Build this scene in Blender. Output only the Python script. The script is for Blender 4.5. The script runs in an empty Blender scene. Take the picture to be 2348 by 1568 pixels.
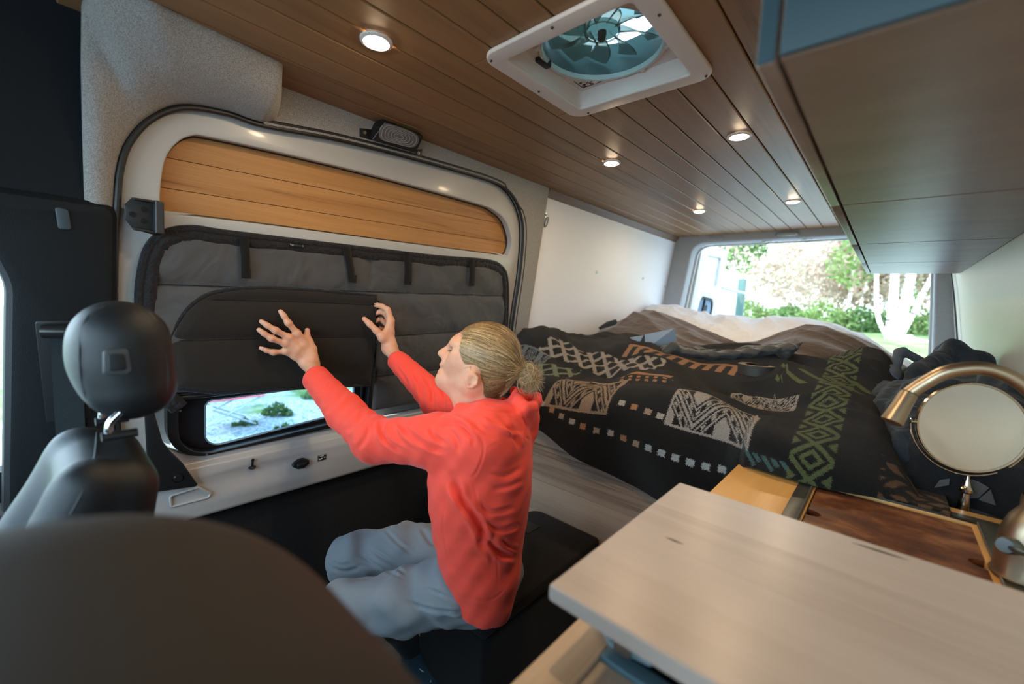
import bpy, bmesh, math, random
import numpy as np
from mathutils import Vector, Matrix
random.seed(7)
rng = np.random.default_rng(5)
PI = math.pi
SC = bpy.context.scene
COL = SC.collection

# ------------------------------------------------------------------ camera
# world: x across the van (left wall negative), y towards the rear doors, z up from the cabin floor, metres
FPX, YAW, PITCH, ROLL = 965.14, 0.72771, 0.098572, 0.045868
EYE = np.array([0.0, 0.0, 1.3])
def _rot(y, p, r):
    fwd = np.array([-math.sin(y)*math.cos(p), math.cos(y)*math.cos(p), -math.sin(p)])
    right = np.array([math.cos(y), math.sin(y), 0.0])
    down = np.cross(fwd, right)
    cr, sr = math.cos(r), math.sin(r)
    return np.array([[cr, -sr, 0], [sr, cr, 0], [0, 0, 1]]) @ np.array([right, down, fwd])
RC = _rot(YAW, PITCH, ROLL)
cam_data = bpy.data.cameras.new('camera')
cam = bpy.data.objects.new('camera', cam_data)
COL.objects.link(cam)
cam_data.sensor_width = 36.0
cam_data.lens = FPX/2348*36.0
cam_data.clip_start = 0.02
M4 = Matrix.Identity(4)
for i in range(3):
    M4[i][0] = RC[0][i]; M4[i][1] = -RC[1][i]; M4[i][2] = -RC[2][i]; M4[i][3] = EYE[i]
cam.matrix_world = M4
cam_data.dof.use_dof = True
cam_data.dof.focus_distance = 1.35
cam_data.dof.aperture_fstop = 1.8
SC.camera = cam

# ------------------------------------------------------------------ world, sun, exposure
SC.view_settings.view_transform = 'Standard'
SC.view_settings.look = 'None'
SC.view_settings.gamma = 1.0
SC.view_settings.use_curve_mapping = False
SC.view_settings.exposure = 1.32
world = bpy.data.worlds.new('world'); SC.world = world
world.use_nodes = True
_wn = world.node_tree.nodes; _wl = world.node_tree.links
_wn.clear()
_out = _wn.new('ShaderNodeOutputWorld'); _bg = _wn.new('ShaderNodeBackground')
_tc = _wn.new('ShaderNodeTexCoord'); _sep = _wn.new('ShaderNodeSeparateXYZ'); _cr = _wn.new('ShaderNodeValToRGB')
_wl.new(_tc.outputs['Generated'], _sep.inputs[0])
_mr = _wn.new('ShaderNodeMapRange'); _mr.inputs[1].default_value = -1; _mr.inputs[2].default_value = 1
_wl.new(_sep.outputs['Z'], _mr.inputs[0]); _wl.new(_mr.outputs[0], _cr.inputs[0])
e = _cr.color_ramp.elements
e[0].position = 0.45; e[0].color = (0.30, 0.33, 0.30, 1)
e[1].position = 1.0; e[1].color = (0.45, 0.70, 0.95, 1)
x = e.new(0.52); x.color = (0.74, 0.88, 0.97, 1)
# sky ahead of the van brightened and tinted blue to light the person
_ft = _wn.new('ShaderNodeMapRange'); _ft.inputs[1].default_value = .15; _ft.inputs[2].default_value = -.75; _wl.new(_sep.outputs['Y'], _ft.inputs[0])
_mx = _wn.new('ShaderNodeMix'); _mx.data_type = 'RGBA'; _mx.blend_type = 'MULTIPLY'; _mx.inputs[7].default_value = (1.9, 2.2, 2.4, 1)
_wl.new(_ft.outputs[0], _mx.inputs[0]); _wl.new(_cr.outputs[0], _mx.inputs[6]); _wl.new(_mx.outputs[2], _bg.inputs[0]); _bg.inputs[1].default_value = 2.2
_wl.new(_bg.outputs[0], _out.inputs[0])
sun_d = bpy.data.lights.new('sun', 'SUN'); sun = bpy.data.objects.new('sun', sun_d); COL.objects.link(sun)
sun_d.energy = 2.4; sun_d.angle = 0.02; sun_d.color = (1.0, 0.93, 0.83)
sun.rotation_euler = Vector((0.30, 1.0, -1.15)).to_track_quat('-Z', 'Y').to_euler()
# the sky enters through the open rear doors and the windscreen
def portal(name, loc, direction, sx, sy):
    d = bpy.data.lights.new(name, 'AREA'); o = bpy.data.objects.new(name, d); COL.objects.link(o)
    d.shape = 'RECTANGLE'; d.size = sx; d.size_y = sy; d.cycles.is_portal = True
    o.location = loc; o.rotation_euler = Vector(direction).to_track_quat('-Z', 'Y').to_euler()
portal('rear_portal', (-0.6, 3.86, 1.2), (0, -1, 0), 1.7, 1.4)
portal('windscreen_portal', (-0.6, -1.28, 1.35), (0, 1, 0), 1.7, 1.0)
portal('side_window_portal', (-1.72, -0.62, 1.2), (1, 0, 0), 0.8, 1.0)
portal('driver_window_portal', (0.46, -0.62, 1.2), (-1, 0, 0), 0.8, 1.0)
portal('sliding_window_portal', (-1.72, 0.62, 0.84), (1, 0, 0), 0.6, 0.26)

# ------------------------------------------------------------------ geometry helpers
def ray(u, v):
    return RC.T @ np.array([(u-1174)/FPX, (v-784)/FPX, 1.0])
def D(u, v, d): return EYE + ray(u, v)*d
def on(u, v, ax, val):
    r = ray(u, v); return EYE + r*((val-EYE[ax])/r[ax])
WN = np.array([.9917, 0, -.1289]); WU = np.array([.1289, 0, .9917]); WO = np.array([-1.43, 0, 1.9])
def W(u, v, h=0.0):            # (y, s) on the leaning left wall, h metres in front of it
    r = ray(u, v); P = EYE + r*(((WO-EYE)@WN+h)/(r@WN))
    return float(P[1]), float((P-WO)@WU)
def wp(y, s, h=0.0): return WO + np.array([0, y, 0]) + WU*s + WN*h

def tag(o, label=None, cat=None, group=None, kind=None):
    if label: o['label'] = label
    if cat: o['category'] = cat
    if group: o['group'] = group
    if kind: o['kind'] = kind
    return o
def thing(name, loc, label=None, cat=None, group=None, kind=None):
    o = bpy.data.objects.new(name, None); COL.objects.link(o)
    o.location = Vector([float(c) for c in loc]); o.empty_display_size = 0.05
    return tag(o, label, cat, group, kind)
def _attach(o, parent):
    if parent is not None:
        o.parent = parent
        if parent.type == 'EMPTY':
            o.location = -parent.location
def smooth_mesh(me, angle=None):
    for p in me.polygons: p.use_smooth = True
    if angle is not None:
        try: me.set_sharp_from_angle(angle=angle)
        except Exception: pass
def mesh_obj(name, verts, faces, mat, parent=None, smooth=True, angle=0.6, **kw):
    me = bpy.data.meshes.new(name)
    me.from_pydata([tuple(float(c) for c in v) for v in verts], [], [tuple(int(i) for i in f) for f in faces])
    me.update()
    if smooth: smooth_mesh(me, angle)
    if mat is not None: me.materials.append(mat)
    o = bpy.data.objects.new(name, me); COL.objects.link(o)
    _attach(o, parent)
    return tag(o, **kw)
def obj_bm(name, bm, mat, parent=None, smooth=True, angle=0.6, **kw):
    me = bpy.data.meshes.new(name)
    bmesh.ops.recalc_face_normals(bm, faces=bm.faces)
    bm.to_mesh(me); bm.free()
    if smooth: smooth_mesh(me, angle)
    if isinstance(mat, (list, tuple)):
        for m in mat: me.materials.append(m)
    elif mat is not None: me.materials.append(mat)
    o = bpy.data.objects.new(name, me); COL.objects.link(o)
    _attach(o, parent)
    return tag(o, **kw)
def bm_box(bm, lo, hi, bevel=0.0, seg=2, mi=0):
    lo = np.array(lo, float); hi = np.array(hi, float)
    c = (lo+hi)/2; s = hi-lo
    r = bmesh.ops.create_cube(bm, size=1.0)
    vs = r['verts']
    for v in vs: v.co = Vector((c[0]+v.co.x*s[0], c[1]+v.co.y*s[1], c[2]+v.co.z*s[2]))
    fs = list({f for v in vs for f in v.link_faces})
    if bevel > 0:
        es = list({e for v in vs for e in v.link_edges})
        rr = bmesh.ops.bevel(bm, geom=es, offset=bevel, segments=seg, profile=0.5, affect='EDGES')
        fs = rr['faces']+[f for f in fs if f.is_valid]
    for f in fs:
        if f.is_valid: f.material_index = mi
    return vs
def box(name, lo, hi, mat, parent=None, bevel=0.002, seg=2, **kw):
    bm = bmesh.new(); bm_box(bm, lo, hi, bevel, seg)
    return obj_bm(name, bm, mat, parent, **kw)
def bm_xf(bm, f):
    for v in bm.verts: v.co = Vector([float(c) for c in f(np.array(v.co))])
def circ(n, r=1.0, ph=0.0):
    return [(r*math.cos(2*PI*i/n+ph), r*math.sin(2*PI*i/n+ph)) for i in range(n)]
def bm_tube(bm, pts, rad, n=12, closed=False, cap=True, flat=None):
    pts = [np.array(p, float) for p in pts]; m = len(pts)
    if not hasattr(rad, '__len__'): rad = [rad]*m
    T = []
    for i in range(m):
        a = pts[(i-1) % m] if (closed or i > 0) else pts[i]
        b = pts[(i+1) % m] if (closed or i < m-1) else pts[i]
        t = b-a; T.append(t/(np.linalg.norm(t)+1e-12))
    up = np.array([0, 0, 1.0]) if abs(T[0][2]) < .9 else np.array([1.0, 0, 0])
    N = np.cross(T[0], up); N /= np.linalg.norm(N)
    rings = []
    for i in range(m):
        N = N-T[i]*(N@T[i]); N /= np.linalg.norm(N)+1e-12
        B = np.cross(T[i], N)
        k = 1.0 if flat is None else flat
        rings.append([bm.verts.new(pts[i]+rad[i]*(math.cos(2*PI*j/n)*N+k*math.sin(2*PI*j/n)*B)) for j in range(n)])
    rr = range(m if closed else m-1)
    for i in rr:
        A = rings[i]; Bq = rings[(i+1) % m]
        for j in range(n): bm.faces.new((A[j], A[(j+1) % n], Bq[(j+1) % n], Bq[j]))
    if cap and not closed:
        bm.faces.new(rings[0][::-1]); bm.faces.new(rings[-1])
def tube(name, pts, rad, mat, parent=None, n=12, closed=False, **kw):
    bm = bmesh.new(); bm_tube(bm, pts, rad, n, closed)
    return obj_bm(name, bm, mat, parent, **kw)
def frame_of(axis):
    a = np.array(axis, float); a /= np.linalg.norm(a)
    up = np.array([0, 0, 1.0]) if abs(a[2]) < .9 else np.array([1.0, 0, 0])
    u = np.cross(up, a); u /= np.linalg.norm(u)
    return u, np.cross(a, u), a
def bm_lathe(bm, prof, c, axis=(0, 0, 1), n=32, closed=False):
    u, v, a = frame_of(axis); c = np.array(c, float)
    rings = [[bm.verts.new(c+a*h+r*(math.cos(2*PI*j/n)*u+math.sin(2*PI*j/n)*v)) for j in range(n)] if r > 1e-6 else [bm.verts.new(c+a*h)] for r, h in prof]
    L = len(rings)
    for i in range(L if closed else L-1):
        A, B = rings[i], rings[(i+1) % L]
        for j in range(n):
            k = (j+1) % n
            if len(A) == 1 and len(B) == 1: continue
            if len(A) == 1: bm.faces.new((A[0], B[k], B[j]))
            elif len(B) == 1: bm.faces.new((A[j], A[k], B[0]))
            else: bm.faces.new((A[j], A[k], B[k], B[j]))
def lathe(name, prof, c, mat, parent=None, axis=(0, 0, 1), n=32, closed=False, **kw):
    bm = bmesh.new(); bm_lathe(bm, prof, c, axis, n, closed)
    return obj_bm(name, bm, mat, parent, **kw)
def grid(name, fn, nu, nv, mat, parent=None, solid=0.0, **kw):
    V = [fn(i/(nu-1), j/(nv-1)) for i in range(nu) for j in range(nv)]
    F = [(i*nv+j, (i+1)*nv+j, (i+1)*nv+j+1, i*nv+j+1) for i in range(nu-1) for j in range(nv-1)]
    o = mesh_obj(name, V, F, mat, parent, angle=None, **kw)
    if solid: solidify(o, solid)
    return o
def solidify(o, t, offset=-1):
    m = o.modifiers.new('s', 'SOLIDIFY'); m.thickness = t; m.offset = offset
def bake(o):
    dg = bpy.context.evaluated_depsgraph_get(); dg.update()
    me = bpy.data.meshes.new_from_object(o.evaluated_get(dg)); o.modifiers.clear(); o.data = me
def rpoly(pts, rads, seg=8):
    """polygon with rounded corners"""
    out = []; n = len(pts)
    if not hasattr(rads, '__len__'): rads = [rads]*n
    for i in range(n):
        p = np.array(pts[i], float); a = np.array(pts[i-1], float); b = np.array(pts[(i+1) % n], float)
        u = a-p; w = b-p; lu, lw = np.linalg.norm(u), np.linalg.norm(w); u /= lu; w /= lw
        r = rads[i]
        if r <= 0: out.append(tuple(p)); continue
        ang = math.acos(max(-1, min(1, u@w))); d = min(r/math.tan(ang/2), lu*.49, lw*.49); r2 = d*math.tan(ang/2)
        bis = (u+w)/np.linalg.norm(u+w); c = p+bis*(r2/math.sin(ang/2))
        s = p+u*d-c; e_ = p+w*d-c
        a0 = math.atan2(s[1], s[0]); a1 = math.atan2(e_[1], e_[0]); da = (a1-a0+PI) % (2*PI)-PI
        for k in range(seg+1):
            t = a0+da*k/seg; out.append((c[0]+r2*math.cos(t), c[1]+r2*math.sin(t)))
    return out
def spline(pts, n=8, closed=False):
    P = [np.array(p, float) for p in pts]; m = len(P); out = []
    for i in range(m if closed else m-1):
        p1, p2 = P[i], P[(i+1) % m]
        p0 = P[(i-1) % m] if (closed or i > 0) else 2*p1-p2
        p3 = P[(i+2) % m] if (closed or i < m-2) else 2*p2-p1
        for k in range(n):
            t = k/n
            out.append(.5*((2*p1)+(-p0+p2)*t+(2*p0-5*p1+4*p2-p3)*t*t+(-p0+3*p1-3*p2+p3)*t**3))
    if not closed: out.append(P[-1])
    return out
def _pa(P): return abs(sum(P[i-1][0]*P[i][1]-P[i][0]*P[i-1][1] for i in range(len(P))))/2
def _pl(P): return sum(math.dist(P[i-1][:2], P[i][:2]) for i in range(len(P)))
def plate_mesh(outlines, thick, bevel):
    """flat plate with holes; halves the bevel until the face area is right"""
    ex = _pa(outlines[0])-sum(_pa(p) for p in outlines[1:]); per = sum(_pl(p) for p in outlines)
    while True:
        b_ = min(bevel, thick/2*.98) if bevel else 0
        me = _plate_mesh(outlines, thick, bevel)
        ar = sum(p.area for p in me.polygons if p.normal.z > .99)
        if ex-per*b_*1.05-1e-6 <= ar <= ex-per*b_*.6+1e-6 or bevel < 3e-4: return me
        bevel = bevel*.6 if bevel > 5e-4 else 0
        if bevel == 0: return _plate_mesh(outlines, thick, 0)
def _plate_mesh(outlines, thick, bevel):
    """local z from -thick/2 to thick/2"""
    cu = bpy.data.curves.new('c', 'CURVE'); cu.dimensions = '2D'; cu.fill_mode = 'BOTH'
    bevel = min(bevel, thick/2*.98) if bevel else 0
    cu.extrude = max(thick/2-bevel, 0); cu.bevel_depth = bevel; cu.bevel_resolution = 2
    if bevel: cu.offset = -bevel
    for k_, pts in enumerate(outlines):
        ar = sum(pts[i-1][0]*pts[i][1]-pts[i][0]*pts[i-1][1] for i in range(len(pts)))
        if (ar > 0) != (k_ == 0): pts = pts[::-1]
        s = cu.splines.new('POLY'); s.points.add(len(pts)-1)
        for k, p in enumerate(pts): s.points[k].co = (float(p[0]), float(p[1]), 0, 1)
        s.use_cyclic_u = True
    o = bpy.data.objects.new('c', cu); COL.objects.link(o)
    dg = bpy.context.evaluated_depsgraph_get(); dg.update()
    me = bpy.data.meshes.new_from_object(o.evaluated_get(dg))
    bpy.data.objects.remove(o); bpy.data.curves.remove(cu)
    return me
def plate(name, outlines, thick, xf, mat, parent=None, bevel=0.0, smooth=True, **kw):
    """xf maps local (a, b, h) with h from 0 (back) to thick (front) to world"""
    me = plate_mesh(outlines, thick, bevel)
    me.name = name
    for v in me.vertices:
        v.co = Vector([float(c) for c in xf(v.co.x, v.co.y, v.co.z+thick/2)])
    bm = bmesh.new(); bm.from_mesh(me)
    bmesh.ops.remove_doubles(bm, verts=bm.verts, dist=1e-6)
    bmesh.ops.recalc_face_normals(bm, faces=bm.faces); bm.to_mesh(me); bm.free()
    me.materials.clear()
    if mat is not None: me.materials.append(mat)
    if smooth: smooth_mesh(me, 0.5)
    o = bpy.data.objects.new(name, me); COL.objects.link(o)
    _attach(o, parent)
    return tag(o, **kw)
def wall_xf(h0): return lambda a, b, h: wp(a, b, h0+h)
def text_mesh(name, body, size, xf, mat, parent=None, thick=0.0006, align='CENTER', **kw):
    cu = bpy.data.curves.new(name, 'FONT'); cu.body = body; cu.size = size; cu.extrude = thick/2
    cu.align_x = align; cu.align_y = 'CENTER'
    o = bpy.data.objects.new('t', cu); COL.objects.link(o)
    dg = bpy.context.evaluated_depsgraph_get(); dg.update()
    me = bpy.data.meshes.new_from_object(o.evaluated_get(dg)); me.name = name
    bpy.data.objects.remove(o); bpy.data.curves.remove(cu)
    for v in me.vertices: v.co = Vector([float(c) for c in xf(v.co.x, v.co.y, v.co.z)])
    me.materials.clear(); me.materials.append(mat)
    ob = bpy.data.objects.new(name, me); COL.objects.link(ob); _attach(ob, parent)
    return tag(ob, **kw)
def dup(root, off=(0, 0, 0), **kw):
    r = root.copy(); COL.objects.link(r); r.location = root.location+Vector(off)
    for ch in list(root.children):
        c = ch.copy(); COL.objects.link(c); c.parent = r
        for g in list(ch.children):
            q = g.copy(); COL.objects.link(q); q.parent = c
    return tag(r, **kw)

# ------------------------------------------------------------------ materials
def _nt(name):
    m = bpy.data.materials.new(name); m.use_nodes = True
    nt = m.node_tree; b = nt.nodes['Principled BSDF']
    return m, nt, b
def setp(b, **k):
    for kk, v in k.items():
        if kk in b.inputs: b.inputs[kk].default_value = v
def c4(c): return (c[0], c[1], c[2], 1.0)
def node(nt, t, **k):
    n = nt.nodes.new(t)
    for kk, v in k.items(): setattr(n, kk, v)
    return n
def mat(name, col, rough=.5, metal=0.0, bump=0.0, bscale=200.0, mottle=0.0, mscale=8.0, spec=.5, coat=0.0, sheen=0.0,
        stretch=(1, 1, 1), trans=0.0, emit=None, estr=0.0, alpha=1.0, ior=None, aniso=0.0, detail=3.0):
    m, nt, b = _nt(name)
    setp(b, **{'Base Color': c4(col), 'Roughness': rough, 'Metallic': metal, 'Specular IOR Level': spec, 'Coat Weight': coat,
               'Coat Roughness': .1, 'Sheen Weight': sheen, 'Sheen Roughness': .5, 'Transmission Weight': trans, 'Alpha': alpha})
    if ior: b.inputs['IOR'].default_value = ior
    if emit: setp(b, **{'Emission Color': c4(emit), 'Emission Strength': estr})
    if bump or mottle:
        tc = node(nt, 'ShaderNodeTexCoord'); mp = node(nt, 'ShaderNodeMapping')
        mp.inputs['Scale'].default_value = stretch
        nt.links.new(tc.outputs['Object'], mp.inputs[0])
    if mottle:
        n = node(nt, 'ShaderNodeTexNoise'); n.inputs['Scale'].default_value = mscale; n.inputs['Detail'].default_value = 5
        nt.links.new(mp.outputs[0], n.inputs['Vector'])
        mr = node(nt, 'ShaderNodeMapRange'); mr.inputs[1].default_value = .3; mr.inputs[2].default_value = .7
        mr.inputs[3].default_value = 1-mottle; mr.inputs[4].default_value = 1+mottle
        nt.links.new(n.outputs['Fac'], mr.inputs[0])
        mx = node(nt, 'ShaderNodeMix', data_type='RGBA', blend_type='MULTIPLY'); mx.inputs[0].default_value = 1
        mx.inputs[6].default_value = c4(col); nt.links.new(mr.outputs[0], mx.inputs[7]); nt.links.new(mx.outputs[2], b.inputs['Base Color'])
    if bump:
        n = node(nt, 'ShaderNodeTexNoise'); n.inputs['Scale'].default_value = bscale; n.inputs['Detail'].default_value = detail
        nt.links.new(mp.outputs[0], n.inputs['Vector'])
        bp = node(nt, 'ShaderNodeBump'); bp.inputs['Strength'].default_value = bump; bp.inputs['Distance'].default_value = .002
        nt.links.new(n.outputs['Fac'], bp.inputs['Height']); nt.links.new(bp.outputs[0], b.inputs['Normal'])
    return m
def wood(name, c1, c2, c3=None, grain='Y', across='X', plank=0.0, off=0.0, scale=1.0, rough=.45, contrast=1.0, bump=.15, knots=0.0, spec=.4):
    """grain runs along one world axis; each plank gets its own tone"""
    m, nt, b = _nt(name); L = nt.links.new
    tc = node(nt, 'ShaderNodeTexCoord'); sp = node(nt, 'ShaderNodeSeparateXYZ'); L(tc.outputs['Object'], sp.inputs[0])
    idx = None
    def math_(op, a, bb=None):
        n = node(nt, 'ShaderNodeMath', operation=op)
        for i, x in enumerate((a, bb)):
            if x is None: continue
            if isinstance(x, (int, float)): n.inputs[i].default_value = x
            else: L(x, n.inputs[i])
        return n.outputs[0]
    if plank:
        idx = math_('FLOOR', math_('DIVIDE', math_('SUBTRACT', sp.outputs[across], off), plank))
        wn = node(nt, 'ShaderNodeTexWhiteNoise', noise_dimensions='1D'); L(idx, wn.inputs['W'])
        rnd = wn.outputs['Value']
    cb = node(nt, 'ShaderNodeCombineXYZ')
    for i, ax in enumerate('XYZ'):
        o = sp.outputs[ax]
        o = math_('MULTIPLY', o, (1.1 if ax == grain else 26.0)*scale)
        if plank and ax == grain: o = math_('ADD', o, math_('MULTIPLY', rnd, 37.0))
        L(o, cb.inputs[i])
    n1 = node(nt, 'ShaderNodeTexNoise'); n1.inputs['Scale'].default_value = 1.0; n1.inputs['Detail'].default_value = 6; n1.inputs['Roughness'].default_value = .62
    n1.inputs['Distortion'].default_value = .4
    L(cb.outputs[0], n1.inputs['Vector'])
    cb2 = node(nt, 'ShaderNodeCombineXYZ')
    for i, ax in enumerate('XYZ'):
        L(math_('MULTIPLY', sp.outputs[ax], (5.0 if ax == grain else 330.0)*scale), cb2.inputs[i])
    n2 = node(nt, 'ShaderNodeTexNoise'); n2.inputs['Scale'].default_value = 1.0; n2.inputs['Detail'].default_value = 3
    L(cb2.outputs[0], n2.inputs['Vector'])
    f = math_('ADD', math_('MULTIPLY', n1.outputs['Fac'], .75), math_('MULTIPLY', n2.outputs['Fac'], .25))
    if plank: f = math_('ADD', f, math_('MULTIPLY', math_('SUBTRACT', rnd, .5), .22))
    cr = node(nt, 'ShaderNodeValToRGB'); el = cr.color_ramp.elements
    w = .22/contrast
    el[0].position = .5-w; el[0].color = c4(c2); el[1].position = .5+w; el[1].color = c4(c1)
    if c3 is not None: q = el.new(.5-w*.35); q.color = c4(c3)
    L(f, cr.inputs[0]); L(cr.outputs[0], b.inputs['Base Color'])
    setp(b, Roughness=rough, **{'Specular IOR Level': spec})
    bp = node(nt, 'ShaderNodeBump'); bp.inputs['Strength'].default_value = bump; bp.inputs['Distance'].default_value = .001
    L(n2.outputs['Fac'], bp.inputs['Height']); L(bp.outputs[0], b.inputs['Normal'])
    return m
def fabric(name, col, col2=None, rough=.9, scale=900.0, bump=.5, sheen=.25, big=0.0, bigscale=14.0, mott=.12, mscale=350.0):
    """col mottled towards col2 at thread scale, with optional soft puckers"""
    m, nt, b = _nt(name); L = nt.links.new
    tc = node(nt, 'ShaderNodeTexCoord')
    n = node(nt, 'ShaderNodeTexNoise'); n.inputs['Scale'].default_value = mscale; n.inputs['Detail'].default_value = 2
    L(tc.outputs['Object'], n.inputs['Vector'])
    cr = node(nt, 'ShaderNodeValToRGB'); el = cr.color_ramp.elements
    c2 = col2 if col2 is not None else tuple(x*(1-2*mott) for x in col)
    el[0].position = .35; el[0].color = c4(c2); el[1].position = .65; el[1].color = c4(col)
    L(n.outputs['Fac'], cr.inputs[0]); L(cr.outputs[0], b.inputs['Base Color'])
    setp(b, Roughness=rough, **{'Sheen Weight': sheen, 'Specular IOR Level': .2})
    n2 = node(nt, 'ShaderNodeTexNoise'); n2.inputs['Scale'].default_value = scale; n2.inputs['Detail'].default_value = 2
    L(tc.outputs['Object'], n2.inputs['Vector'])
    bp = node(nt, 'ShaderNodeBump'); bp.inputs['Strength'].default_value = bump; bp.inputs['Distance'].default_value = .0015
    L(n2.outputs['Fac'], bp.inputs['Height'])
    if big:
        n3 = node(nt, 'ShaderNodeTexNoise'); n3.inputs['Scale'].default_value = bigscale; n3.inputs['Detail'].default_value = 2; n3.inputs['Distortion'].default_value = .6
        L(tc.outputs['Object'], n3.inputs['Vector'])
        b2 = node(nt, 'ShaderNodeBump'); b2.inputs['Strength'].default_value = big; b2.inputs['Distance'].default_value = .03
        L(n3.outputs['Fac'], b2.inputs['Height']); L(b2.outputs[0], bp.inputs['Normal'])
    L(bp.outputs[0], b.inputs['Normal'])
    return m

CEIL_WOOD = wood('ceiling boards', (.32, .17, .075), (.15, .072, .030), (.24, .128, .055), plank=.093, off=-1.43, rough=.42, contrast=1.0)
TRIM_WOOD = wood('trim wood', (.20, .12, .07), (.11, .065, .038), rough=.5)
CEDAR = wood('cedar boards', (.54, .27, .095), (.20, .08, .022), (.42, .19, .06), grain='Y', plank=0, rough=.5, contrast=1.25)
PLANK_GREY = wood('grey brown planks', (.56, .42, .31), (.22, .15, .105), (.42, .31, .225), grain='X', plank=0.135, across='Z', off=.02, rough=.45, contrast=1.1)
TABLE_WOOD = wood('pale table wood', (.60, .50, .44), (.42, .33, .275), (.53, .435, .375), grain='X', plank=.16, across='Y', off=.40, rough=.32, contrast=.8, spec=.5)
MAPLE = wood('maple ply', (.86, .50, .18), (.70, .36, .10), grain='Y', rough=.3, contrast=.8, scale=.6, bump=.05)
OAK_RAIL = wood('rail wood', (.62, .45, .30), (.38, .25, .16), grain='Y', rough=.4)
CAB_UNDER = mat('cabinet underside laminate', (.25, .165, .125), rough=.36, bump=.35, bscale=260, stretch=(.35, 1, 1), mottle=.12, mscale=14, spec=.35)
TEAL = mat('teal cabinet paint', (.022, .052, .064), rough=.45)
WHITE_PAINT = mat('white vehicle paint', (.45, .435, .415), rough=.36, coat=.12)
WHITE_PANEL = mat('white wall panel', (.78, .77, .79), rough=.55, bump=.08, bscale=60)
CREAM_PLY = mat('cream wall panel', (.76, .72, .58), rough=.4, mottle=.05, mscale=5, bump=.1, bscale=120, stretch=(1, .1, 1))
GREY_FELT = fabric('grey headliner felt', (.36, .335, .31), (.20, .185, .17), scale=500, mscale=420, bump=.8, big=.25, bigscale=9)
GREY_FELT2 = fabric('grey pillar felt', (.36, .36, .36), (.25, .25, .25), scale=500, mscale=420, bump=.5)
BLACK_FELT = fabric('black headliner', (.006, .008, .011), scale=500)
BLACK_CARPET = fabric('black carpet', (.016, .014, .013), (.007, .006, .006), scale=400, sheen=.1)
DARK_PLASTIC = mat('charcoal pillar plastic', (.0045, .006, .007), spec=.22, rough=.6, bump=.5, bscale=600)
BLACK_PLASTIC = mat('black plastic', (.012, .012, .013), rough=.35)
RUBBER = mat('black rubber', (.013, .012, .011), rough=.5)
LEATHER = mat('dark seat leather', (.009, .010, .011), spec=.32, rough=.46, bump=.35, bscale=800, detail=3)
SHADE_GREY = fabric('grey shade nylon', (.090, .086, .084), (.062, .059, .057), scale=1400, mscale=900, bump=.25, big=.55, bigscale=9, sheen=.15, rough=.62)
SHADE_BROWN = fabric('dark brown shade lining', (.026, .020, .015), (.016, .0125, .0095), scale=1400, mscale=900, bump=.3, big=.3, bigscale=7, sheen=.1, rough=.8)
SHADE_TRIM = fabric('black shade binding', (.014, .012, .013), scale=1000, bump=.3, sheen=.15, rough=.7, big=.4, bigscale=60)
WEBBING = fabric('black webbing', (.010, .009, .008), scale=1500, sheen=.1)
CHROME = mat('chrome', (.75, .76, .78), rough=.12, metal=1)
STEEL = mat('steel', (.5, .5, .5), rough=.3, metal=1)
BRASS = mat('brushed bronze faucet', (.46, .35, .235), rough=.36, metal=1, bump=.08, bscale=400, stretch=(1, 1, .05))
ROSE = mat('polished nickel', (.62, .54, .44), rough=.14, metal=1)
MIRROR = mat('mirror glass', (.93, .95, .93), rough=.015, metal=1)
SCREW = mat('dark screw', (.03, .03, .03), rough=.35, metal=.8)
FLOOR_M = wood('grey floor vinyl', (.20, .17, .145), (.09, .075, .065), grain='Y', plank=.16, off=0, rough=.45)
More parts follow.
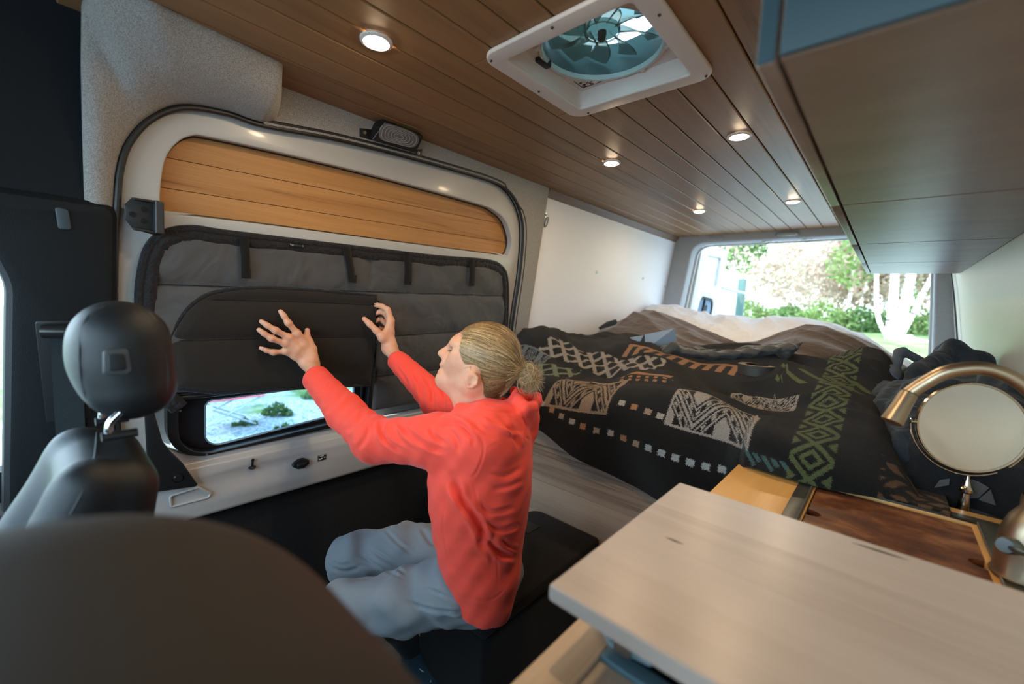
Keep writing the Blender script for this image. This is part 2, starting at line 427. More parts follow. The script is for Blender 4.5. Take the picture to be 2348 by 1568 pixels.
# ------------------------------------------------------------------ smooth solid modelling on a grid (bodies, cloth, seats)
def V3(*a): return np.array(a, float)
def unit(v): v = np.array(v, float); return v/np.linalg.norm(v)
class Field:
    def __init__(s, lo, hi, h):
        s.o = np.array(lo, float); s.h = h
        s.n = np.ceil((np.array(hi)-s.o)/h).astype(int)+1
        s.a = np.full(s.n, 1.0, np.float32)
    def sub(s, lo, hi):
        i0 = np.clip(np.floor((np.array(lo)-s.o)/s.h).astype(int), 0, s.n-1)
        i1 = np.clip(np.ceil((np.array(hi)-s.o)/s.h).astype(int)+1, 1, s.n)
        ax = [(s.o[k]+s.h*np.arange(i0[k], i1[k])).astype(np.float32) for k in range(3)]
        return (slice(i0[0], i1[0]), slice(i0[1], i1[1]), slice(i0[2], i1[2])), ax[0][:, None, None], ax[1][None, :, None], ax[2][None, None, :]
    def put(s, fn, lo, hi, k=0.0, mode='u'):
        m = k+3*s.h
        sl, X, Y, Z = s.sub(np.array(lo)-m, np.array(hi)+m)
        if 0 in s.a[sl].shape: return
        d = fn(X, Y, Z).astype(np.float32); a = s.a[sl]
        if mode == 'u':
            r = np.minimum(a, d)
            if k > 0: hh = np.maximum(k-np.abs(a-d), 0)/k; r = r-hh*hh*k*.25
        else:                       # smooth cut
            d = -d; r = np.maximum(a, d)
            if k > 0: hh = np.maximum(k-np.abs(a-d), 0)/k; r = r+hh*hh*k*.25
        s.a[sl] = r
    def cap(s, a, b, ra, rb=None, k=0.01, flat=None, mode='u'):
        rb = ra if rb is None else rb
        a = np.array(a, float); b = np.array(b, float); R = max(ra, rb)
        ba = b-a; L = float(ba@ba)+1e-12
        if flat is not None: n = unit(flat[0]); f = flat[1]; R = R*max(1, f)
        def fn(X, Y, Z):
            x, y, z = X-a[0], Y-a[1], Z-a[2]
            t = np.clip((x*ba[0]+y*ba[1]+z*ba[2])/L, 0, 1)
            x, y, z = x-t*ba[0], y-t*ba[1], z-t*ba[2]
            q = x*x+y*y+z*z
            if flat is not None:
                e = x*n[0]+y*n[1]+z*n[2]; q = np.maximum(q+e*e*(1/f**2-1), 0)
                return (np.sqrt(q)-(ra+(rb-ra)*t))*min(1, f)
            return np.sqrt(q)-(ra+(rb-ra)*t)
        s.put(fn, np.minimum(a, b)-R, np.maximum(a, b)+R, k, mode)
    def chain(s, pts, rads, k=0.01, **kw):
        for i in range(len(pts)-1): s.cap(pts[i], pts[i+1], rads[i], rads[i+1], k, **kw)
    def ell(s, c, r, ax=None, k=0.01, mode='u'):
        c = np.array(c, float); r = np.array(r, float); A = np.eye(3) if ax is None else np.array(ax, float)
        R = r.max()
        def fn(X, Y, Z):
            x, y, z = X-c[0], Y-c[1], Z-c[2]
            k0 = 0; k1 = 0
            for i in range(3):
                e = (x*A[i][0]+y*A[i][1]+z*A[i][2])/r[i]; k0 = k0+e*e; k1 = k1+(e/r[i])**2
            k0 = np.sqrt(k0); k1 = np.sqrt(k1)+1e-9
            return k0*(k0-1)/k1
        s.put(fn, c-R, c+R, k, mode)
    def rbox(s, c, half, r, ax=None, k=0.01, mode='u'):
        c = np.array(c, float); hf = np.array(half, float); A = np.eye(3) if ax is None else np.array(ax, float)
        R = np.linalg.norm(hf)
        def fn(X, Y, Z):
            x, y, z = X-c[0], Y-c[1], Z-c[2]
            q = [np.abs(x*A[i][0]+y*A[i][1]+z*A[i][2])-(hf[i]-r) for i in range(3)]
            o = np.sqrt(sum(np.maximum(e, 0)**2 for e in q))
            return o+np.minimum(np.maximum(np.maximum(q[0], q[1]), q[2]), 0)-r
        s.put(fn, c-R, c+R, k, mode)
    def half(s, p, n, k=0.0):       # keep only the side the normal points away from
        p = np.array(p, float); n = unit(n)
        X = (s.o[0]+s.h*np.arange(s.n[0]))[:, None, None]; Y = (s.o[1]+s.h*np.arange(s.n[1]))[None, :, None]; Z = (s.o[2]+s.h*np.arange(s.n[2]))[None, None, :]
        d = ((X-p[0])*n[0]+(Y-p[1])*n[1]+(Z-p[2])*n[2]).astype(np.float32)
        s.a = np.maximum(s.a, d)
    def warp(s, fn):                # add a displacement field near the surface
        idx = np.argwhere(np.abs(s.a) < .02)
        P = s.o+idx*s.h
        s.a[idx[:, 0], idx[:, 1], idx[:, 2]] -= fn(P).astype(np.float32)
    def mesh(s):
        a = s.a; sg = a < 0
        n = s.n
        c = np.zeros(n-1, np.int8)
        offs = [(i, j, k) for i in (0, 1) for j in (0, 1) for k in (0, 1)]
        for (i, j, k) in offs: c += sg[i:n[0]-1+i, j:n[1]-1+j, k:n[2]-1+k]
        act = np.argwhere((c > 0) & (c < 8))
        ids = np.full(n-1, -1, np.int64); ids[tuple(act.T)] = np.arange(len(act))
        val = np.stack([a[act[:, 0]+i, act[:, 1]+j, act[:, 2]+k] for (i, j, k) in offs], 1)
        O = np.array(offs, float); acc = np.zeros((len(act), 3)); cnt = np.zeros(len(act))
        for p in range(8):
            for q in range(p+1, 8):
                if np.abs(O[p]-O[q]).sum() != 1: continue
                va, vb = val[:, p], val[:, q]; m = (va < 0) != (vb < 0)
                t = np.where(m, va/np.where(m, va-vb, 1), 0)
                acc += np.where(m[:, None], O[p]+(O[q]-O[p])*t[:, None], 0); cnt += m
        V = s.o+(act+acc/cnt[:, None])*s.h
        F = []
        for ax in range(3):
            sl0 = [slice(None)]*3; sl1 = [slice(None)]*3
            sl0[ax] = slice(0, -1); sl1[ax] = slice(1, None)
            s0, s1 = sg[tuple(sl0)], sg[tuple(sl1)]
            e = np.argwhere(s0 != s1)
            u, v = [k for k in range(3) if k != ax]
            e = e[(e[:, u] > 0) & (e[:, v] > 0) & (e[:, u] < n[u]-1) & (e[:, v] < n[v]-1)]
            flip = s0[tuple(e.T)]
            def cid(du, dv):
                q = e.copy(); q[:, u] -= du; q[:, v] -= dv; return ids[tuple(q.T)]
            Q = np.stack([cid(1, 1), cid(0, 1), cid(0, 0), cid(1, 0)], 1)
            if ax == 1: flip = ~flip
            Q[~flip] = Q[~flip][:, ::-1]
            F.append(Q)
        return V, np.concatenate(F)
def fast_mesh(name, V, F, mat_, parent=None, relax=1, **kw):
    me = bpy.data.meshes.new(name)
    F = np.asarray(F)
    if relax:
        E = np.concatenate([F[:, [0, 1]], F[:, [1, 2]], F[:, [2, 3]], F[:, [3, 0]]]); E = np.concatenate([E, E[:, ::-1]])
        deg = np.bincount(E[:, 0], minlength=len(V))[:, None]
        for _ in range(relax):
            acc = np.stack([np.bincount(E[:, 0], weights=V[E[:, 1], k], minlength=len(V)) for k in range(3)], 1)
            V = V*.5+.5*acc/np.maximum(deg, 1)
    me.vertices.add(len(V)); me.vertices.foreach_set('co', np.ascontiguousarray(V, dtype=np.float32).ravel())
    me.loops.add(F.size); me.loops.foreach_set('vertex_index', F.ravel().astype(np.int32))
    me.polygons.add(len(F)); me.polygons.foreach_set('loop_start', np.arange(0, F.size, 4, dtype=np.int32))
    me.update(calc_edges=True); me.validate()
    me.polygons.foreach_set('use_smooth', np.ones(len(me.polygons), bool))
    if mat_ is not None: me.materials.append(mat_)
    o = bpy.data.objects.new(name, me); COL.objects.link(o); _attach(o, parent)
    return tag(o, **kw)
def surf_hit(f, u, v, t0=.3, t1=1.6, n=900):
    r = ray(u, v); t = np.linspace(t0, t1, n); P = EYE+r*t[:, None]; i = np.round((P-f.o)/f.h).astype(int)
    ok = ((i >= 0) & (i < f.n)).all(1); i = np.clip(i, 0, f.n-1); a = np.where(ok, f.a[i[:, 0], i[:, 1], i[:, 2]], 1)
    k = int(np.argmax(a < 0)); return P[k] if a[k] < 0 else None
def seam_on(name, f, pts, rad, m, parent):
    Q = [surf_hit(f, p[0], p[1]) for p in spline([(a, b, 0) for a, b in pts], 5)]; Q = [q for q in Q if q is not None]
    if len(Q) > 3:
        Q = np.array(Q); Q[1:-1] = (Q[:-2]+Q[1:-1]*2+Q[2:])/4
        return tube(name, list(Q), rad, m, parent, n=6)
def field_obj(name, f, mat_, parent=None, relax=1, **kw):
    V, F = f.mesh(); return fast_mesh(name, V, F, mat_, parent, relax, **kw)
# ================================================================== the van shell
RX = lambda z: .248+(1.57-z)*.14          # leaning right wall
# ---- ceiling of tongue and groove boards, with a hole for the fan
FC = (-.603, .958); FH = .185
bm = bmesh.new()
PW = .093
for i in range(18):
    x0 = -1.43+i*PW; x1 = x0+PW
    segs = [(x0, x1, .05, 3.70)]
    hx0, hx1, hy0, hy1 = FC[0]-FH, FC[0]+FH, FC[1]-FH, FC[1]+FH
    if x1 > hx0 and x0 < hx1:
        segs = [(x0, x1, .05, hy0), (x0, x1, hy1, 3.70)]
        if x0 < hx0: segs.append((x0, hx0, hy0, hy1))
        if x1 > hx1: segs.append((hx1, x1, hy0, hy1))
    for a, b_, c, d in segs:
        g = .0022
        bm_box(bm, (a+(g if a == x0 else 0), c, 1.9), (b_-(g if b_ == x1 else 0), d, 1.912), .0025, 1)
ceil = obj_bm('ceiling', bm, CEIL_WOOD, kind='structure')
bm = bmesh.new()
hx0, hx1, hy0, hy1 = FC[0]-.17, FC[0]+.17, FC[1]-.17, FC[1]+.17
for lo, hi in (((-1.75, -1.3, 1.93), (hx0, 3.8, 1.96)), ((hx1, -1.3, 1.93), (.5, 3.8, 1.96)), ((hx0, -1.3, 1.93), (hx1, hy0, 1.96)), ((hx0, hy1, 1.93), (hx1, 3.8, 1.96))):
    bm_box(bm, lo, hi)
obj_bm('ceiling', bm, BLACK_FELT, kind='structure')
# ---- floor
box('floor', (-1.75, -1.3, -.04), (.5, 3.75, 0), FLOOR_M, kind='structure', bevel=0)
# ---- trims under the ceiling edge on the left
bm = bmesh.new()
bm_box(bm, (-1.47, .47, 1.866), (-1.428, 1.815, 1.9), .003)
obj_bm('trim_1', bm, TRIM_WOOD, kind='structure')
bm = bmesh.new()
pr = [(-1.452, 1.9), (-1.405, 1.9), (-1.405, 1.893), (-1.437, 1.856), (-1.452, 1.856)]
for y in (1.83, 3.70): [bm.verts.new((x, y, z)) for x, z in pr]
bm.verts.ensure_lookup_table()
for k in range(5): bm.faces.new([bm.verts[k], bm.verts[(k+1) % 5], bm.verts[5+(k+1) % 5], bm.verts[5+k]])
bm.faces.new([bm.verts[k] for k in range(5)]); bm.faces.new([bm.verts[9-k] for k in range(5)])
obj_bm('trim_2', bm, TRIM_WOOD, kind='structure', smooth=False)
# ---- left wall: white panel behind the sliding door, outer skin
def rect(a0, a1, s0, s1): return [(a0, s0), (a1, s0), (a1, s1), (a0, s1)]
plate('wall_left', [rect(1.815, 3.72, -1.92, .02)], .012, wall_xf(-.012), WHITE_PANEL, kind='structure', bevel=.001)
bm = bmesh.new()
bm_box(bm, (-1.80, .1, -.05), (-1.76, 3.9, .58))
bm_box(bm, (-1.80, 1.7, .5), (-1.60, 3.9, 1.95))
obj_bm('wall_outer_left', bm, WHITE_PAINT, kind='structure')
# ---- right wall
def rw(a, b_, h): return np.array([RX(b_)-h, a, b_])
plate('wall_right', [rect(.0, 3.72, 0, 1.93)], .012, lambda a, b_, h: rw(a, b_, h-.012), CREAM_PLY, kind='structure', bevel=.001)
box('wall_outer_right', (.50, -.2, -.05), (.54, 3.9, 1.95), WHITE_PAINT, kind='structure', bevel=0)
# ---- rear frame round the open doors
fx = lambda a, b_, h: np.array([a, 3.66+h, b_])
outer = [(-1.75, -.05), (.52, -.05), (.52, 1.94), (-1.75, 1.94)]
hole = rpoly([(-1.46, .45), (.27, .45), (.155, 1.838), (-1.285, 1.838)], [.05, .05, .09, .10])
plate('wall_rear', [outer, hole], .13, fx, GREY_FELT2, kind='structure', bevel=.02)
hole2 = rpoly([(-1.44, .47), (.25, .47), (.145, 1.826), (-1.272, 1.826)], [.05, .05, .09, .10])
ring_ = rpoly([(-1.46, .45), (.27, .45), (.157, 1.84), (-1.287, 1.84)], [.05, .05, .09, .10])
plate('trim_3', [ring_, hole2], .02, lambda a, b_, h: np.array([a, 3.785+h, b_]), WHITE_PAINT, kind='structure', bevel=.006)
# header details: recessed grip and lamp, two latch strikers
o = lathe('grab_recess', [(0, 0), (.05, 0), (.053, .004), (.047, .008), (0, .006)], (0, 0, 0), GREY_FELT2, label='shallow oval grip cup in the grey rear header, left of the courtesy lamp', cat='grip')
for v in o.data.vertices:
    x, y, z = v.co; v.co = Vector((-1.105+x*1.05, 3.66-z, 1.868+y*.28))
t = thing('courtesy_lamp', (-.62, 3.655, 1.868), 'small oval clear lens lamp set in grey rear header above the open doors', 'lamp')
def oval(cx, cz, rx, rz, n=32, p=3.2):
    out = []
    for k in range(n):
        a = 2*PI*k/n; c, s = math.cos(a), math.sin(a)
        out.append((cx+rx*abs(c)**(2/p)*(1 if c > 0 else -1), cz+rz*abs(s)**(2/p)*(1 if s > 0 else -1)))
    return out
LENS = mat('clear lamp lens', (.35, .40, .42), rough=.12, spec=.8)
LENS_RIM = mat('lens rib', (.18, .2, .21), rough=.25)
ff = lambda h0: (lambda a, b_, h: np.array([a, 3.66-h0-h, b_]))
plate('lamp_body', [oval(-.62, 1.869, .075, .022)], .008, ff(0), LENS_RIM, t, bevel=.003)
plate('lens', [oval(-.62, 1.869, .063, .014)], .004, ff(.008), LENS, t, bevel=.002)
plate('lens_rib', [oval(-.62, 1.869, .05, .009), oval(-.62, 1.869, .046, .006)], .002, ff(.012), LENS_RIM, t)
for k, x in enumerate((-.757, -.50)):
    t = thing('door_striker', (x, 3.70, 1.83), 'small metal latch striker under the rear header, '+('left' if k == 0 else 'right')+' of two', 'latch')
    box('striker_plate', (x-.03, 3.70, 1.829), (x+.03, 3.73, 1.838), STEEL, t)
    tube('striker_loop', [(x-.014, 3.715, 1.832), (x-.014, 3.715, 1.815), (x+.014, 3.715, 1.815), (x+.014, 3.715, 1.832)], .003, STEEL, t, n=8)
# front cab: bulkhead corners, roof lining, scuttle, door skins (only a sliver is in view)
bm = bmesh.new()
bm_box(bm, (-1.72, -1.3, 0), (-1.66, -.06, .80)); bm_box(bm, (-1.72, -1.3, 1.5), (-1.58, -.06, 1.95)); bm_box(bm, (-1.72, -1.32, .8), (-1.66, -1.1, 1.6))
obj_bm('wall_cab_left', bm, DARK_PLASTIC, kind='structure')
bm = bmesh.new()
bm_box(bm, (.40, -1.3, 0), (.46, -.1, .80)); bm_box(bm, (.30, -1.3, 1.5), (.46, -.1, 1.95)); bm_box(bm, (.30, -.25, .0), (.46, .02, 1.95))
obj_bm('wall_cab_right', bm, DARK_PLASTIC, kind='structure')
bm = bmesh.new()
bm_box(bm, (-1.72, -1.32, 0), (.46, -1.28, .92)); bm_box(bm, (-1.72, -1.32, 1.78), (.46, -1.28, 1.95)); bm_box(bm, (-1.66, -1.28, .80), (.40, -1.0, .95), .03)
obj_bm('wall_front', bm, DARK_PLASTIC, kind='structure')

# ================================================================== grey felt surround of the sliding door, dark B pillar
# seal path in (y, s)
SEAL = [W(*p) for p in [(285, 1130), (270, 1000), (262, 800), (262, 600), (268, 470), (275, 390), (296, 328), (345, 275), (420, 248), (520, 262), (600, 288), (760, 318), (900, 352), (1040, 390), (1130, 418), (1165, 442), (1187, 480), (1196, 530), (1190, 620), (1178, 700), (1170, 760), (1160, 850)]]
SEALS = spline([(a, b_, 0) for a, b_ in SEAL], 6)
SEALS = [(p[0], p[1]) for p in SEALS]
right_s = [p for p in SEALS]
# top strip + C pillar: from seal to ceiling/white panel
idx = next(i for i, p in enumerate(SEALS) if p[0] > .44 and p[1] > -.2)
strip = [(p[0], p[1]) for p in SEALS[idx:]]
outl = strip+[(1.60, -1.9), (1.83, -1.9), (1.83, .03), (.42, .03)]
plate('trim_4', [outl], .03, wall_xf(-.012), GREY_FELT, kind='structure', bevel=.008)
# bulky corner cover (grey felt) left of and above the door
import bisect
Bp = SEALS[next(i for i, p in enumerate(SEALS) if p[1] > -.43):idx+3]
n_ = 40
def samp(P, t):
    P = [np.array(q, float) for q in P]
    L_ = [0]
    for i in range(len(P)-1): L_.append(L_[-1]+np.linalg.norm(P[i+1]-P[i]))
    x = t*L_[-1]; i = min(len(P)-2, max(0, bisect.bisect_right(L_, x)-1))
    return P[i]+(P[i+1]-P[i])*((x-L_[i])/(L_[i+1]-L_[i]+1e-9))
A3 = [wp(*W(193, 462, .012), .012), wp(*W(188, 300, .025), .025), wp(*W(185, 150, .05), .05), on(186, 0, 0, -1.37), np.array([-1.30, .10, 1.9]), on(345, 0, 2, 1.9), on(420, 38, 2, 1.9), on(500, 75, 2, 1.9), on(570, 108, 2, 1.9), on(648, 146, 2, 1.9)]
A3 = [np.array([p[0], p[1], min(p[2], 1.9)]) for p in A3]
Bp_ = np.array(Bp); Tt = np.gradient(Bp_, axis=0); Tt /= np.linalg.norm(Tt, axis=1)[:, None]
Bp = [tuple(p) for p in Bp_+np.stack([-Tt[:, 1], Tt[:, 0]], 1)*.006]
Bp = [q for q in Bp if q[0] < .462]
B3 = [wp(q[0], q[1], .006) for q in Bp]
# match: left part of A (going up) pairs with the upright part of B
def cover(u, v):
    a = samp(A3, u**1.0); b_ = samp(B3, u**1.15)
    p = a+(b_-a)*v
    bul = math.sin(PI*v)**.8*(.012+.035*u)
    return p+np.array([.8, 0, -.55])*bul
o = grid('trim_5', cover, 56, 18, GREY_FELT, kind='structure'); 
solidify(o, .02, 1); bake(o)
# end cap turning in at the rear end of the cover
endA = A3[-1]; endB = B3[-1]
def endcap(u, v):
    p = cover(1, u); q = p+np.array([-.13*v*(1-u)-.005, .03*math.sin(v*PI/2), .02*v])
    return q
grid('trim_6', endcap, 14, 8, GREY_FELT, kind='structure')
# black rubber seal
tube('door_seal', [wp(a, b_, .010) for a, b_ in SEALS], .0075, RUBBER, n=10, kind='structure')
tube('door_seal', [wp(a+(.018 if i > len(SEALS)*.75 else 0), b_+(.014 if SEAL[9][0] < a < 1.5 else 0), .0115) for i, (a, b_) in enumerate(SEALS) if a > .42], .008, RUBBER, n=10, kind='structure')
# black lining of the cab ahead of the cover, with the dark gap
plate('wall_cab_lining', [[(-1.2, -.43), (.085, -.43), (.09, .06), (-1.2, .06)]], .04, wall_xf(-.03), BLACK_FELT, kind='structure', bevel=.004)
# B pillar trim
bp_out = rpoly([(-.05, -.405), (.142, -.405), (.128, -.9), (.118, -1.22), (.20, -1.42), (-.10, -1.42), (-.083, -1.1), (-.055, -.62), (-.09, -.50), (-.30, -.44), (-.30, -.405)], [0, .035, 0, .05, 0, 0, .1, .12, .1, 0, 0], 6)
plate('pillar_trim', [bp_out], .075, wall_xf(-.045), DARK_PLASTIC, kind='structure', bevel=.028)
plate('pillar_trim', [rpoly([(-.13, -1.18), (.12, -1.18), (.13, -1.9), (-.13, -1.9)], .01)], .08, wall_xf(-.045), DARK_PLASTIC, kind='structure', bevel=.02)
plate('coat_hook_cover', [rpoly([(.030, -.432), (.052, -.436), (.056, -.482), (.034, -.484)], .006)], .006, wall_xf(.029), mat('blue grey plastic cap', (.03, .045, .055), rough=.45), bevel=.003, label='small rounded plastic cap at the top of the dark pillar trim', cat='cap')
# seat belt: slot, guide, webbing
t = thing('seat_belt', wp(.03, -1.1, .04), 'black seat belt hanging from its guide on the dark pillar behind the front seat', 'seat belt')
plate('guide_slot', [rpoly([(-.012, -.70), (.075, -.70), (.075, -.96), (-.004, -.96)], .008)], .004, wall_xf(.029), BLACK_PLASTIC, t, bevel=.002)
bm = bmesh.new(); bm_tube(bm, [wp(.0, -.722, .05), wp(.03, -.72, .062), wp(.07, -.722, .062), wp(.085, -.726, .05)], .016, 12)
obj_bm('belt_guide', bm, BLACK_PLASTIC, t)
grid('belt_webbing', lambda u, v: wp(.010+.052*u+.0*v, -.735-.48*v, .052-.01*v+.004*math.sin(9*v)), 4, 30, fabric('belt webbing', (.016, .025, .030), (.009, .014, .018), scale=900, mscale=600), t)
# ================================================================== sliding door
door = thing('door_1', wp(.9, -1.33, 0), kind='structure')
dW = [W(*p) for p in [(370, 440), (380, 370), (405, 330), (440, 311), (490, 315), (700, 362), (900, 412), (1100, 468), (1140, 485), (1165, 510), (1177, 550), (1173, 578), (1163, 587), (1140, 584), (900, 553), (650, 520), (420, 492), (385, 488), (372, 478)]]
woodhole = [(p[0], p[1]) for p in spline([(a, b_, 0) for a, b_ in dW], 5, True)]
frame_o = [W(*p) for p in [(338, 700), (345, 600), (372, 545), (430, 522), (700, 556), (1000, 590), (1120, 598), (1155, 625), (1158, 760), (1150, 905)]]
# lower opening (window and its insulated cover)
win_open = rpoly([(.19, -.49), (1.60, -.49), (1.63, -1.15), (.19, -1.15)], [.10, .05, .08, .16])
outer = [(p[0]-.002, p[1]) for p in SEALS if p[1] > -1.5]
door_outline = [(.135, -1.10)]+[(a, b_) for a, b_ in SEALS if b_ > -1.08]+[(1.66, -1.10), (1.66, -1.335), (.10, -1.335)]
plate('door_panel', [door_outline, woodhole, win_open], .05, wall_xf(-.062), WHITE_PAINT, door, bevel=.009)
inner = [(.62+(a-.62)*.985+.0, b_) for a, b_ in woodhole]
plate('outer_skin', [rect(.05, 1.85, -1.92, .02), rect(.26, .895, -1.30, -.93)], .012, wall_xf(-.125), WHITE_PAINT, door)
plate('slit_backing', [rect(.12, 1.74, -.50, -.02)], .008, wall_xf(-.085), BLACK_PLASTIC, door)  # unseen black sheet added behind the boards to stop light slits
# cedar insert: three boards
lo_s, hi_s = -.44, -.14
cuts = [W(380, 352)[1]-.007, W(372, 428)[1]]
ys = (.15, 1.72)
for k in range(3): pass
def seamline(u0v0, u1v1):
    a = W(*u0v0); b_ = W(*u1v1); return lambda y: a[1]+(b_[1]-a[1])*(y-a[0])/(b_[0]-a[0])
s1 = seamline((383, 357), (1173, 515)); s2 = seamline((372, 428), (1168, 556))
bands = [(lambda y: -.13, s1), (s1, s2), (s2, lambda y: -.47)]
for top, bot in bands:
    g = .0006
    pl = [(ys[0], bot(ys[0])+g), (ys[1], bot(ys[1])+g), (ys[1], top(ys[1])-g), (ys[0], top(ys[0])-g)]
    plate('wood_board', [pl], .010, wall_xf(-.062), CEDAR, door, bevel=.0015)
bt = wp(.9, -.3, -.06)
# dark gasket around the wood
tube('gasket', [wp(a, b_, -.048) for a, b_ in woodhole], .004, RUBBER, door, n=8, closed=True)
# small dents and drips of the moulding: locating bumps
# lower sill: bulging ledge under the window
def sill_h(y, s):
    h = float(np.interp(-s, [1.157, 1.168, 1.178, 1.205, 1.25, 1.30, 1.335], [-.016, -.010, .010, .022, .028, .030, .030]))
    if -1.30 < s < -1.17: h -= .016*math.exp(-((y-.47)/.16)**2)*math.sin(PI*(s+1.30)/.13)**2
    return h
def sill(u, v):
    y = .10+1.58*u
    prof = [(-1.157, -.016), (-1.160, -.014), (-1.168, -.010), (-1.178, .010), (-1.205, .022), (-1.25, .028), (-1.30, .030), (-1.335, .030), (-1.342, .026), (-1.346, .018), (-1.346, -.06)]
    t_ = v*(len(prof)-1); i = min(len(prof)-2, int(t_)); f = t_-i
    s = prof[i][0]+(prof[i+1][0]-prof[i][0])*f; h = prof[i][1]+(prof[i+1][1]-prof[i][1])*f
    # the ledge swells down into a dished pocket on the left
    d = math.exp(-((y-.47)/.16)**2)
    if -1.30 < s < -1.17: h -= .016*d*math.sin(PI*(s+1.30)/.13)**2
    r = max(0, .30-y)/.2
    if s > -1.2: h += .012*r*(1 if s < -1.1 else 0)
    e_ = 1 if y > .18 else 1
    return wp(y, s, h*e_)
o = grid('sill_panel', sill, 120, 61, WHITE_PAINT, door)
# pressed pocket outline on the sill
pk = rpoly([W(390, 1137, .03), W(455, 1117, .03), W(483, 1131, .03), W(478, 1140, .03), W(393, 1162, .03)], .006)
tube('sill_pressing', [wp(a, b_, .030) for a, b_ in pk], .0035, WHITE_PAINT, door, closed=True, n=8)
# black corner cover at the lower left of the door
cc = [W(*p, .03) for p in [(352, 940), (372, 1010), (392, 1035), (418, 1060), (452, 1108), (448, 1113), (362, 1125), (340, 1130), (330, 940)]]
plate('corner_cover', [cc], .014, wall_xf(.026), BLACK_PLASTIC, door, bevel=.005)
lathe('cover_plug', [(0, .0035), (.010, .0035), (.012, 0)], wp(*W(409, 1096, .04), .040), BLACK_PLASTIC, door, axis=WN, n=24)
tube('cover_plug_ring', [wp(W(409, 1096, .04)[0]+a, W(409, 1096, .04)[1]+b_, .0415) for a, b_ in circ(24, .013)], .0007, SCREW, door, n=6, closed=True)
# lower dark door lining
box('door_lining', (-1.70, .05, .02), (-1.615, 1.60, .575), BLACK_CARPET, door, bevel=.01)
# window frame
WF = rpoly([(.235, -.93), (.90, -.93), (.905, -1.135), (.235, -1.155)], [.02, .01, .02, .125], 10)
ghole = rpoly([(.335, -.975), (.835, -.970), (.84, -1.095), (.335, -1.138)], [.02, .012, .02, .045], 8)
g2 = rpoly([(.262, -.952), (.885, -.952), (.885, -1.112), (.262, -1.147)], [.015, .008, .01, .105], 10)
wf = plate('window_frame', [WF, g2], .050, wall_xf(-.055), BLACK_PLASTIC, door, bevel=.004)
plate('inner_frame', [g2, ghole], .012, wall_xf(-.05), mat('black anodised frame', (.012, .013, .016), rough=.3), wf, bevel=.003)
tube('frame_bead', [wp(a, b_, -.036) for a, b_ in ghole], .0025, mat('grey bead', (.20, .28, .33), rough=.3), wf, n=8, closed=True)
bx = [(.238, -.934, .0), (.90, -.934, .0)]
tube('frame_top_bar', [wp(.245, -.945, -.008), wp(.90, -.942, -.008)], .009, BLACK_PLASTIC, wf, n=12)
for (u, v) in ((414, 943), (475, 1043), (618, 1032), (714, 1013)):
    y, s = W(u, v, 0); lathe('screw', [(0, .0015), (.0028, .0012), (.0035, 0)], wp(y, s, -.004), STEEL, wf, axis=WN, n=12)
GLASS = mat('window glass', (.30, .42, .50), rough=0.0, trans=1.0, ior=1.05, spec=.5)
plate('glass', [rect(.32, .86, -1.15, -.96)], .003, wall_xf(-.052), GLASS, wf)
# long vertical divider at the right of the exposed pane
box_pts = [wp(.868, -.95, -.03), wp(.868, -1.13, -.03)]
tube('divider', box_pts, .006, BLACK_PLASTIC, wf, n=8)
# lock pin, twist fastener, warning sticker
y, s = W(580, 1072, .02); o = lathe('lock_pin', [(0, 0), (.012, 0), (.012, .003), (.004, .006), (.0035, .026), (.005, .03), (.004, .034), (0, .035)], wp(y, s-.003, sill_h(y, s-.003)), BLACK_PLASTIC, axis=(.35, 0, .94), n=20, label='small black lock pin standing on the white door sill, left of the twist fastener', cat='lock pin')
y, s = W(688, 1061, .02)
t = thing('twist_fastener', wp(y, s, .02), 'black lozenge shaped twist fastener on the white sill beneath the small window', 'fastener')
loz = rpoly([(y-.038, s), (y-.008, s+.019), (y+.010, s+.019), (y+.040, s+.001), (y+.012, s-.019), (y-.010, s-.019)], [.01, .01, .01, .012, .01, .01])
tilt = lambda h0: (lambda a, b_, h: wp(a, b_, sill_h(a, b_)+h0-.018+h))
plate('base_plate', [loz], .010, tilt(.018), BLACK_PLASTIC, t, bevel=.004)
plate('grip', [rpoly([(y-.015, s-.006), (y+.018, s-.003), (y+.018, s+.006), (y-.015, s+.003)], .003)], .008, tilt(.027), RUBBER, t, bevel=.003)
for q in (-.026, .028): lathe('screw', [(0, .001), (.0016, .001), (.002, 0)], wp(y+q, s+.001*(q > 0), sill_h(y+q, s)+.0105), STEEL, t, axis=WN, n=10)
y, s = W(737, 1048, .02)
t = thing('warning_sticker', wp(y, s, .02), 'small black and white warning sticker on the white sill right of the twist fastener', 'sticker')
STK = mat('sticker black', (.01, .01, .01), rough=.35); STW = mat('sticker white', (.55, .55, .52), rough=.4)
rt = lambda a, b_: (y+a*.985+b_*.05, s+b_+a*.0)
sx = lambda h0: (lambda a, b_, h: wp(*rt(a, b_), sill_h(*rt(a, b_))+h0-.0229+h))
plate('label_sheet', [rpoly([(-.0175, -.012), (.0175, -.012), (.0175, .012), (-.0175, .012)], .001)], .0006, sx(.0235), STK, t)
plate('border_line', [rect(-.0165, .0165, -.011, .011), rect(-.0158, .0158, -.0103, .0103)], .0003, sx(.0241), STW, t)
plate('hand_symbol', [[(-.012, -.006), (-.008, -.007), (-.003, -.005), (.001, -.004), (.003, -.001), (0, .001), (-.004, -.001), (-.009, -.002), (-.011, .001), (-.013, .0)]], .0003, sx(.0241), STW, t)
plate('text_bar', [rect(-.009, .006, .0055, .0085)], .0003, sx(.0241), STW, t)
plate('arrow_symbol', [[(.006, 0), (.009, .003), (.009, .001), (.013, .001), (.013, -.001), (.009, -.001), (.009, -.003)]], .0003, sx(.0241), STW, t)
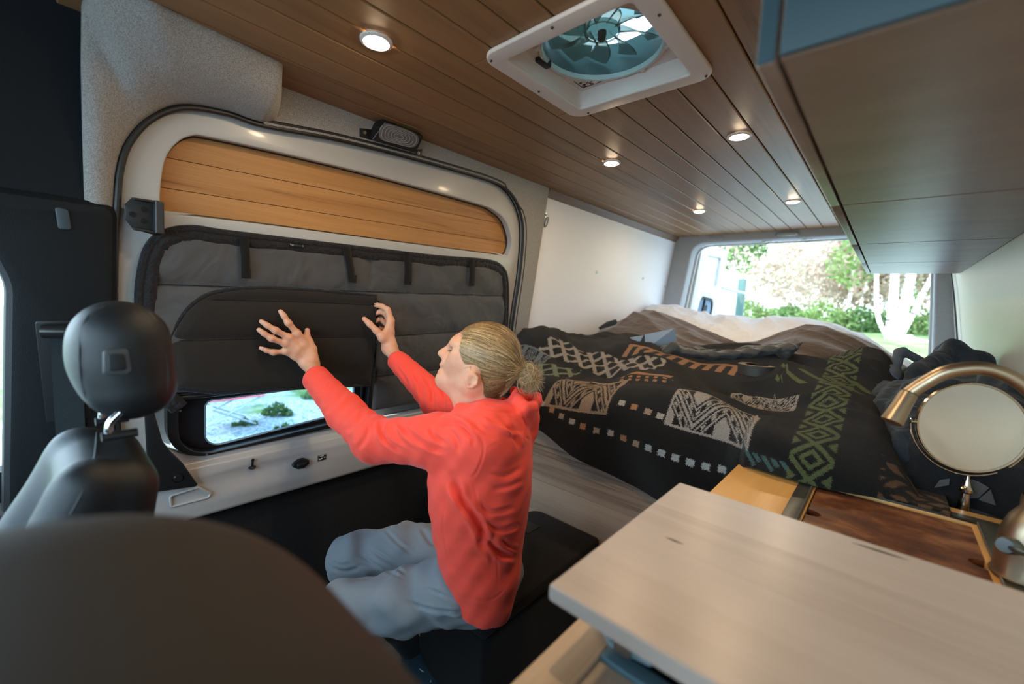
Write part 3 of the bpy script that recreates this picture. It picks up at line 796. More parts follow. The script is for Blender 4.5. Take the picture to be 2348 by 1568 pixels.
# roller bracket on the front edge of the door
t = thing('door_bracket', wp(.2, -.44, .02), 'black angled metal bracket screwed to the white door frame left of the cedar boards', 'bracket')
H = .022
bo = [W(*p, H) for p in [(303, 452), (285, 470), (287, 502), (305, 525), (350, 538), (372, 536), (370, 465)]]
plate('bracket_plate', [rpoly(bo, .004)], .006, wall_xf(H-.006), BLACK_PLASTIC, t, bevel=.002)
fl = [W(*p, H) for p in [(352, 458), (372, 464), (373, 536), (352, 533)]]
plate('bracket_flange', [rpoly(fl, .002)], .03, wall_xf(H-.002), mat('satin black steel', (.03, .03, .03), rough=.4), t, bevel=.003)
plate('bracket_lip', [rpoly([W(*p, H) for p in [(303, 452), (355, 460), (355, 466), (305, 458)]], .001)], .02, wall_xf(H-.002), BLACK_PLASTIC, t, bevel=.002)
plate('bracket_lip', [rpoly([W(*p, H) for p in [(303, 520), (355, 529), (355, 535), (305, 527)]], .001)], .02, wall_xf(H-.002), BLACK_PLASTIC, t, bevel=.002)
for (u, v) in ((304, 491), (332, 480), (331, 507)):
    y, s = W(u, v, H); lathe('bolt', [(0, .002), (.003, .002), (.0035, .005), (.006, .005), (.007, 0)], wp(y, s, H), SCREW, t, axis=WN, n=14)

# ================================================================== insulated cover over the door window
cover_t = thing('window_cover', wp(.9, -.96, .0), 'charcoal quilted insulated window cover with black binding fixed over the sliding door window', 'window cover')
co = [W(*p) for p in [(400, 940), (360, 900), (332, 830), (320, 740), (320, 660), (332, 590), (352, 552), (385, 532), (440, 524), (520, 535), (700, 556), (850, 573), (1000, 590), (1110, 598), (1145, 610), (1160, 640), (1161, 720), (1155, 800), (1150, 905), (1140, 960), (1000, 990), (870, 1020)]]
co[-3] = (1.66, -1.09); co[-2] = (1.3, -1.10); co[-1] = (.905, -1.10)
sp_ = [(p[0], p[1]) for p in spline([(a, b_, 0) for a, b_ in co[:-3]], 5)]
edge = sp_+[co[-3], co[-2], co[-1], (.905, -.93), (.25, -.93)]
def rowy(s): return s
SEAMS = [W(700, 657)[1], W(1000, 671)[1]]
def seam_s(k, y):
    # horizontal quilting seams in s as functions of y
    pts = [((330, 650), (850, 668), (1160, 678)), ((390, 790), (860, 772), (1150, 752)), ((860, 862), (1000, 846), (1140, 830)), ((860, 955), (1000, 925), (1130, 905))][k]
    q = [W(*p) for p in pts]; q.sort()
    return float(np.interp(y, [a for a, _ in q], [b_ for _, b_ in q]))
def puff_plate(name, outline, holes, base, puff, seams, mat_, parent, n=(200, 110), yseams=(), noise=0.0, back=.012, edgew=.03):
    """quilted pad: grid clipped to the outline, height puffed between seam lines"""
    from mathutils.geometry import intersect_point_line
    O = np.array(outline); x0, y0 = O.min(0); x1, y1 = O.max(0)
    def inside(p, P):
        c = False; j = len(P)-1
        for i in range(len(P)):
            if (P[i][1] > p[1]) != (P[j][1] > p[1]) and p[0] < (P[j][0]-P[i][0])*(p[1]-P[i][1])/(P[j][1]-P[i][1])+P[i][0]: c = not c
            j = i
        return c
    E0 = O; E1 = np.roll(O, -1, 0); dE = E1-E0; LE = (dE**2).sum(1)+1e-12
    def edist(p):
        t = np.clip(((p-E0)*dE).sum(1)/LE, 0, 1); q = E0+dE*t[:, None]
        k = ((q-p)**2).sum(1); i = int(k.argmin()); return math.sqrt(k[i]), q[i]
    nu, nv = n; vid = {}; V = []; F = []
    du, dv = (x1-x0)/(nu-1), (y1-y0)/(nv-1)
    cell = math.hypot(du, dv)
    ins = {}
    def get(i, j):
        if (i, j) in vid: return vid[(i, j)]
        p = np.array([x0+i*du, y0+j*dv]); ins_ = inside(p, outline); d, q = edist(p)
        if not ins_:
            if d > cell*1.05: vid[(i, j)] = None; return None
            p = q; d = 0
        elif d < cell*.45: p = q; d = 0
        hs = base
        ds = min([abs(p[1]-f(p[0])) for f in seams]+[abs(p[0]-f) for f in yseams]+[9])
        h = base+puff*(1-math.exp(-(ds/.022)**1.2))*min(1, (d/edgew))**.6
        if noise: h += noise*(fold_noise(p[0], p[1]))*min(1, d/.05)
        if d == 0: h = base-back
        vid[(i, j)] = len(V); V.append(wp(p[0], p[1], h)); return vid[(i, j)]
    for i in range(nu-1):
        for j in range(nv-1):
            f = [get(i, j), get(i+1, j), get(i+1, j+1), get(i, j+1)]
            f = [k for k in f if k is not None]
            if len(f) >= 3 and len(set(f)) == len(f): F.append(f)
    return mesh_obj(name, V, F, mat_, parent, angle=None)
_ph = rng.uniform(0, 6.28, 24)
def fold_noise(y, s):
    a = y*.9+s*.55
    return (math.sin(38*a+2.2*math.sin(9*s+_ph[0])+_ph[1])*.5+math.sin(61*(y-.6*s)+3*math.sin(7*y+_ph[2]))*.3+math.sin(17*y+23*s+_ph[3])*.4)*(1 if y > .9 else .45)
pad = puff_plate('quilted_panel', edge, [], .0, .012, [lambda y: seam_s(0, y), lambda y: seam_s(1, y) if y > .8 else -9, lambda y: seam_s(2, y) if y > .8 else -9, lambda y: seam_s(3, y) if y > .8 else -9], SHADE_GREY, cover_t, n=(240, 110), yseams=(W(850, 600)[0],), noise=.004)
# binding all around
bind = [(a, b_) for a, b_ in sp_]+[(1.66, -1.09)]
bm = bmesh.new(); bm_tube(bm, [wp(a, b_, .004) for a, b_ in bind], .011, 10)
obj_bm('edge_binding', bm, SHADE_TRIM, cover_t)
def offs(P, d):
    P = np.array(P); T = np.gradient(P, axis=0); T /= np.linalg.norm(T, axis=1)[:, None]+1e-9
    return P+np.stack([T[:, 1], -T[:, 0]], 1)*d
ib = offs(bind, .022)
V = []; F = []
A = offs(bind, .004); Bq = offs(bind, .036)
for i in range(len(bind)):
    for k in range(5):
        q = A[i]+(Bq[i]-A[i])*k/4
        V.append(wp(q[0], q[1], .009+.008*math.sin(PI*k/4)+.0025*math.sin(i*1.9+k)*math.sin(i*.37)))
for i in range(len(bind)-1):
    for k in range(4): F.append((i*5+k, (i+1)*5+k, (i+1)*5+k+1, i*5+k+1))
mesh_obj('gathered_border', V, F, SHADE_TRIM, cover_t, angle=None)
# seam threads
def seam_thread(k, y0, y1, name='seam'):
    pts = [wp(y, seam_s(k, y), .004) for y in np.linspace(y0, y1, 24)]
    tube(name, pts, .0018, SHADE_TRIM, cover_t, n=6)
seam_thread(0, .19, 1.62); [seam_thread(k, .90, 1.63) for k in (1, 2, 3)]
# straps
for (u0, u1, v0, v1, dx) in ((549, 570, 548, 637, 4), (785, 802, 572, 647, 14), (926, 942, 584, 652, 0), (1076, 1088, 600, 655, -2)):
    a0, s0 = W(u0, v0, .022); a1, _ = W(u1, v0, .022); b0, s1_ = W(u0+dx, v1, .022); b1, _ = W(u1+dx, v1, .022)
    def strap(u, v, a0=a0, a1=a1, b0=b0, b1=b1, s0=s0, s1_=s1_):
        return wp((a0+(a1-a0)*u)*(1-v)+(b0+(b1-b0)*u)*v, s0+.012+(s1_-s0-.012)*v, .020+.006*math.sin(PI*v*.9)+(.004 if v < .05 else 0))
    o = grid('strap', strap, 3, 14, WEBBING, cover_t); solidify(o, .0025); bake(o)
    o2 = plate('strap_tab', [[(b0, s1_+.028), (b1, s1_+.028), (b1, s1_-.0005), (b0, s1_-.0005)]], .004, wall_xf(.022), WEBBING, o, bevel=.001)
# woven tag (white letters, ring mark)
y0_, s0_ = W(680, 562, .02)
tg = plate('woven_tag', [rect(y0_-.022, y0_+.024, s0_-.008, s0_+.007)], .001, wall_xf(.0175), WEBBING, cover_t)
LET = mat('pale thread', (.5, .5, .47), rough=.7); LET2 = mat('grey thread', (.10, .10, .10), rough=.7)
tx = lambda yc: (lambda a, b_, h: wp(yc+a, s0_+b_, .0195+h))
text_mesh('tag_letters', 'Van', .0085, tx(y0_-.014), LET, tg)
text_mesh('tag_letters', 'Essential', .0062, tx(y0_+.004), LET2, tg) if False else text_mesh('tag_letters', 'Essentials', .0055, tx(y0_+.0055), LET2, tg)
tube('tag_ring', [wp(y0_+.0205+a, s0_-.0005+b_, .0195) for a, b_ in circ(16, .0022)], .0004, LET, tg, n=5, closed=True)

# flap: dark lining panel rolled up over the window and held at its right edge
flap_t = thing('cover_flap', wp(.6, -.93, .03), 'dark brown quilted flap folded over the window cover, right edge pinched by the person', 'flap')
fo = [W(*p, .03) for p in [(400, 895), (392, 800), (400, 765), (430, 715), (470, 683), (520, 668), (600, 662), (740, 668), (858, 676), (852, 800), (845, 880), (700, 893), (500, 905)]]
fs = [(p[0], p[1]) for p in spline([(a, b_, 0) for a, b_ in fo[:8]], 5)]+fo[8:]
def flap_h(y, s):
    q = max(0, (y-.55)/.33); return .012+.040*q*q
fseam = [lambda y: W(600, 690, .03)[1]+(y-.5)*.0, lambda y: float(np.interp(y, [.25, .86], [W(395, 783, .03)[1], W(850, 770, .03)[1]]))]
_wp = wp
def puff_flap():
    global wp
    def w2(a, b_, h=0): return _wp(a, b_, h+flap_h(a, b_))
    wp = w2
    try:
        o = puff_plate('flap_panel', fs, [], .0, .012, fseam, SHADE_BROWN, flap_t, n=(150, 80), back=.010, noise=.0015)
    finally: wp = _wp
    return o
puff_flap()
pe = [q for q in fs]
tube('flap_binding', [wp(a, b_, flap_h(a, b_)-.003) for a, b_ in pe+[pe[0]]], .006, SHADE_TRIM, flap_t, n=8)
grid('flap_back', lambda u, v: wp(.875+.0*u, W(855, 690, .04)[1]+(W(846, 875, .04)[1]-W(855, 690, .04)[1])*v, .02+.03*u), 4, 20, SHADE_TRIM, flap_t)
for f, nm in ((fseam[0], 'flap_seam'), (fseam[1], 'flap_seam')):
    tube(nm, [wp(y, f(y), flap_h(y, 0)+.003) for y in np.linspace(.34 if f is fseam[0] else .26, .865, 24)], .0015, SHADE_TRIM, flap_t, n=6)
# ================================================================== ceiling lights
LED = mat('warm lamp lens', (1, .9, .7), emit=(1.0, .76, .48), estr=155.0)
LEDRING = mat('white lamp ring', (.75, .73, .68), rough=.35)
LP = [((-.975, .56), 'small round downlight in the boards nearest the front, left of the roof fan'),
      ((-.943, 1.640), 'small round downlight in the middle of the left row, behind the fan'),
      ((-.938, 2.727), 'small round downlight furthest back in the left row'),
      ((-.449, 1.632), 'small round downlight just behind the fan beside the overhead cabinets'),
      ((-.452, 2.727), 'small round downlight furthest back beside the overhead cabinets')]
LP.append(((-.455, .545), 'small round downlight at the front right, between the fan and the cab'))
for (x, y), lab in LP:
    t = thing('ceiling_light', (x, y, 1.9), lab, 'light', 'downlights in the boarded ceiling')
    lathe('trim_ring', [(.0275, -.0005), (.038, -.0005), (.0375, -.004), (.030, -.0065), (.0275, -.005)], (x, y, 1.9), LEDRING, t, n=40, closed=True)
    lathe('lamp_lens', [(0.0275, -.001), (.0275, -.006), (.022, -.0085), (0, -.0095)], (x, y, 1.9), LED, t, n=32)
# screws in the edge board
for (u, v), lab in (((780, 268), 'dark screw in the ceiling edge trim ahead of the work lamp'), ((1100, 372), 'dark screw in the ceiling edge trim behind the work lamp')):
    y, s = W(u, v, .012); lathe('screw', [(0, .0005), (.004, .001), (.006, 0)], (-1.4275, y, 1.9+s*.99), SCREW, axis=(1, 0, 0), n=16, label=lab, cat='screw')

# ================================================================== roof fan
fan = thing('roof_fan', (FC[0], FC[1], 1.9), 'white square roof fan with smoky blades behind its round opening in the ceiling', 'roof fan')
FW = mat('fan white plastic', (.66, .61, .56), rough=.42)
FSM = mat('smoky fan plastic', (.36, .44, .40), rough=.2, trans=.8, ior=1.1, spec=.5)
FSM2 = mat('smoky lid', (.22, .38, .38), rough=.2, trans=.9, ior=1.05)
cx_, cy_ = FC[0]-.0, FC[1]+.002
sq = lambda r, rr: rpoly([(cx_-r, cy_-r), (cx_+r, cy_-r), (cx_+r, cy_+r), (cx_-r, cy_+r)], rr)
dn = lambda z0: (lambda a, b_, h: np.array([a, b_, z0-h]))
plate('trim_frame', [sq(.214, .045), sq(.166, .012)], .012, dn(1.9), FW, fan, bevel=.005)
# sloping inner walls
def well(u, v):
    a = 2*PI*u; c, s_ = math.cos(a), math.sin(a); m = max(abs(c), abs(s_))
    r0 = .167/m; r1 = .163/m
    r = r0+(r1-r0)*v; return np.array([cx_+c*r, cy_+s_*r, 1.892+.048*v])
grid('inner_well', well, 121, 4, FW, fan)
bm = bmesh.new()
R0 = .153
N_ = 96
o = plate('shroud_plate', [sq(.1645, .004), circ_ if False else [(cx_+x, cy_+y) for x, y in circ(96, R0)]], .006, dn(1.946), FW, fan, bevel=.001)
lathe('shroud_ring', [(.151, 1.948), (.151, 1.935), (.154, 1.933), (.159, 1.936), (.163, 1.942)], (cx_, cy_, 0), FW, fan, n=96)
lathe('shroud_ring_edge', [(.1465, 1.946), (.148, 1.934), (.1515, 1.933), (.1515, 1.946)], (cx_, cy_, 0), mat('pale green ring', (.45, .56, .53), rough=.3), fan, n=96)
lathe('fan_throat', [(.150, 1.946), (.150, 2.00), (.155, 2.03)], (cx_, cy_, 0), mat('throat plastic', (.10, .15, .14), rough=.4), fan, n=64)
for a in (.62, 1.33, 2.2, 3.77, 4.62): box('shroud_clip', (cx_+.160*math.cos(a)-.007, cy_+.160*math.sin(a)-.007, 1.932), (cx_+.160*math.cos(a)+.007, cy_+.160*math.sin(a)+.007, 1.942), FW, fan, bevel=.003)
for q in ((-.195, -.19), (-.195, .0), (-.155, .197), (.195, .19), (.195, -.1), (.0, -.2)):
    lathe('screw', [(0, -.002), (.0025, -.003), (.0035, 0)], (cx_+q[0], cy_+q[1], 1.888), SCREW, fan, n=12)
nb = 10
for k in range(nb):
    a0 = 2*PI*k/nb+.12
    def blade(u, v):
        r = .040+.104*u; w = .020+.030*u; a = a0+.22*u*u+ (v-.5)*w/r*1.15
        return np.array([cx_+r*math.cos(a), cy_+r*math.sin(a), 1.985+(v-.5)*.034*(1-.35*u)])
    o = grid('fan_blade', blade, 12, 6, FSM, fan); solidify(o, .0015)
lathe('fan_hub', [(0, 1.962), (.012, 1.962), (.013, 1.972), (.038, 1.974), (.044, 1.980), (.045, 2.01), (.030, 2.02), (0, 2.02)], (cx_, cy_, 0), FSM, fan, n=48)
lathe('hub_cap', [(0, 1.952), (.008, 1.953), (.010, 1.958), (.010, 1.975)], (cx_, cy_, 0), BLACK_PLASTIC, fan, n=24)
tube('hub_ring', [(cx_+x, cy_+y, 1.972) for x, y in circ(48, .042)], .0022, FSM, fan, n=8, closed=True)
# insect screen: fine mesh pattern made by the material
m_, nt_, b_ = _nt('insect screen'); L_ = nt_.links.new
tc_ = node(nt_, 'ShaderNodeTexCoord'); sp2 = node(nt_, 'ShaderNodeSeparateXYZ'); L_(tc_.outputs['Object'], sp2.inputs[0])
def _m(op, a, b2=None):
    n = node(nt_, 'ShaderNodeMath', operation=op)
    for i, x in enumerate((a, b2)):
        if x is None: continue
        if isinstance(x, (int, float)): n.inputs[i].default_value = x
        else: L_(x, n.inputs[i])
    return n.outputs[0]
fx_ = _m('LESS_THAN', _m('FRACT', _m('MULTIPLY', sp2.outputs['X'], 550)), .28); fy_ = _m('LESS_THAN', _m('FRACT', _m('MULTIPLY', sp2.outputs['Y'], 550)), .28)
tr_ = node(nt_, 'ShaderNodeBsdfTransparent'); mx_ = node(nt_, 'ShaderNodeMixShader')
L_(_m('MAXIMUM', fx_, fy_), mx_.inputs[0]); L_(tr_.outputs[0], mx_.inputs[1]); L_(b_.outputs[0], mx_.inputs[2]); L_(mx_.outputs[0], nt_.nodes['Material Output'].inputs[0])
setp(b_, **{'Base Color': (.05, .07, .065, 1), 'Roughness': .5})
lathe('insect_screen', [(0, 1.9475), (.1495, 1.9475)], (cx_, cy_, 0), m_, fan, n=64)
# lid above with louvre bars
plate('rain_lid', [sq(.17, .03)], .004, dn(2.10), FSM2, fan, bevel=.001)
for k in range(5): box('lid_bar', (cx_+.02, cy_-.13+k*.062, 2.06), (cx_+.17, cy_-.115+k*.062, 2.075), mat('lid bar', (.03, .05, .05), rough=.4) if k == 0 else bpy.data.materials['lid bar'], fan)
for sgn in (-1, 1): box('lid_side', (cx_+sgn*.172-.006, cy_-.175, 1.94), (cx_+sgn*.172+.006, cy_+.175, 2.10), FSM, fan)
box('lid_side', (cx_-.175, cy_-.181, 1.94), (cx_+.175, cy_-.169, 2.10), FSM, fan)
box('lid_motor', (cx_-.165, cy_-.06, 1.93), (cx_-.145, cy_-.01, 1.965), BLACK_PLASTIC, fan, bevel=.004)
# rating label on the shroud corner
lx, ly = cx_-.105, cy_+.145
lab_xf = lambda a, b_, h: np.array([a, b_, 1.9395-h])
INK = mat('label ink', (.03, .025, .02), rough=.6)
cr_ = (cx_-.160, cy_+.160)
plate('label_line', [[(cr_[0]+.012, cr_[1]-.060), (cr_[0]+.0145, cr_[1]-.060), (cr_[0]+.0145, cr_[1]-.0145), (cr_[0]+.075, cr_[1]-.0145), (cr_[0]+.075, cr_[1]-.012), (cr_[0]+.012, cr_[1]-.012)]], .0004, lab_xf, INK, fan)
for (ax_, ay_) in ((.018, -.045), (.022, -.030)):
    plate('label_triangle', [[(cr_[0]+ax_, cr_[1]+ay_), (cr_[0]+ax_+.011, cr_[1]+ay_+.002), (cr_[0]+ax_+.004, cr_[1]+ay_+.011)]], .0004, lab_xf, INK, fan)
for (ax_, ay_, rr_) in ((.024, -.022, .0055), (.040, -.028, .0045), (.052, -.024, .0065)):
    P_ = [(cr_[0]+ax_+rr_*math.cos(a), cr_[1]+ay_+rr_*math.sin(a), 1.939) for a in np.linspace(.6, 5.6, 24)]
    tube('label_symbol', P_, .0009, INK, fan, n=5)
# ================================================================== work lamp on the felt strip
wl = thing('work_lamp', on(912, 312, 0, -1.37), 'black boxy work lamp with ribbed oval lens bolted above the sliding door', 'lamp')
N2 = unit([.80, -.05, -.60]); U2 = unit(np.cross(N2, [0, 0, 1.0])); U2 = U2 if U2[1] > 0 else -U2; V2 = np.cross(N2, U2); V2 = V2 if V2[2] > 0 else -V2
O2 = on(912, 312, 0, -1.365)
def px2(u, v):
    r = ray(u, v); P = EYE+r*(((O2-EYE)@N2)/(r@N2)); return float((P-O2)@U2), float((P-O2)@V2)
pxf = lambda h0: (lambda a, b_, h: O2+U2*a+V2*b_+N2*(h0+h))
body = [px2(*p) for p in [(852, 322), (884, 279), (972, 314), (953, 352)]]
plate('lamp_housing', [rpoly(body, .004)], .055, pxf(-.055), BLACK_PLASTIC, wl, bevel=.004)
ln = [px2(*p) for p in [(868, 306), (874, 288), (892, 283), (940, 299), (958, 312), (958, 328), (942, 338), (900, 328), (874, 320)]]
ln = [(p[0], p[1]) for p in spline([(a, b_, 0) for a, b_ in ln], 5, True)]
lc = np.mean(ln, 0)
plate('lens', [ln], .006, pxf(-.001), mat('ribbed lens', (.13, .12, .12), rough=.2, spec=.8), wl, bevel=.003)
for s_ in (.86, .70, .54, .38, .22):
    tube('lens_rib', [O2+U2*(lc[0]+(a-lc[0])*s_)+V2*(lc[1]+(b_-lc[1])*s_)+N2*.0052 for a, b_ in ln], .0011, mat('lens ridge', (.30, .28, .27), rough=.2) if s_ == .86 else bpy.data.materials['lens ridge'], wl, n=5, closed=True)
for q, pp in (((836, 304), [(822, 294), (856, 298), (852, 322), (822, 314)]), ((959, 351), [(950, 344), (966, 342), (964, 360), (950, 358)])):
    quad = [W(*p, .012) for p in pp]; plate('bracket_ear', [rpoly(quad, .003)], .004, wall_xf(.017), BLACK_PLASTIC, wl, bevel=.001)
    y, s = W(*q, .02); lathe('nut', [(0, .006), (.003, .006), (.0035, .003), (.006, .003), (.007, 0)], wp(y, s, .021), STEEL, wl, axis=WN, n=6)
box('bracket_arm', (-1.425, O2[1]-.05, 1.862), (-1.36, O2[1]+.055, 1.886), BLACK_PLASTIC, wl, bevel=.002)

# ================================================================== overhead cabinets on the right
ZC = 1.55
cabs = [(.50, 1.228), (1.232, 1.918), (1.922, 2.598), (2.602, 3.262)]
labs = ['overhead cabinet nearest the camera, with the blue green painted end', 'second overhead cabinet along the right wall, behind the painted end one', 'third overhead cabinet along the right wall', 'rearmost and smallest looking overhead cabinet by the open rear doors']
EDGE = mat('painted edge light', (.55, .45, .33), rough=.3)  # cream colour painted in for the window light along the door edges
for (y0, y1), lab in zip(cabs, labs):
    t = thing('overhead_cabinet', (.06, y0, ZC), lab, 'cabinet', 'overhead cabinets on the right wall')
    bm = bmesh.new()
    pr = [(-.107, ZC), (RX(ZC)-.001, ZC), (RX(1.893)-.001, 1.893), (-.107, 1.893)]
    A = [bm.verts.new((x, y0+.001, z)) for x, z in pr]; B = [bm.verts.new((x, y1-.001, z)) for x, z in pr]
    for k in range(4): bm.faces.new((A[k], A[(k+1) % 4], B[(k+1) % 4], B[k]))
    bm.faces.new(A); bm.faces.new(B[::-1])
    bmesh.ops.bevel(bm, geom=list(bm.edges), offset=.0012, segments=1, affect='EDGES')
    obj_bm('body', bm, CAB_UNDER, t, smooth=False)
    d = box('door', (-.127, y0+.0015, ZC-.001), (-.1115, y1-.0015, 1.885), TRIM_WOOD if False else CAB_UNDER, t, bevel=.001)
    box('lit_edge', (-.1285, y0+.0015, ZC-.0005), (-.127, y1-.0015, 1.885), EDGE, d, bevel=.0005)
    if y0 < .6:
        pr = [(-.1065, ZC+.001), (RX(ZC)-.002, ZC+.001), (RX(1.89)-.002, 1.89), (-.1065, 1.89)]
        plate('end_panel', [pr], .006, lambda a, b_, h: np.array([a, y0-h, b_]), TEAL, t, bevel=.001)
        plate('door_end', [[(-.1275, ZC), (-.112, ZC), (-.112, 1.884), (-.1275, 1.884)]], .002, lambda a, b_, h: np.array([a, y0+.001-h, b_]), TEAL, t)

# ================================================================== wall hardware
def on_panel(u, v): 
    y, s = W(u, v, 0); return y, s
for k, (u, v) in enumerate(((1368, 624), (1474, 638), (1524, 657))):
    y, s = on_panel(u, v)
    t = thing('wall_grommet', wp(y, s, 0), ['round threaded insert in the white panel nearest the sliding door', 'round threaded insert in the middle of the white panel', 'round threaded insert in the white panel closest to the rear pillar'][k], 'insert', 'threaded inserts in the white wall panel')
    r = .011 if k < 2 else .009
    lathe('washer', [(r*.45, .001), (r, .001), (r*.9, .004), (r*.5, .004), (r*.45, .001)], wp(y, s, 0), mat('zinc washer', (.45, .45, .45), rough=.35, metal=.6) if k == 0 else bpy.data.materials['zinc washer'], t, axis=WN, n=24)
    lathe('bore', [(0, .0015), (r*.46, .0015)], wp(y, s, 0), BLACK_PLASTIC, t, axis=WN, n=16)
y, s = on_panel(1252, 493)
t = thing('wall_hook', wp(y, s, 0), 'metal hanger ring bolted to the white panel at its upper front corner', 'hook')
lathe('bolt_head', [(0, .006), (.005, .006), (.006, .002), (.014, .003), (.015, 0)], wp(y, s, 0), STEEL, t, axis=WN, n=24)
tube('hook_link', [wp(y+a*.011, s-.036+b_*.026, .010+.004*b_) for a, b_ in circ(20)], .003, mat('dull steel link', (.25, .25, .24), rough=.4, metal=.8), t, n=8, closed=True)
tube('cable', [np.array([RX(z)-.014+.0*z, y, z]) for y, z in spline([np.array([3.50, 1.57]), np.array([3.42, 1.45]), np.array([3.38, 1.33]), np.array([3.36, 1.2]), np.array([3.36, 1.0])], 6)], .004, mat('grey cable', (.05, .06, .07), rough=.5), label='thin dark cable hanging down the cream wall beside the right rear pillar', cat='cable')

# ================================================================== galley counter with sink
g = thing('galley_counter', (.03, .9, 0), 'galley cabinet with maple top, wooden edge rail and inset sink against the right wall', 'counter')
body_poly = [(-.262, 0), (.34, 0), (.34, .818), (-.262, .818)]
bm = bmesh.new(); bm_box(bm, (-.262, .33, .0), (.335, 1.44, .56), .003); obj_bm('body', bm, TEAL, g)
bm = bmesh.new()
for lo, hi in (((-.262, .33, .56), (-.245, 1.44, .818)), ((.318, .33, .56), (.335, 1.44, .818)), ((-.245, 1.423, .56), (.318, 1.44, .818)), ((-.245, .33, .56), (.318, .347, .818))): bm_box(bm, lo, hi)
obj_bm('body_walls', bm, TEAL, g)
top = lambda z0: (lambda a, b_, h: np.array([a, b_, z0+h]))
plate('worktop', [[(-.290, .90), (.350, .90), (.350, 1.453), (-.290, 1.453)], [(-.10, 1.0), (.18, 1.0), (.18, 1.37), (-.10, 1.37)]], .03, top(.82), MAPLE, g, bevel=.0015)
plate('edge_rail', [[(-.290, .30), (-.236, .30), (-.236, .899), (-.290, .899)]], .03, top(.82), OAK_RAIL, g, bevel=.0015)
plate('front_board', [[(-.2355, .30), (.34, .30), (.34, .462), (-.2355, .462)]], .022, top(.822), mat('cream board', (.62, .47, .33), rough=.45, mottle=.05), g, bevel=.0015)
plate('blue_strip', [[(-.2355, .463), (-.13, .463), (-.13, .487), (-.2355, .487)]], .03, top(.82), mat('blue grey strip', (.10, .19, .23), rough=.4), g, bevel=.0015)
plate('dark_well', [[(-.2355, .488), (.34, .488), (.34, .899), (-.2355, .899)]], .01, top(.80), BLACK_PLASTIC, g)
SLATE = mat('dark sink rim', (.045, .045, .040), rough=.35, mottle=.4, mscale=60, spec=.6)
rim_o = [(-.137, .98), (.245, .98), (.245, 1.408), (-.137, 1.408)]
rim_i = [(-.107, 1.0), (.190, 1.0), (.190, 1.372), (-.107, 1.372)]
sk = plate('sink_rim', [rim_o, rim_i], .006, top(.848), SLATE, g, bevel=.001)
tube('rim_lip', [(a, b_, .8545) for a, b_ in rim_i], .003, mat('worn lip', (.10, .095, .085), rough=.4), sk, n=8, closed=True)
bm = bmesh.new()
w_ = [(-.107, 1.0), (.190, 1.0), (.190, 1.372), (-.107, 1.372)]
for i in range(4):
    a, b_ = w_[i], w_[(i+1) % 4]
    bm.faces.new([bm.verts.new((a[0], a[1], .85)), bm.verts.new((b_[0], b_[1], .85)), bm.verts.new((b_[0], b_[1], .70)), bm.verts.new((a[0], a[1], .70))])
bm.faces.new([bm.verts.new((x, y, .70)) for x, y in w_])
obj_bm('sink_bowl', bm, STEEL, sk, smooth=False)
# rust brown cutting board over the sink with finger notches
def notch(cx, cy, r, a0, a1, n=12): return [(cx+r*math.cos(a), cy+r*.7*math.sin(a)) for a in np.linspace(a0, a1, n)]
bo = [(-.099, 1.012), (.184, 1.012)]+[(.184, 1.128)]+notch(.184, 1.160, .028, -PI/2, -3*PI/2)+[(.184, 1.195), (.182, 1.352), (-.097, 1.352), (-.098, 1.185)]+notch(-.098, 1.158, .026, PI/2, -PI/2)+[(-.098, 1.13)]
m_, nt_, b_ = _nt('rusty brown board'); L_ = nt_.links.new
tc_ = node(nt_, 'ShaderNodeTexCoord'); n1 = node(nt_, 'ShaderNodeTexNoise'); n1.inputs['Scale'].default_value = 9; n1.inputs['Detail'].default_value = 8; n1.inputs['Roughness'].default_value = .7
mp_ = node(nt_, 'ShaderNodeMapping'); mp_.inputs['Scale'].default_value = (1, 1.6, 1); L_(tc_.outputs['Object'], mp_.inputs[0]); L_(mp_.outputs[0], n1.inputs['Vector'])
cr_r = node(nt_, 'ShaderNodeValToRGB'); e_ = cr_r.color_ramp.elements
e_[0].position = .40; e_[0].color = (.075, .022, .010, 1); e_[1].position = .66; e_[1].color = (.34, .15, .06, 1)
q_ = e_.new(.52); q_.color = (.16, .05, .018, 1)
L_(n1.outputs['Fac'], cr_r.inputs[0]); L_(cr_r.outputs[0], b_.inputs['Base Color']); setp(b_, Roughness=.5)
plate('sink_cover', [bo], .012, top(.836), m_, bevel=.001, label='rust brown board with finger notches covering the sink', cat='board')
# raised pale wooden slab across the counter
tb = thing('table_board', (.03, .62, .92), 'pale greyish wooden flip-up tabletop above the counter in the right foreground', 'tabletop')
plate('board', [rpoly([(-.284, .408), (.345, .408), (.345, .848), (-.284, .848)], .004)], .022, top(.928), TABLE_WOOD, tb, bevel=.004)
for x in (-.21, .22):
    box('bracket', (x-.012, .47, .86), (x+.012, .80, .928), STEEL if x < 0 else STEEL, tb, bevel=.002)
    box('bracket_foot', (x-.014, .50, .808), (x+.014, .78, .861), BLACK_PLASTIC, tb, bevel=.002)
GROOVE = mat('dark grain mark', (.10, .075, .06), rough=.6)
for (u0, v0, u1, v1, w) in ((1525, 1231, 1568, 1248, .0024), (1952, 1243, 2085, 1285, .0035)):
    a = on(u0, v0, 2, .9501); b_ = on(u1, v1, 2, .9501); d_ = unit(b_-a); n_ = np.array([-d_[1], d_[0], 0])
    pts = [(a+(b_-a)*t+n_*w*math.sin(PI*t)*s_)[:2] for s_ in (1, -1) for t in (np.linspace(0, 1, 9) if s_ == 1 else np.linspace(1, 0, 9)[1:-1])]
    plate('grain_mark', [[(float(p[0]), float(p[1])) for p in pts]], .0004, top(.9499), GROOVE, tb)
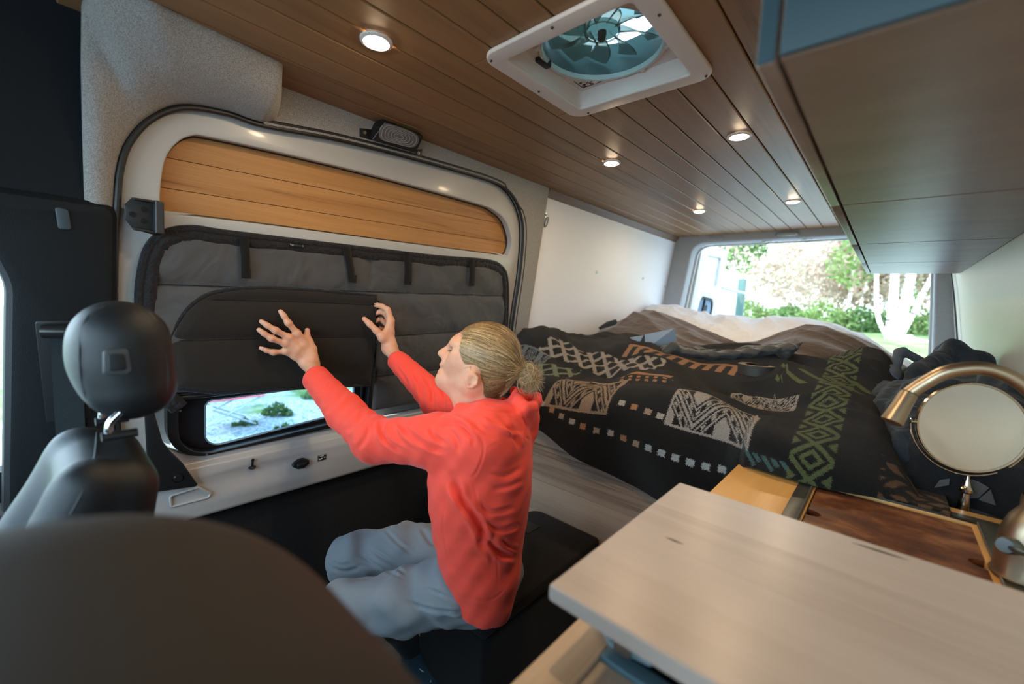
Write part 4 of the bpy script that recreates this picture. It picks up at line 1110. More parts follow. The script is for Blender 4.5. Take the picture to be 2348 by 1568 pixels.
# bent metal handle with a blue grey tray behind it
bent = [on(1370, 1440, 2, .845), on(1400, 1500, 2, .845), on(1485, 1545, 2, .845), on(1530, 1528, 2, .845), on(1600, 1500, 2, .845)]
bt = thing('lidded_bin', (bent[0]+bent[2])/2, 'blue grey bin with a bent rim set in the counter below the pale tabletop', 'bin')
pts = spline([bent[0], bent[0]+(bent[1]-bent[0])*.9, bent[1]+(bent[2]-bent[1])*.08, bent[1]+(bent[2]-bent[1])*.92, bent[2]+(bent[3]-bent[2])*.1, bent[3], bent[4]], 4)
pts = [p+np.array([0, 0, .016]) for p in pts]
tube('rim', pts, .0045, mat('blue grey metal', (.26, .38, .43), rough=.3, metal=.3), bt, n=10)
pol = [(float(p[0]), float(p[1])) for p in pts]+[(float(pts[-1][0]), .60), (float(pts[0][0])-.0, .60)]
plate('tray', [pol], .006, top(.835), mat('teal tray', (.02, .055, .06), rough=.35), bt)

# ================================================================== faucet
FX, FY = .219, 1.135
fa = thing('faucet', (FX, FY, .85), 'brushed bronze gooseneck kitchen faucet arching over the sink cover', 'faucet')
lathe('base', [(0, 0), (.041, 0), (.042, .004), (.039, .010), (.038, .045), (.035, .085), (.027, .110), (.017, .128), (.0165, .15)], (FX, FY, .854), BRASS, fa, n=48)
spout_end = D(2040, 972, .82); p2_ = D(2075, 900, .82)
n0 = np.array([FX, FY, 1.0])
p2_ = D(2084, 902, .81)
P = [n0, np.array([FX, FY, 1.05]), np.array([FX, FY, 1.10]), np.array([.211, 1.134, 1.158]), np.array([.178, 1.130, 1.199]), np.array([.135, 1.124, 1.217]), np.array([.090, 1.116, 1.206]), np.array([.061, 1.112, 1.180]), p2_]
P = spline(P, 8)
tube('neck', P, .0118, BRASS, fa, n=24)
dirn = unit(D(2043, 970, .81)-D(2084, 902, .81))
lathe('spray_head', [(.0118, -.002), (.0135, 0), (.0138, .004), (.0150, .03), (.0172, .060), (.0172, .064), (.014, .065), (0, .062)], p2_, BRASS, fa, axis=dirn, n=32)
tube('joint_ring', [p2_+np.array(frame_of(dirn)[0])*x*.0137+np.array(frame_of(dirn)[1])*y*.0137 for x, y in circ(32)], .0006, BLACK_PLASTIC, fa, n=6, closed=True)
lathe('lever_hub', [(0, 0), (.014, 0), (.014, .030), (.012, .034), (0, .034)], (FX-.015, FY-.02, .915), mat('blue grey lever', (.20, .24, .25), rough=.3, metal=.9), fa, axis=(-.55, -.80, .15), n=32)
tube('lever', [(FX-.028, FY-.042, .918), (FX-.02, FY-.075, .925), (FX-.005, FY-.12, .94)], [.005, .0045, .004], bpy.data.materials['blue grey lever'], fa, n=10)

# ================================================================== round mirror on a stand
mc = D(2226, 980, 1.03)
mi = thing('mirror', (mc[0], mc[1], .80), 'round magnifying mirror in a polished nickel frame standing behind the counter', 'mirror')
to_eye = unit(EYE-mc)
mn = unit(to_eye+unit([1.0, -.22, .02])*.62); mn = unit([mn[0], mn[1], .10])
MR = .105
lathe('frame', [(MR-.001, .004), (MR+.003, .005), (MR+.005, 0), (MR+.003, -.006), (MR-.01, -.009), (0, -.010)], mc, ROSE, mi, axis=mn, n=96)
lathe('glass', [(0, .002), (MR*.5, .0024), (MR-.001, .0034)], mc, MIRROR, mi, axis=mn, n=96)
side = unit(np.cross([0, 0, 1.0], mn)); upm = np.cross(mn, side)
yoke = [mc-mn*.004+(side*math.cos(a)+upm*math.sin(a))*(MR+.012) for a in np.linspace(PI*.98, PI*2.02, 40)]
tube('yoke', yoke, .0022, ROSE, mi, n=8)
for sg_ in (-1, 1): lathe('pivot_knob', [(0, 0), (.005, 0), (.006, .004), (.0045, .008), (.006, .012), (0, .014)], mc+side*sg_*(MR+.003), ROSE, mi, axis=side*sg_, n=16)
bot = yoke[20]
prof = [(.003, 0), (.004, -.010), (.009, -.026), (.010, -.030), (.014, -.034), (.014, -.041), (.008, -.046), (.0095, -.06), (.0125, -.09), (.0150, -.12), (.014, -.135), (.022, -.15), (.032, -.156), (.034, -.162), (0, -.162)]
zb = bot[2]; fl_ = .8015
prof = [(r, h if h > -.1 else -.1+(h+.1)*((zb-fl_-.1)/.062)) for r, h in prof]
lathe('stand', prof, (bot[0], bot[1], zb), ROSE, mi, n=40)

# ================================================================== bench box and bed front
be = thing('bench_box', (-.89, 1.08, 0), 'black carpeted bench box the person sits on', 'bench')
bx_ = rpoly([(-1.045, .775), (-.745, .775), (-.745, 1.392), (-1.065, 1.392)], [.02, .012, .02, .05])
plate('box', [bx_], .362, top(0), BLACK_CARPET, be, bevel=.006)
bx2 = rpoly([(-1.050, .770), (-.740, .770), (-.740, 1.395), (-1.070, 1.395)], [.025, .015, .02, .05])
plate('lid', [bx2], .045, top(.3625), BLACK_CARPET, be, bevel=.010)
a = on(1215, 1212, 2, .408)
plate('lid_latch', [rpoly([(a[0]-.035, a[1]-.035), (a[0]+.02, a[1]-.035), (a[0]+.02, a[1]+.04), (a[0]-.035, a[1]+.04)], .006)], .004, top(.4065), BLACK_PLASTIC, be, bevel=.0015)
bd = thing('bed_base', (-.6, 2.5, 0), 'bed platform clad in grey brown horizontal boards behind the bench', 'bed')
cutz = [0, .13, .268, .400, .535, .67, .80, .86]
for k in range(len(cutz)-1):
    plate('board', [[(-1.54-.0*k, cutz[k]+.0006), (.33, cutz[k]+.0006), (.33, cutz[k+1]-.0006), (-1.54-.0*k, cutz[k+1]-.0006)]], .014, lambda a, b_, h: np.array([a, 1.414-h+.0, b_]) if a < -.3 or b_ > 9 else np.array([a, 1.474-h, b_]), PLANK_GREY, bd, bevel=.001) if False else plate('board', [[(-1.54-.0*k, cutz[k]+.0006), (-.292, cutz[k]+.0006), (-.292, cutz[k+1]-.0006), (-1.54-.0*k, cutz[k+1]-.0006)]], .014, lambda a, b_, h: np.array([a, 1.414-h, b_]), PLANK_GREY, bd, bevel=.0015)
box('platform', (-1.55, 1.47, .70), (.33, 3.64, .80), PLANK_GREY, bd, bevel=0)
box('mattress', (-1.53, 1.56, .80), (.30, 3.63, .90), fabric('mattress ticking', (.25, .25, .25)), bd, bevel=.02)
SEAMM = bpy.data.materials.get('leather seam') or mat('leather seam', (.025, .028, .03), rough=.5)
# ================================================================== front seats
ps = thing('front_seat', (-1.0, .04, .3), 'dark leather front passenger seat, headrest with side button, lit blue from the window', 'seat')
f = Field((-1.18, -.02, 1.05), (-.84, .17, 1.30), .0035)
f.rbox((-.955, .092, 1.170), (.090, .058, .094), .055, ax=[unit([1, 0, 0]), unit([0, 1, .10]), unit([0, -.10, 1])], k=.001)
f.ell((-.955, .082, 1.18), (.085, .062, .085), k=.02)
f_head = f
hr = field_obj('headrest', f, LEATHER, ps, relax=2)
def rrx(cy, cz, hy, hz, r, x): return [(x, a, b_) for a, b_ in rpoly([(cy-hy, cz-hz), (cy+hy, cz-hz), (cy+hy, cz+hz), (cy-hy, cz+hz)], r, 10)]
seam_on('headrest_seam', f_head, [(243, 700), (205, 722), (184, 765), (182, 830), (190, 890), (207, 935), (224, 950)], .0011, SEAMM, hr)
seam_on('headrest_seam', f_head, [(330, 705), (358, 735), (376, 790), (385, 850), (384, 905)], .0011, SEAMM, hr)
bc_ = on(268, 830, 0, -.862)
BTN = mat('button plastic', (.04, .045, .048), rough=.35)
bx4 = lambda a, b_, h: np.array([-.867+h, a, b_])
q = lambda s_: rpoly([(bc_[1]-.0130*s_, bc_[2]-.0165*s_), (bc_[1]+.0140*s_, bc_[2]-.0165*s_), (bc_[1]+.0105*s_, bc_[2]+.0165*s_), (bc_[1]-.0120*s_, bc_[2]+.0165*s_)], .006*s_)
plate('release_button', [q(1.25)], .007, bx4, BTN, hr, bevel=.003)
plate('button_centre', [q(.78)], .0095, bx4, LEATHER, hr, bevel=.002)
f = Field((-1.25, -.30, .25), (-.78, .22, 1.12), .006)
tiltv = [unit([1, 0, 0]), unit([0, 1, -.16]), unit([0, .16, 1])]
f.rbox((-.955, .022, .762), (.135, .060, .27), .045, ax=tiltv, k=.02)
for sx_ in (-.845, -1.05):
    f.cap((sx_, .030, 1.005), (sx_, -.055, .79), .030, .060, .03); f.cap((sx_, -.055, .80), (sx_, -.08, .50), .060, .05, .03)
f.rbox((-1.0, -.22, .42), (.22, .26, .09), .06, k=.03)
f_back = f
bk = field_obj('backrest', f, LEATHER, ps, relax=2)
seam_on('backrest_seam', f_back, [(222, 985), (220, 1020), (214, 1060), (190, 1125), (160, 1180)], .0011, SEAMM, bk)
for k, (dx, dd) in enumerate(((0, 0), (-.105, 0))):
    g_ = np.array([-.885+dx, .073, 1.068])
    bm = bmesh.new(); bm_tube(bm, [g_+V3(0, -.020, -.007), g_+V3(0, .022, -.007)], .011, 14, cap=True, flat=.6)
    obj_bm('post_guide', bm, BLACK_PLASTIC, ps)
    tube('headrest_post', spline([g_+V3(0, -.012, -.01), g_+V3(0, -.010, .012), g_+V3(0, .0, .026), g_+V3(0, .014, .042), g_+V3(0, .020, .060)], 6), .0052, CHROME, ps, n=16)
box('seat_base', (-1.2, -.45, 0), (-.8, .10, .34), BLACK_PLASTIC, ps, bevel=.02)
# driver's seat: the dark soft shape in the near corner
DS = mat('brown black seat cloth', (.010, .0078, .006), rough=.75, bump=.3, bscale=400)
dt = thing('driver_seat', (-.42, .0, .3), 'very dark out of focus driver seat back filling the lower left corner', 'seat')
f = Field((-.56, -.30, .28), (.08, .24, 1.20), .008)
f.rbox((-.246, -.034, .875), (.248, .20, .291), .19, k=.001)
f.rbox((-.25, -.06, .60), (.24, .17, .26), .10, k=.05)
field_obj('backrest', f, DS, dt, relax=3)
box('seat_base', (-.50, -.45, 0), (-.02, .05, .45), BLACK_PLASTIC, dt, bevel=.04)
# ================================================================== bedding
def ssin(X, Y, seed, n=7, f0=6., f1=22., aniso=1.0, ang=0.0):
    """sum of warped sines: soft cloth undulation in about -1..1"""
    r = np.random.default_rng(seed); out = np.zeros(np.broadcast(X, Y).shape); tot = 0
    wx = .05*np.sin(7*X+5*Y+seed)+.03*np.sin(13*Y-4*X); wy = .05*np.sin(6*X-8*Y+2*seed)
    for i in range(n):
        f = f0*(f1/f0)**(i/max(1, n-1)); a = ang+r.normal()*.9/aniso; am = 1/(1+i*.55)
        out += am*np.sin(f*(math.cos(a)*(X+wx)+math.sin(a)*(Y+wy))+r.uniform(0, 6.28)); tot += am*.75
    return out/tot
def ridged(n): return 1-np.abs(n)*2
def sm(a, b, x): t = np.clip((x-a)/(b-a), 0, 1); return t*t*(3-2*t)
def cloth_grid(name, P, mat_, parent=None, solid=0.0, **kw):
    nu, nv = P.shape[:2]; idx = np.arange(nu*nv).reshape(nu, nv)
    F = np.stack([idx[:-1, :-1], idx[1:, :-1], idx[1:, 1:], idx[:-1, 1:]], -1).reshape(-1, 4)
    o = fast_mesh(name, P.reshape(-1, 3), F, mat_, parent, relax=0, **kw)
    if solid: solidify(o, solid)
    return o
# ---- patterned fleece blanket
NU, NV = 900, 520
U = np.linspace(0, 1, NU)[:, None]; Vv = np.linspace(0, 1, NV)[None, :]
Xb = -1.51+1.66*U+0*Vv
hx = [-1.51, -1.30, -1.2, -1.06, -.85, -.65, -.50, -.40, -.33, -.295, -.27, 0, .16]
hz = [.96, .88, .83, .78, .715, .667, .655, .672, .72, .80, .855, .856, .857]
zh = np.interp(Xb, hx, hz)
def top_h(X, Y):
    h = .975+.135*sm(1.45, 2.25, Y)
    h = h+.115*np.exp(-((X+1.45)/.17)**2-((Y-1.78)/.20)**2)+.03*np.exp(-((X+1.2)/.2)**2-((Y-1.95)/.2)**2)
    h = h+.045*np.exp(-((X+.62)/.20)**2-((Y-1.60)/.12)**2)+.035*np.exp(-((X+.10)/.12)**2-((Y-1.72)/.16)**2)-.03*np.exp(-((X+.36)/.13)**2-((Y-1.75)/.12)**2)
    h = h+.05*np.exp(-((X+.08)/.16)**2-((Y-2.15)/.12)**2)
    h = h-.20*sm(-.02, .16, X)
    n1 = ssin(X, Y, 3, 6, 9, 30); n2 = ssin(X*.7+Y*.7, Y-X*.3, 11, 5, 14, 40)
    return h+.022*n1+.013*ridged(n2)*sm(1.40, 1.6, Y)
T0 = .40
vd = np.clip(Vv/T0, 0, 1); vt = np.clip((Vv-T0)/(1-T0), 0, 1)
z0 = top_h(Xb, 1.5165+0*Xb)
yd = 1.352+.012*np.sin(Xb*9+1)+.014*np.sin(Xb*17+vd*2)*(1-vd*.5)-.018*sm(-.29, -.27, Xb)*(1-vd)+.03*sm(-.05, .15, Xb)*(1-vd)
rise = 1-np.sqrt(np.clip(1-vd**2, 0, 1))
zt = z0
zdr = zh+(zt-zh)*vd
# round the edge of the bed
th_ = vd*PI/2
Yd = yd+(1.515-yd)*(1-np.clip(np.cos(th_), 0, 1)**.80)
Zd = zh+(zt-zh)*np.sin(th_)**.80
Yt = 1.515+.0015+.86*vt; Ht = top_h(Xb, Yt)
Zt = Ht
Y_ = np.where(Vv < T0, Yd, Yt); Z_ = np.where(Vv < T0, Zd, Zt)
Z_ = Z_+.018*np.sin(Xb*11+Y_*9)*sm(.55, .9, Z_)*sm(1.35, 1.45, Y_)
Y_ = Y_+np.where(Vv < T0, .020*np.sin(Xb*13+Z_*8)*np.sin(vd*PI), 0)
Z_ = np.where(Xb > -.285, np.maximum(Z_, .8565), Z_)
seg_ = np.sqrt(np.diff(Y_, axis=1)**2+np.diff(Z_, axis=1)**2)
Wc = np.concatenate([zh[:, :1]-.66, zh[:, :1]-.66+np.cumsum(seg_, axis=1)], 1)
Wc = Wc-(Wc-(Z_-.66))*0
P = np.stack([Xb+.0*Vv, Y_, Z_], -1)
BLK = _nt('fleece blanket')
m_, nt_, b_ = BLK; L_ = nt_.links.new
at = node(nt_, 'ShaderNodeAttribute'); at.attribute_name = 'pattern'; L_(at.outputs['Color'], b_.inputs['Base Color'])
setp(b_, Roughness=.95, **{'Sheen Weight': .10, 'Sheen Roughness': .5, 'Specular IOR Level': .1})
tc_ = node(nt_, 'ShaderNodeTexCoord')
n1 = node(nt_, 'ShaderNodeTexNoise'); n1.inputs['Scale'].default_value = 750; n1.inputs['Detail'].default_value = 6
n3 = node(nt_, 'ShaderNodeTexNoise'); n3.inputs['Scale'].default_value = 120; n3.inputs['Detail'].default_value = 2
L_(tc_.outputs['Object'], n1.inputs['Vector']); L_(tc_.outputs['Object'], n3.inputs['Vector'])
bp1 = node(nt_, 'ShaderNodeBump'); bp1.inputs['Strength'].default_value = .9; bp1.inputs['Distance'].default_value = .004; L_(n1.outputs['Fac'], bp1.inputs['Height'])
bp2 = node(nt_, 'ShaderNodeBump'); bp2.inputs['Strength'].default_value = .22; bp2.inputs['Distance'].default_value = .005; L_(n3.outputs['Fac'], bp2.inputs['Height'])
L_(bp2.outputs[0], bp1.inputs['Normal']); L_(bp1.outputs[0], b_.inputs['Normal'])
blank = cloth_grid('blanket', P, m_, label='black fleece blanket with tan zigzag blocks, a green diamond band and rows of small squares', cat='blanket')
# pattern in blanket coordinates (x across, w along the cloth)
X = P[..., 0]; Wd = Wc
jx = .0014*np.sin(X*900+Wd*700)+.0011*rng.normal(size=X.shape); jw = .0012*rng.normal(size=X.shape)
X2 = X+jx; W2 = Wd+jw
col = np.zeros(X.shape+(4,)); col[..., 3] = 1
BASE = (.0105, .0092, .0085); TAN = np.array((.33, .235, .16)); TAN2 = np.array((.42, .37, .32)); ORG = np.array((.36, .18, .09)); GRN = np.array((.105, .13, .05)); TEA = np.array((.06, .13, .12)); GRY = np.array((.22, .24, .24))
col[..., :3] = BASE
def paint(mask, c, f=.92):
    c = np.asarray(c); col[..., :3] = np.where(mask[..., None], col[..., :3]*(1-f)+c*f*(1+.15*rng.normal(size=X.shape))[..., None].clip(.5, 1.5), col[..., :3])
def block(x0, x1, w0, w1, c, reps=2, skew=0.0):
    px = (X2-x0)/(x1-x0); py = (W2-w0-skew*px)/(w1-w0)
    ins = (px > 0) & (px < 1) & (py > 0) & (py < 1)
    f = np.mod(px*reps, 1); tri = np.abs(f-.5)*2
    d = py-(.12+.76*tri); ad = np.abs(d)
    m = (ad < .050) | ((ad > .11) & (ad < .165)) | ((ad > .30) & (ad < .36))
    dots = (ad > .19) & (ad < .275) & (np.mod(px*reps*7, 1) > .55)
    solid = ((d > .42) & (tri < .45)) | ((d < -.42) & (tri > .55))
    hollow = solid & (np.abs(np.mod(px*reps*2, 1)-.5) < .22)
    brd = (px < .03) | (px > .97) | (py < .05) | (py > .95)
    paint(ins & (m | dots | (solid & ~hollow) | brd), c)
block(-.535, -.265, .255, .425, TAN2*.85, 1.5, -.02)
block(-1.03, -.745, .215, .43, TAN, 1.5, .02)
block(-.42, -.20, .56, .68, TAN2*.8, 2)
block(-1.42, -1.22, .40, .60, GRY*.8, 2)
def dots(pts, c, s=.0125):
    for (x, w) in pts: paint((np.abs(X2-x) < s) & (np.abs(W2-w) < s*.9), c)
row1 = [(1245, 923), (1268, 938), (1292, 951), (1317, 963), (1341, 974), (1370, 985), (1401, 992), (1430, 1003), (1461, 1015), (1491, 1024), (1522, 1035), (1553, 1045), (1586, 1056), (1621, 1066), (1658, 1073)]
row2 = [(1418, 922), (1447, 931), (1479, 941), (1507, 950)]
for k, (u, v) in enumerate(row1+row2):
    q = on(u, v, 1, 1.375); dots([(q[0], q[2]-.66)], [TAN2*1.1, ORG*1.15, TAN*1.2][k % 3] if k < 9 or k > 14 else GRY*1.9, .0118)
# green diamond band running over the bed
fx_ = (X2+.165)/.095; ok = (fx_ > 0) & (fx_ < 1)
fy = np.mod(W2/.105, 1); q = np.abs(fx_-.5)+np.abs(fy-.5)*1.0
paint(ok & (((q > .16) & (q < .30)) | ((q > .42) & (q < .60)) | (q > .80)), GRN*(1.0))
ok2 = (X2 > -.285) & (X2 < -.165) & (W2 > .192) & (W2 < .24)
paint(ok2 & (np.abs(np.mod(X2*22, 1)-.5)*2*.03+.197 < W2) & (np.mod(X2*44+W2*30, 1) < .6), TEA)
# other motifs further back
paint((W2 > .80) & (W2 < .90) & (X2 > -.95) & (X2 < -.42) & ((np.mod(X2*19, 1) < .5) | (W2 > .88)), ORG*.9)
paint((W2 > .50) & (W2 < .53) & (X2 > -.78) & (X2 < -.60), ORG)
paint((W2 > .44) & (W2 <= .50) & (X2 > -.80) & (X2 < -.58) & (np.mod(X2*28+W2*9, 1) < .42) & (np.mod(W2*38, 1) < .6), ORG)
f1 = np.mod(X2*13+W2*10, 1); f2 = np.mod(X2*13-W2*10, 1)
paint((W2 > .60) & (W2 < .78) & (X2 > -1.3) & (X2 < -.72) & ((f1 < .32) | (f2 < .3)), TAN2*.75)
paint((W2 > .36) & (W2 < .56) & (X2 > -1.49) & (X2 < -1.04) & ((f1 < .34) | (f2 < .3)) & (W2 > .36+.3*(X2+1.30)) & (W2 < .50+.3*(X2+1.30)), GRN*.9+GRY*.35)
paint((W2 > .78) & (W2 < .92) & (X2 > -.30) & (X2 < .1) & ((f1 < .3)), GRN)
paint((X2 > .02) & (X2 < .15) & (W2 > .19) & (W2 < .32) & (np.mod(X2*24+.3*np.sin(W2*90), 1) < .55) & (np.mod(W2*22, 1) < .6), ORG*.42)
paint((X2 > -1.52) & (X2 < -1.42) & (W2 > .22) & (W2 < .36) & (np.mod(W2*60, 1) < .5), ORG*.5)
ca = blank.data.color_attributes.new('pattern', 'FLOAT_COLOR', 'POINT')
ca.data.foreach_set('color', np.clip(col, 0, 1).astype(np.float32).reshape(-1))
solidify(blank, .012, -1)

# ---- brown throw and white duvet, heaped towards the open doors
def crest(pts, yc): 
    q = sorted([(float(on(u, v, 1, yc)[0]), float(on(u, v, 1, yc)[2])) for u, v in pts]); return [a for a, _ in q], [b_ for _, b_ in q]
wc = crest([(1440, 755), (1470, 720), (1505, 699), (1560, 700), (1590, 712), (1650, 722), (1700, 724), (1760, 727), (1840, 728), (1900, 736), (1960, 757), (2010, 785), (2040, 803), (2085, 828), (2120, 850)], 3.42)
NX, NY = 300, 170
U = np.linspace(0, 1, NX)[:, None]; Vv = np.linspace(0, 1, NY)[None, :]
X = -1.50+1.68*U+0*Vv; Y = 2.80+.84*Vv+0*U
zc = np.interp(X, *wc)
H = .92+(zc-.92)*np.where(Y < 3.42, np.cos(np.clip((3.42-Y)/.66, 0, 1)*PI/2)**.8, np.cos(np.clip((Y-3.42)/.26, 0, 1)*PI/2)**.7)
n_a = ssin(X, Y, 21, 7, 10, 46, 1.5, .5); n_b = ssin(X+Y*.4, Y, 8, 6, 18, 60)
H = H+(.020*ridged(n_a)+.010*n_b)*np.clip((H-.95)/.12, 0, 1)-.012
WHITE_COTTON = fabric('white cotton', (.70, .72, .78), (.66, .68, .74), scale=900, bump=.1, sheen=.1, big=.5, bigscale=16, mott=.0)
cloth_grid('duvet', np.stack([X, Y, H], -1), WHITE_COTTON, label='crumpled white duvet heaped at the rear of the bed by the open doors', cat='duvet')
bc = crest([(1425, 762), (1445, 738), (1480, 712), (1510, 716), (1560, 735), (1620, 762), (1690, 789), (1740, 786), (1790, 768), (1850, 745), (1900, 748), (1960, 770), (2010, 795), (2060, 835), (2095, 865), (2120, 900)], 2.92)
X = -1.50+1.68*U+0*Vv; Y = 2.20+.93*Vv+0*U
zc = np.interp(X, *bc)
H = 1.04+(zc-1.04)*np.where(Y < 2.92, np.cos(np.clip((2.92-Y)/.70, 0, 1)*PI/2)**1.1, np.cos(np.clip((Y-2.92)/.24, 0, 1)*PI/2))
H = np.where(zc < 1.04, np.minimum(H, zc+.25*(2.92-Y).clip(0, 1)), H)
H = H-.17*sm(-.02, .16, X)*sm(2.95, 2.3, Y)
n_a = ssin(X*.9+Y*.9, Y*1.2, 31, 6, 9, 34, 1.6, .6); n_b = ssin(X, Y, 18, 6, 18, 50)
H = H+(.013*ridged(n_a)+.006*n_b)
BROWN = fabric('brown jersey', (.085, .058, .045), (.06, .04, .032), scale=1100, bump=.2, sheen=.3, big=.35, bigscale=14)
cloth_grid('throw', np.stack([X, Y, H], -1), BROWN, label='dark brown jersey throw folded across the bed in front of the white duvet', cat='throw')

# ---- small things on the bed
tp = on(1734, 852, 1, 1.93); tz = float(tp[2])-.012
TAPE = mat('dark tape', (.035, .032, .03), rough=.6, bump=.3, bscale=300); TAPE_T = mat('tape side', (.20, .165, .13), rough=.7)
tr = thing('tape_roll', (tp[0], tp[1], tz), 'thick roll of dark tape lying flat on the patterned blanket', 'tape')
lathe('tape_wound', [(.068, 0), (.068, .040), (.067, .0405), (.042, .0405), (.042, 0)], (tp[0], tp[1], tz), TAPE, tr, n=64, closed=True)
lathe('tape_face', [(.067, .0412), (.043, .0412)], (tp[0], tp[1], tz), TAPE_T, tr, n=64)
lathe('core', [(.0425, .038), (.0425, .0), (.039, .0), (.039, .040), (.0425, .0415)], (tp[0], tp[1], tz), BLACK_PLASTIC, tr, n=48)
# blue grey tablet folio standing like a tent
yt = 2.16
BLUEL = mat('slate blue leather', (.24, .32, .42), rough=.32, bump=.15, bscale=200); BLUED = mat('dark folio edge', (.012, .014, .02), rough=.5)
fo_ = thing('tablet_folio', on(1490, 800, 1, yt), 'slate blue folio case propped open like a tent on the bed', 'folio case')
def panel(name, q, th, m, par):
    q = [np.array(p, float) for p in q]; n = unit(np.cross(q[1]-q[0], q[3]-q[0]))
    bm = bmesh.new(); A = [bm.verts.new(p) for p in q]; B = [bm.verts.new(p+n*th) for p in q]
    bm.faces.new(A[::-1]); bm.faces.new(B)
    for k in range(4): bm.faces.new((A[k], A[(k+1) % 4], B[(k+1) % 4], B[k]))
    return obj_bm(name, bm, m, par, smooth=False)
def o3(u, v, y): return on(u, v, 1, y)
panel('cover_panel', [o3(1480, 802, yt-.03), o3(1552, 784, yt+.05), o3(1546, 754, yt+.02), o3(1478, 768, yt)], .006, BLUEL, fo_)
panel('cover_panel', [o3(1427, 783, yt+.05), o3(1458, 804, yt-.03), o3(1477, 770, yt), o3(1440, 776, yt+.05)], .006, BLUEL, fo_)
panel('fold_panel', [o3(1457, 805, yt-.035), o3(1485, 809, yt-.035), o3(1480, 769, yt-.002), o3(1477, 768, yt-.002)], .004, BLUED, fo_)
panel('clasp', [o3(1488, 800, yt-.04), o3(1503, 797, yt-.04), o3(1504, 808, yt-.05), o3(1488, 810, yt-.05)], .006, BLUEL, fo_)
# folded dark rain trousers
f = Field((-1.0, 1.85, 1.0), (-.1, 2.35, 1.26), .0042)
pp = [(1530, 797), (1575, 805), (1631, 811), (1680, 809), (1725, 805), (1765, 799), (1812, 793)]
qq = [(1548, 792), (1600, 797), (1645, 805), (1697, 799), (1729, 794), (1772, 788), (1812, 787)]
for k in range(len(pp)-1):
    a = o3(*pp[k], 2.03); b_ = o3(*pp[k+1], 2.03)
    f.cap(a+V3(0, 0, -.006), b_+V3(0, 0, -.006), .034, .034, .012, flat=((0, 0, 1), .55))
    a2 = o3(*qq[k], 2.11); b2 = o3(*qq[k+1], 2.11)
    f.cap(a2+V3(0, 0, -.012), b2+V3(0, 0, -.012), .040, .038, .008, flat=((0, 0, 1), .42))
tip = o3(1846, 781, 2.08); f.cap(o3(1800, 803, 2.03)+V3(0, 0, -.01), tip, .028, .004, .02)
f.cap(o3(1545, 795, 2.0), o3(1530, 808, 1.98), .030, .02, .03)
f.warp(lambda P: .003*ridged(np.sin(P[:, 0]*34+P[:, 1]*40+1.5*np.sin(P[:, 1]*30+P[:, 0]*9)))-.001)
field_obj('folded_trousers', f, fabric('dark nylon', (.055, .055, .055), (.045, .045, .045), scale=1500, bump=.1, rough=.5, sheen=.1, big=.3, bigscale=40), label='rolled dark nylon trousers lying behind the tape roll on the bed', cat='trousers')
# small dark triangle of fabric by the wall
panel('cloth_corner', [o3(1376, 757, 2.55), o3(1417, 756, 2.55), o3(1416, 738, 2.58), o3(1395, 744, 2.58)], .03, fabric('navy cloth', (.02, .028, .035)), None)
bpy.data.objects['cloth_corner']['label'] = 'small dark navy corner of cloth sticking up by the white wall'; bpy.data.objects['cloth_corner']['category'] = 'cloth'
# heap of dark clothes at the right: bag, jacket, grey pouch
DKB = fabric('navy jacket cloth', (.022, .030, .040), (.016, .022, .03), scale=1200, bump=.2, sheen=.12, big=.5, bigscale=18, rough=.75)
DKG = fabric('black cotton', (.016, .016, .018), (.010, .010, .012), scale=1200, bump=.2, sheen=.15, big=.5, bigscale=16)
GRP = fabric('slate grey cloth', (.10, .115, .14), (.08, .09, .11), scale=1200, bump=.15, sheen=.15, big=.4, bigscale=20)
f = Field((-.04, 1.52, .86), (.345, 2.62, 1.28), .0062)
for c, r in (((.12, 1.95, .98), (.16, .30, .12)), ((.22, 2.25, 1.00), (.13, .28, .14)), ((.08, 1.66, .93), (.10, .12, .08)), ((.26, 1.85, .98), (.085, .26, .12)), ((.10, 2.35, .98), (.13, .2, .11)), ((.25, 2.50, 1.0), (.08, .15, .12))): f.ell(c, r, k=.05)
f.cap(o3(2085, 895, 1.80), o3(2180, 885, 1.85), .020, .022, .03); f.cap(o3(2100, 855, 2.10), o3(2180, 808, 2.35), .02, .03, .05); f.cap(o3(2180, 808, 2.35), o3(2250, 830, 2.30), .03, .03, .05)
f.cap(o3(2270, 870, 1.95), o3(2310, 905, 1.85), .03, .03, .03)
f.warp(lambda P: .009*ridged(ssin(P[:, 0]+P[:, 2]*.5, P[:, 1], 44, 6, 16, 60))+.005*np.sin(P[:, 0]*60-P[:, 1]*44+P[:, 2]*30))
f.half((RX(1.0)-.006, 0, 1.0), (1, 0, .14))
field_obj('dark_jacket', f, DKB, label='rumpled navy and black jacket heaped on the bed beside the cream wall', cat='jacket')
f = Field((-.16, 1.9, .95), (.14, 2.5, 1.25), .005)
f.cap(o3(2040, 850, 2.15), o3(2066, 806, 2.2), .038, .012, .02, flat=((1, 0, 0), .8)); f.cap(o3(2066, 806, 2.2), o3(2120, 832, 2.28), .012, .02, .03); f.ell(o3(2030, 865, 2.12), (.05, .06, .05), k=.03)
f.warp(lambda P: .003*np.sin(P[:, 0]*120+P[:, 2]*90))
field_obj('grey_pouch', f, GRP, label='slate grey pointed bundle of cloth between the throw and the navy jacket', cat='cloth')
f = Field((-.02, 1.46, .80), (.34, 1.82, 1.06), .005)
f.rbox((.20, 1.60, .895), (.13, .075, .072), .03, k=.03)
for c, r in (((.24, 1.66, .92), (.09, .10, .085)), ((.10, 1.60, .90), (.10, .07, .07))): f.ell(c, r, k=.04)
f.warp(lambda P: .005*np.sin(P[:, 0]*50+P[:, 2]*70+P[:, 1]*20))
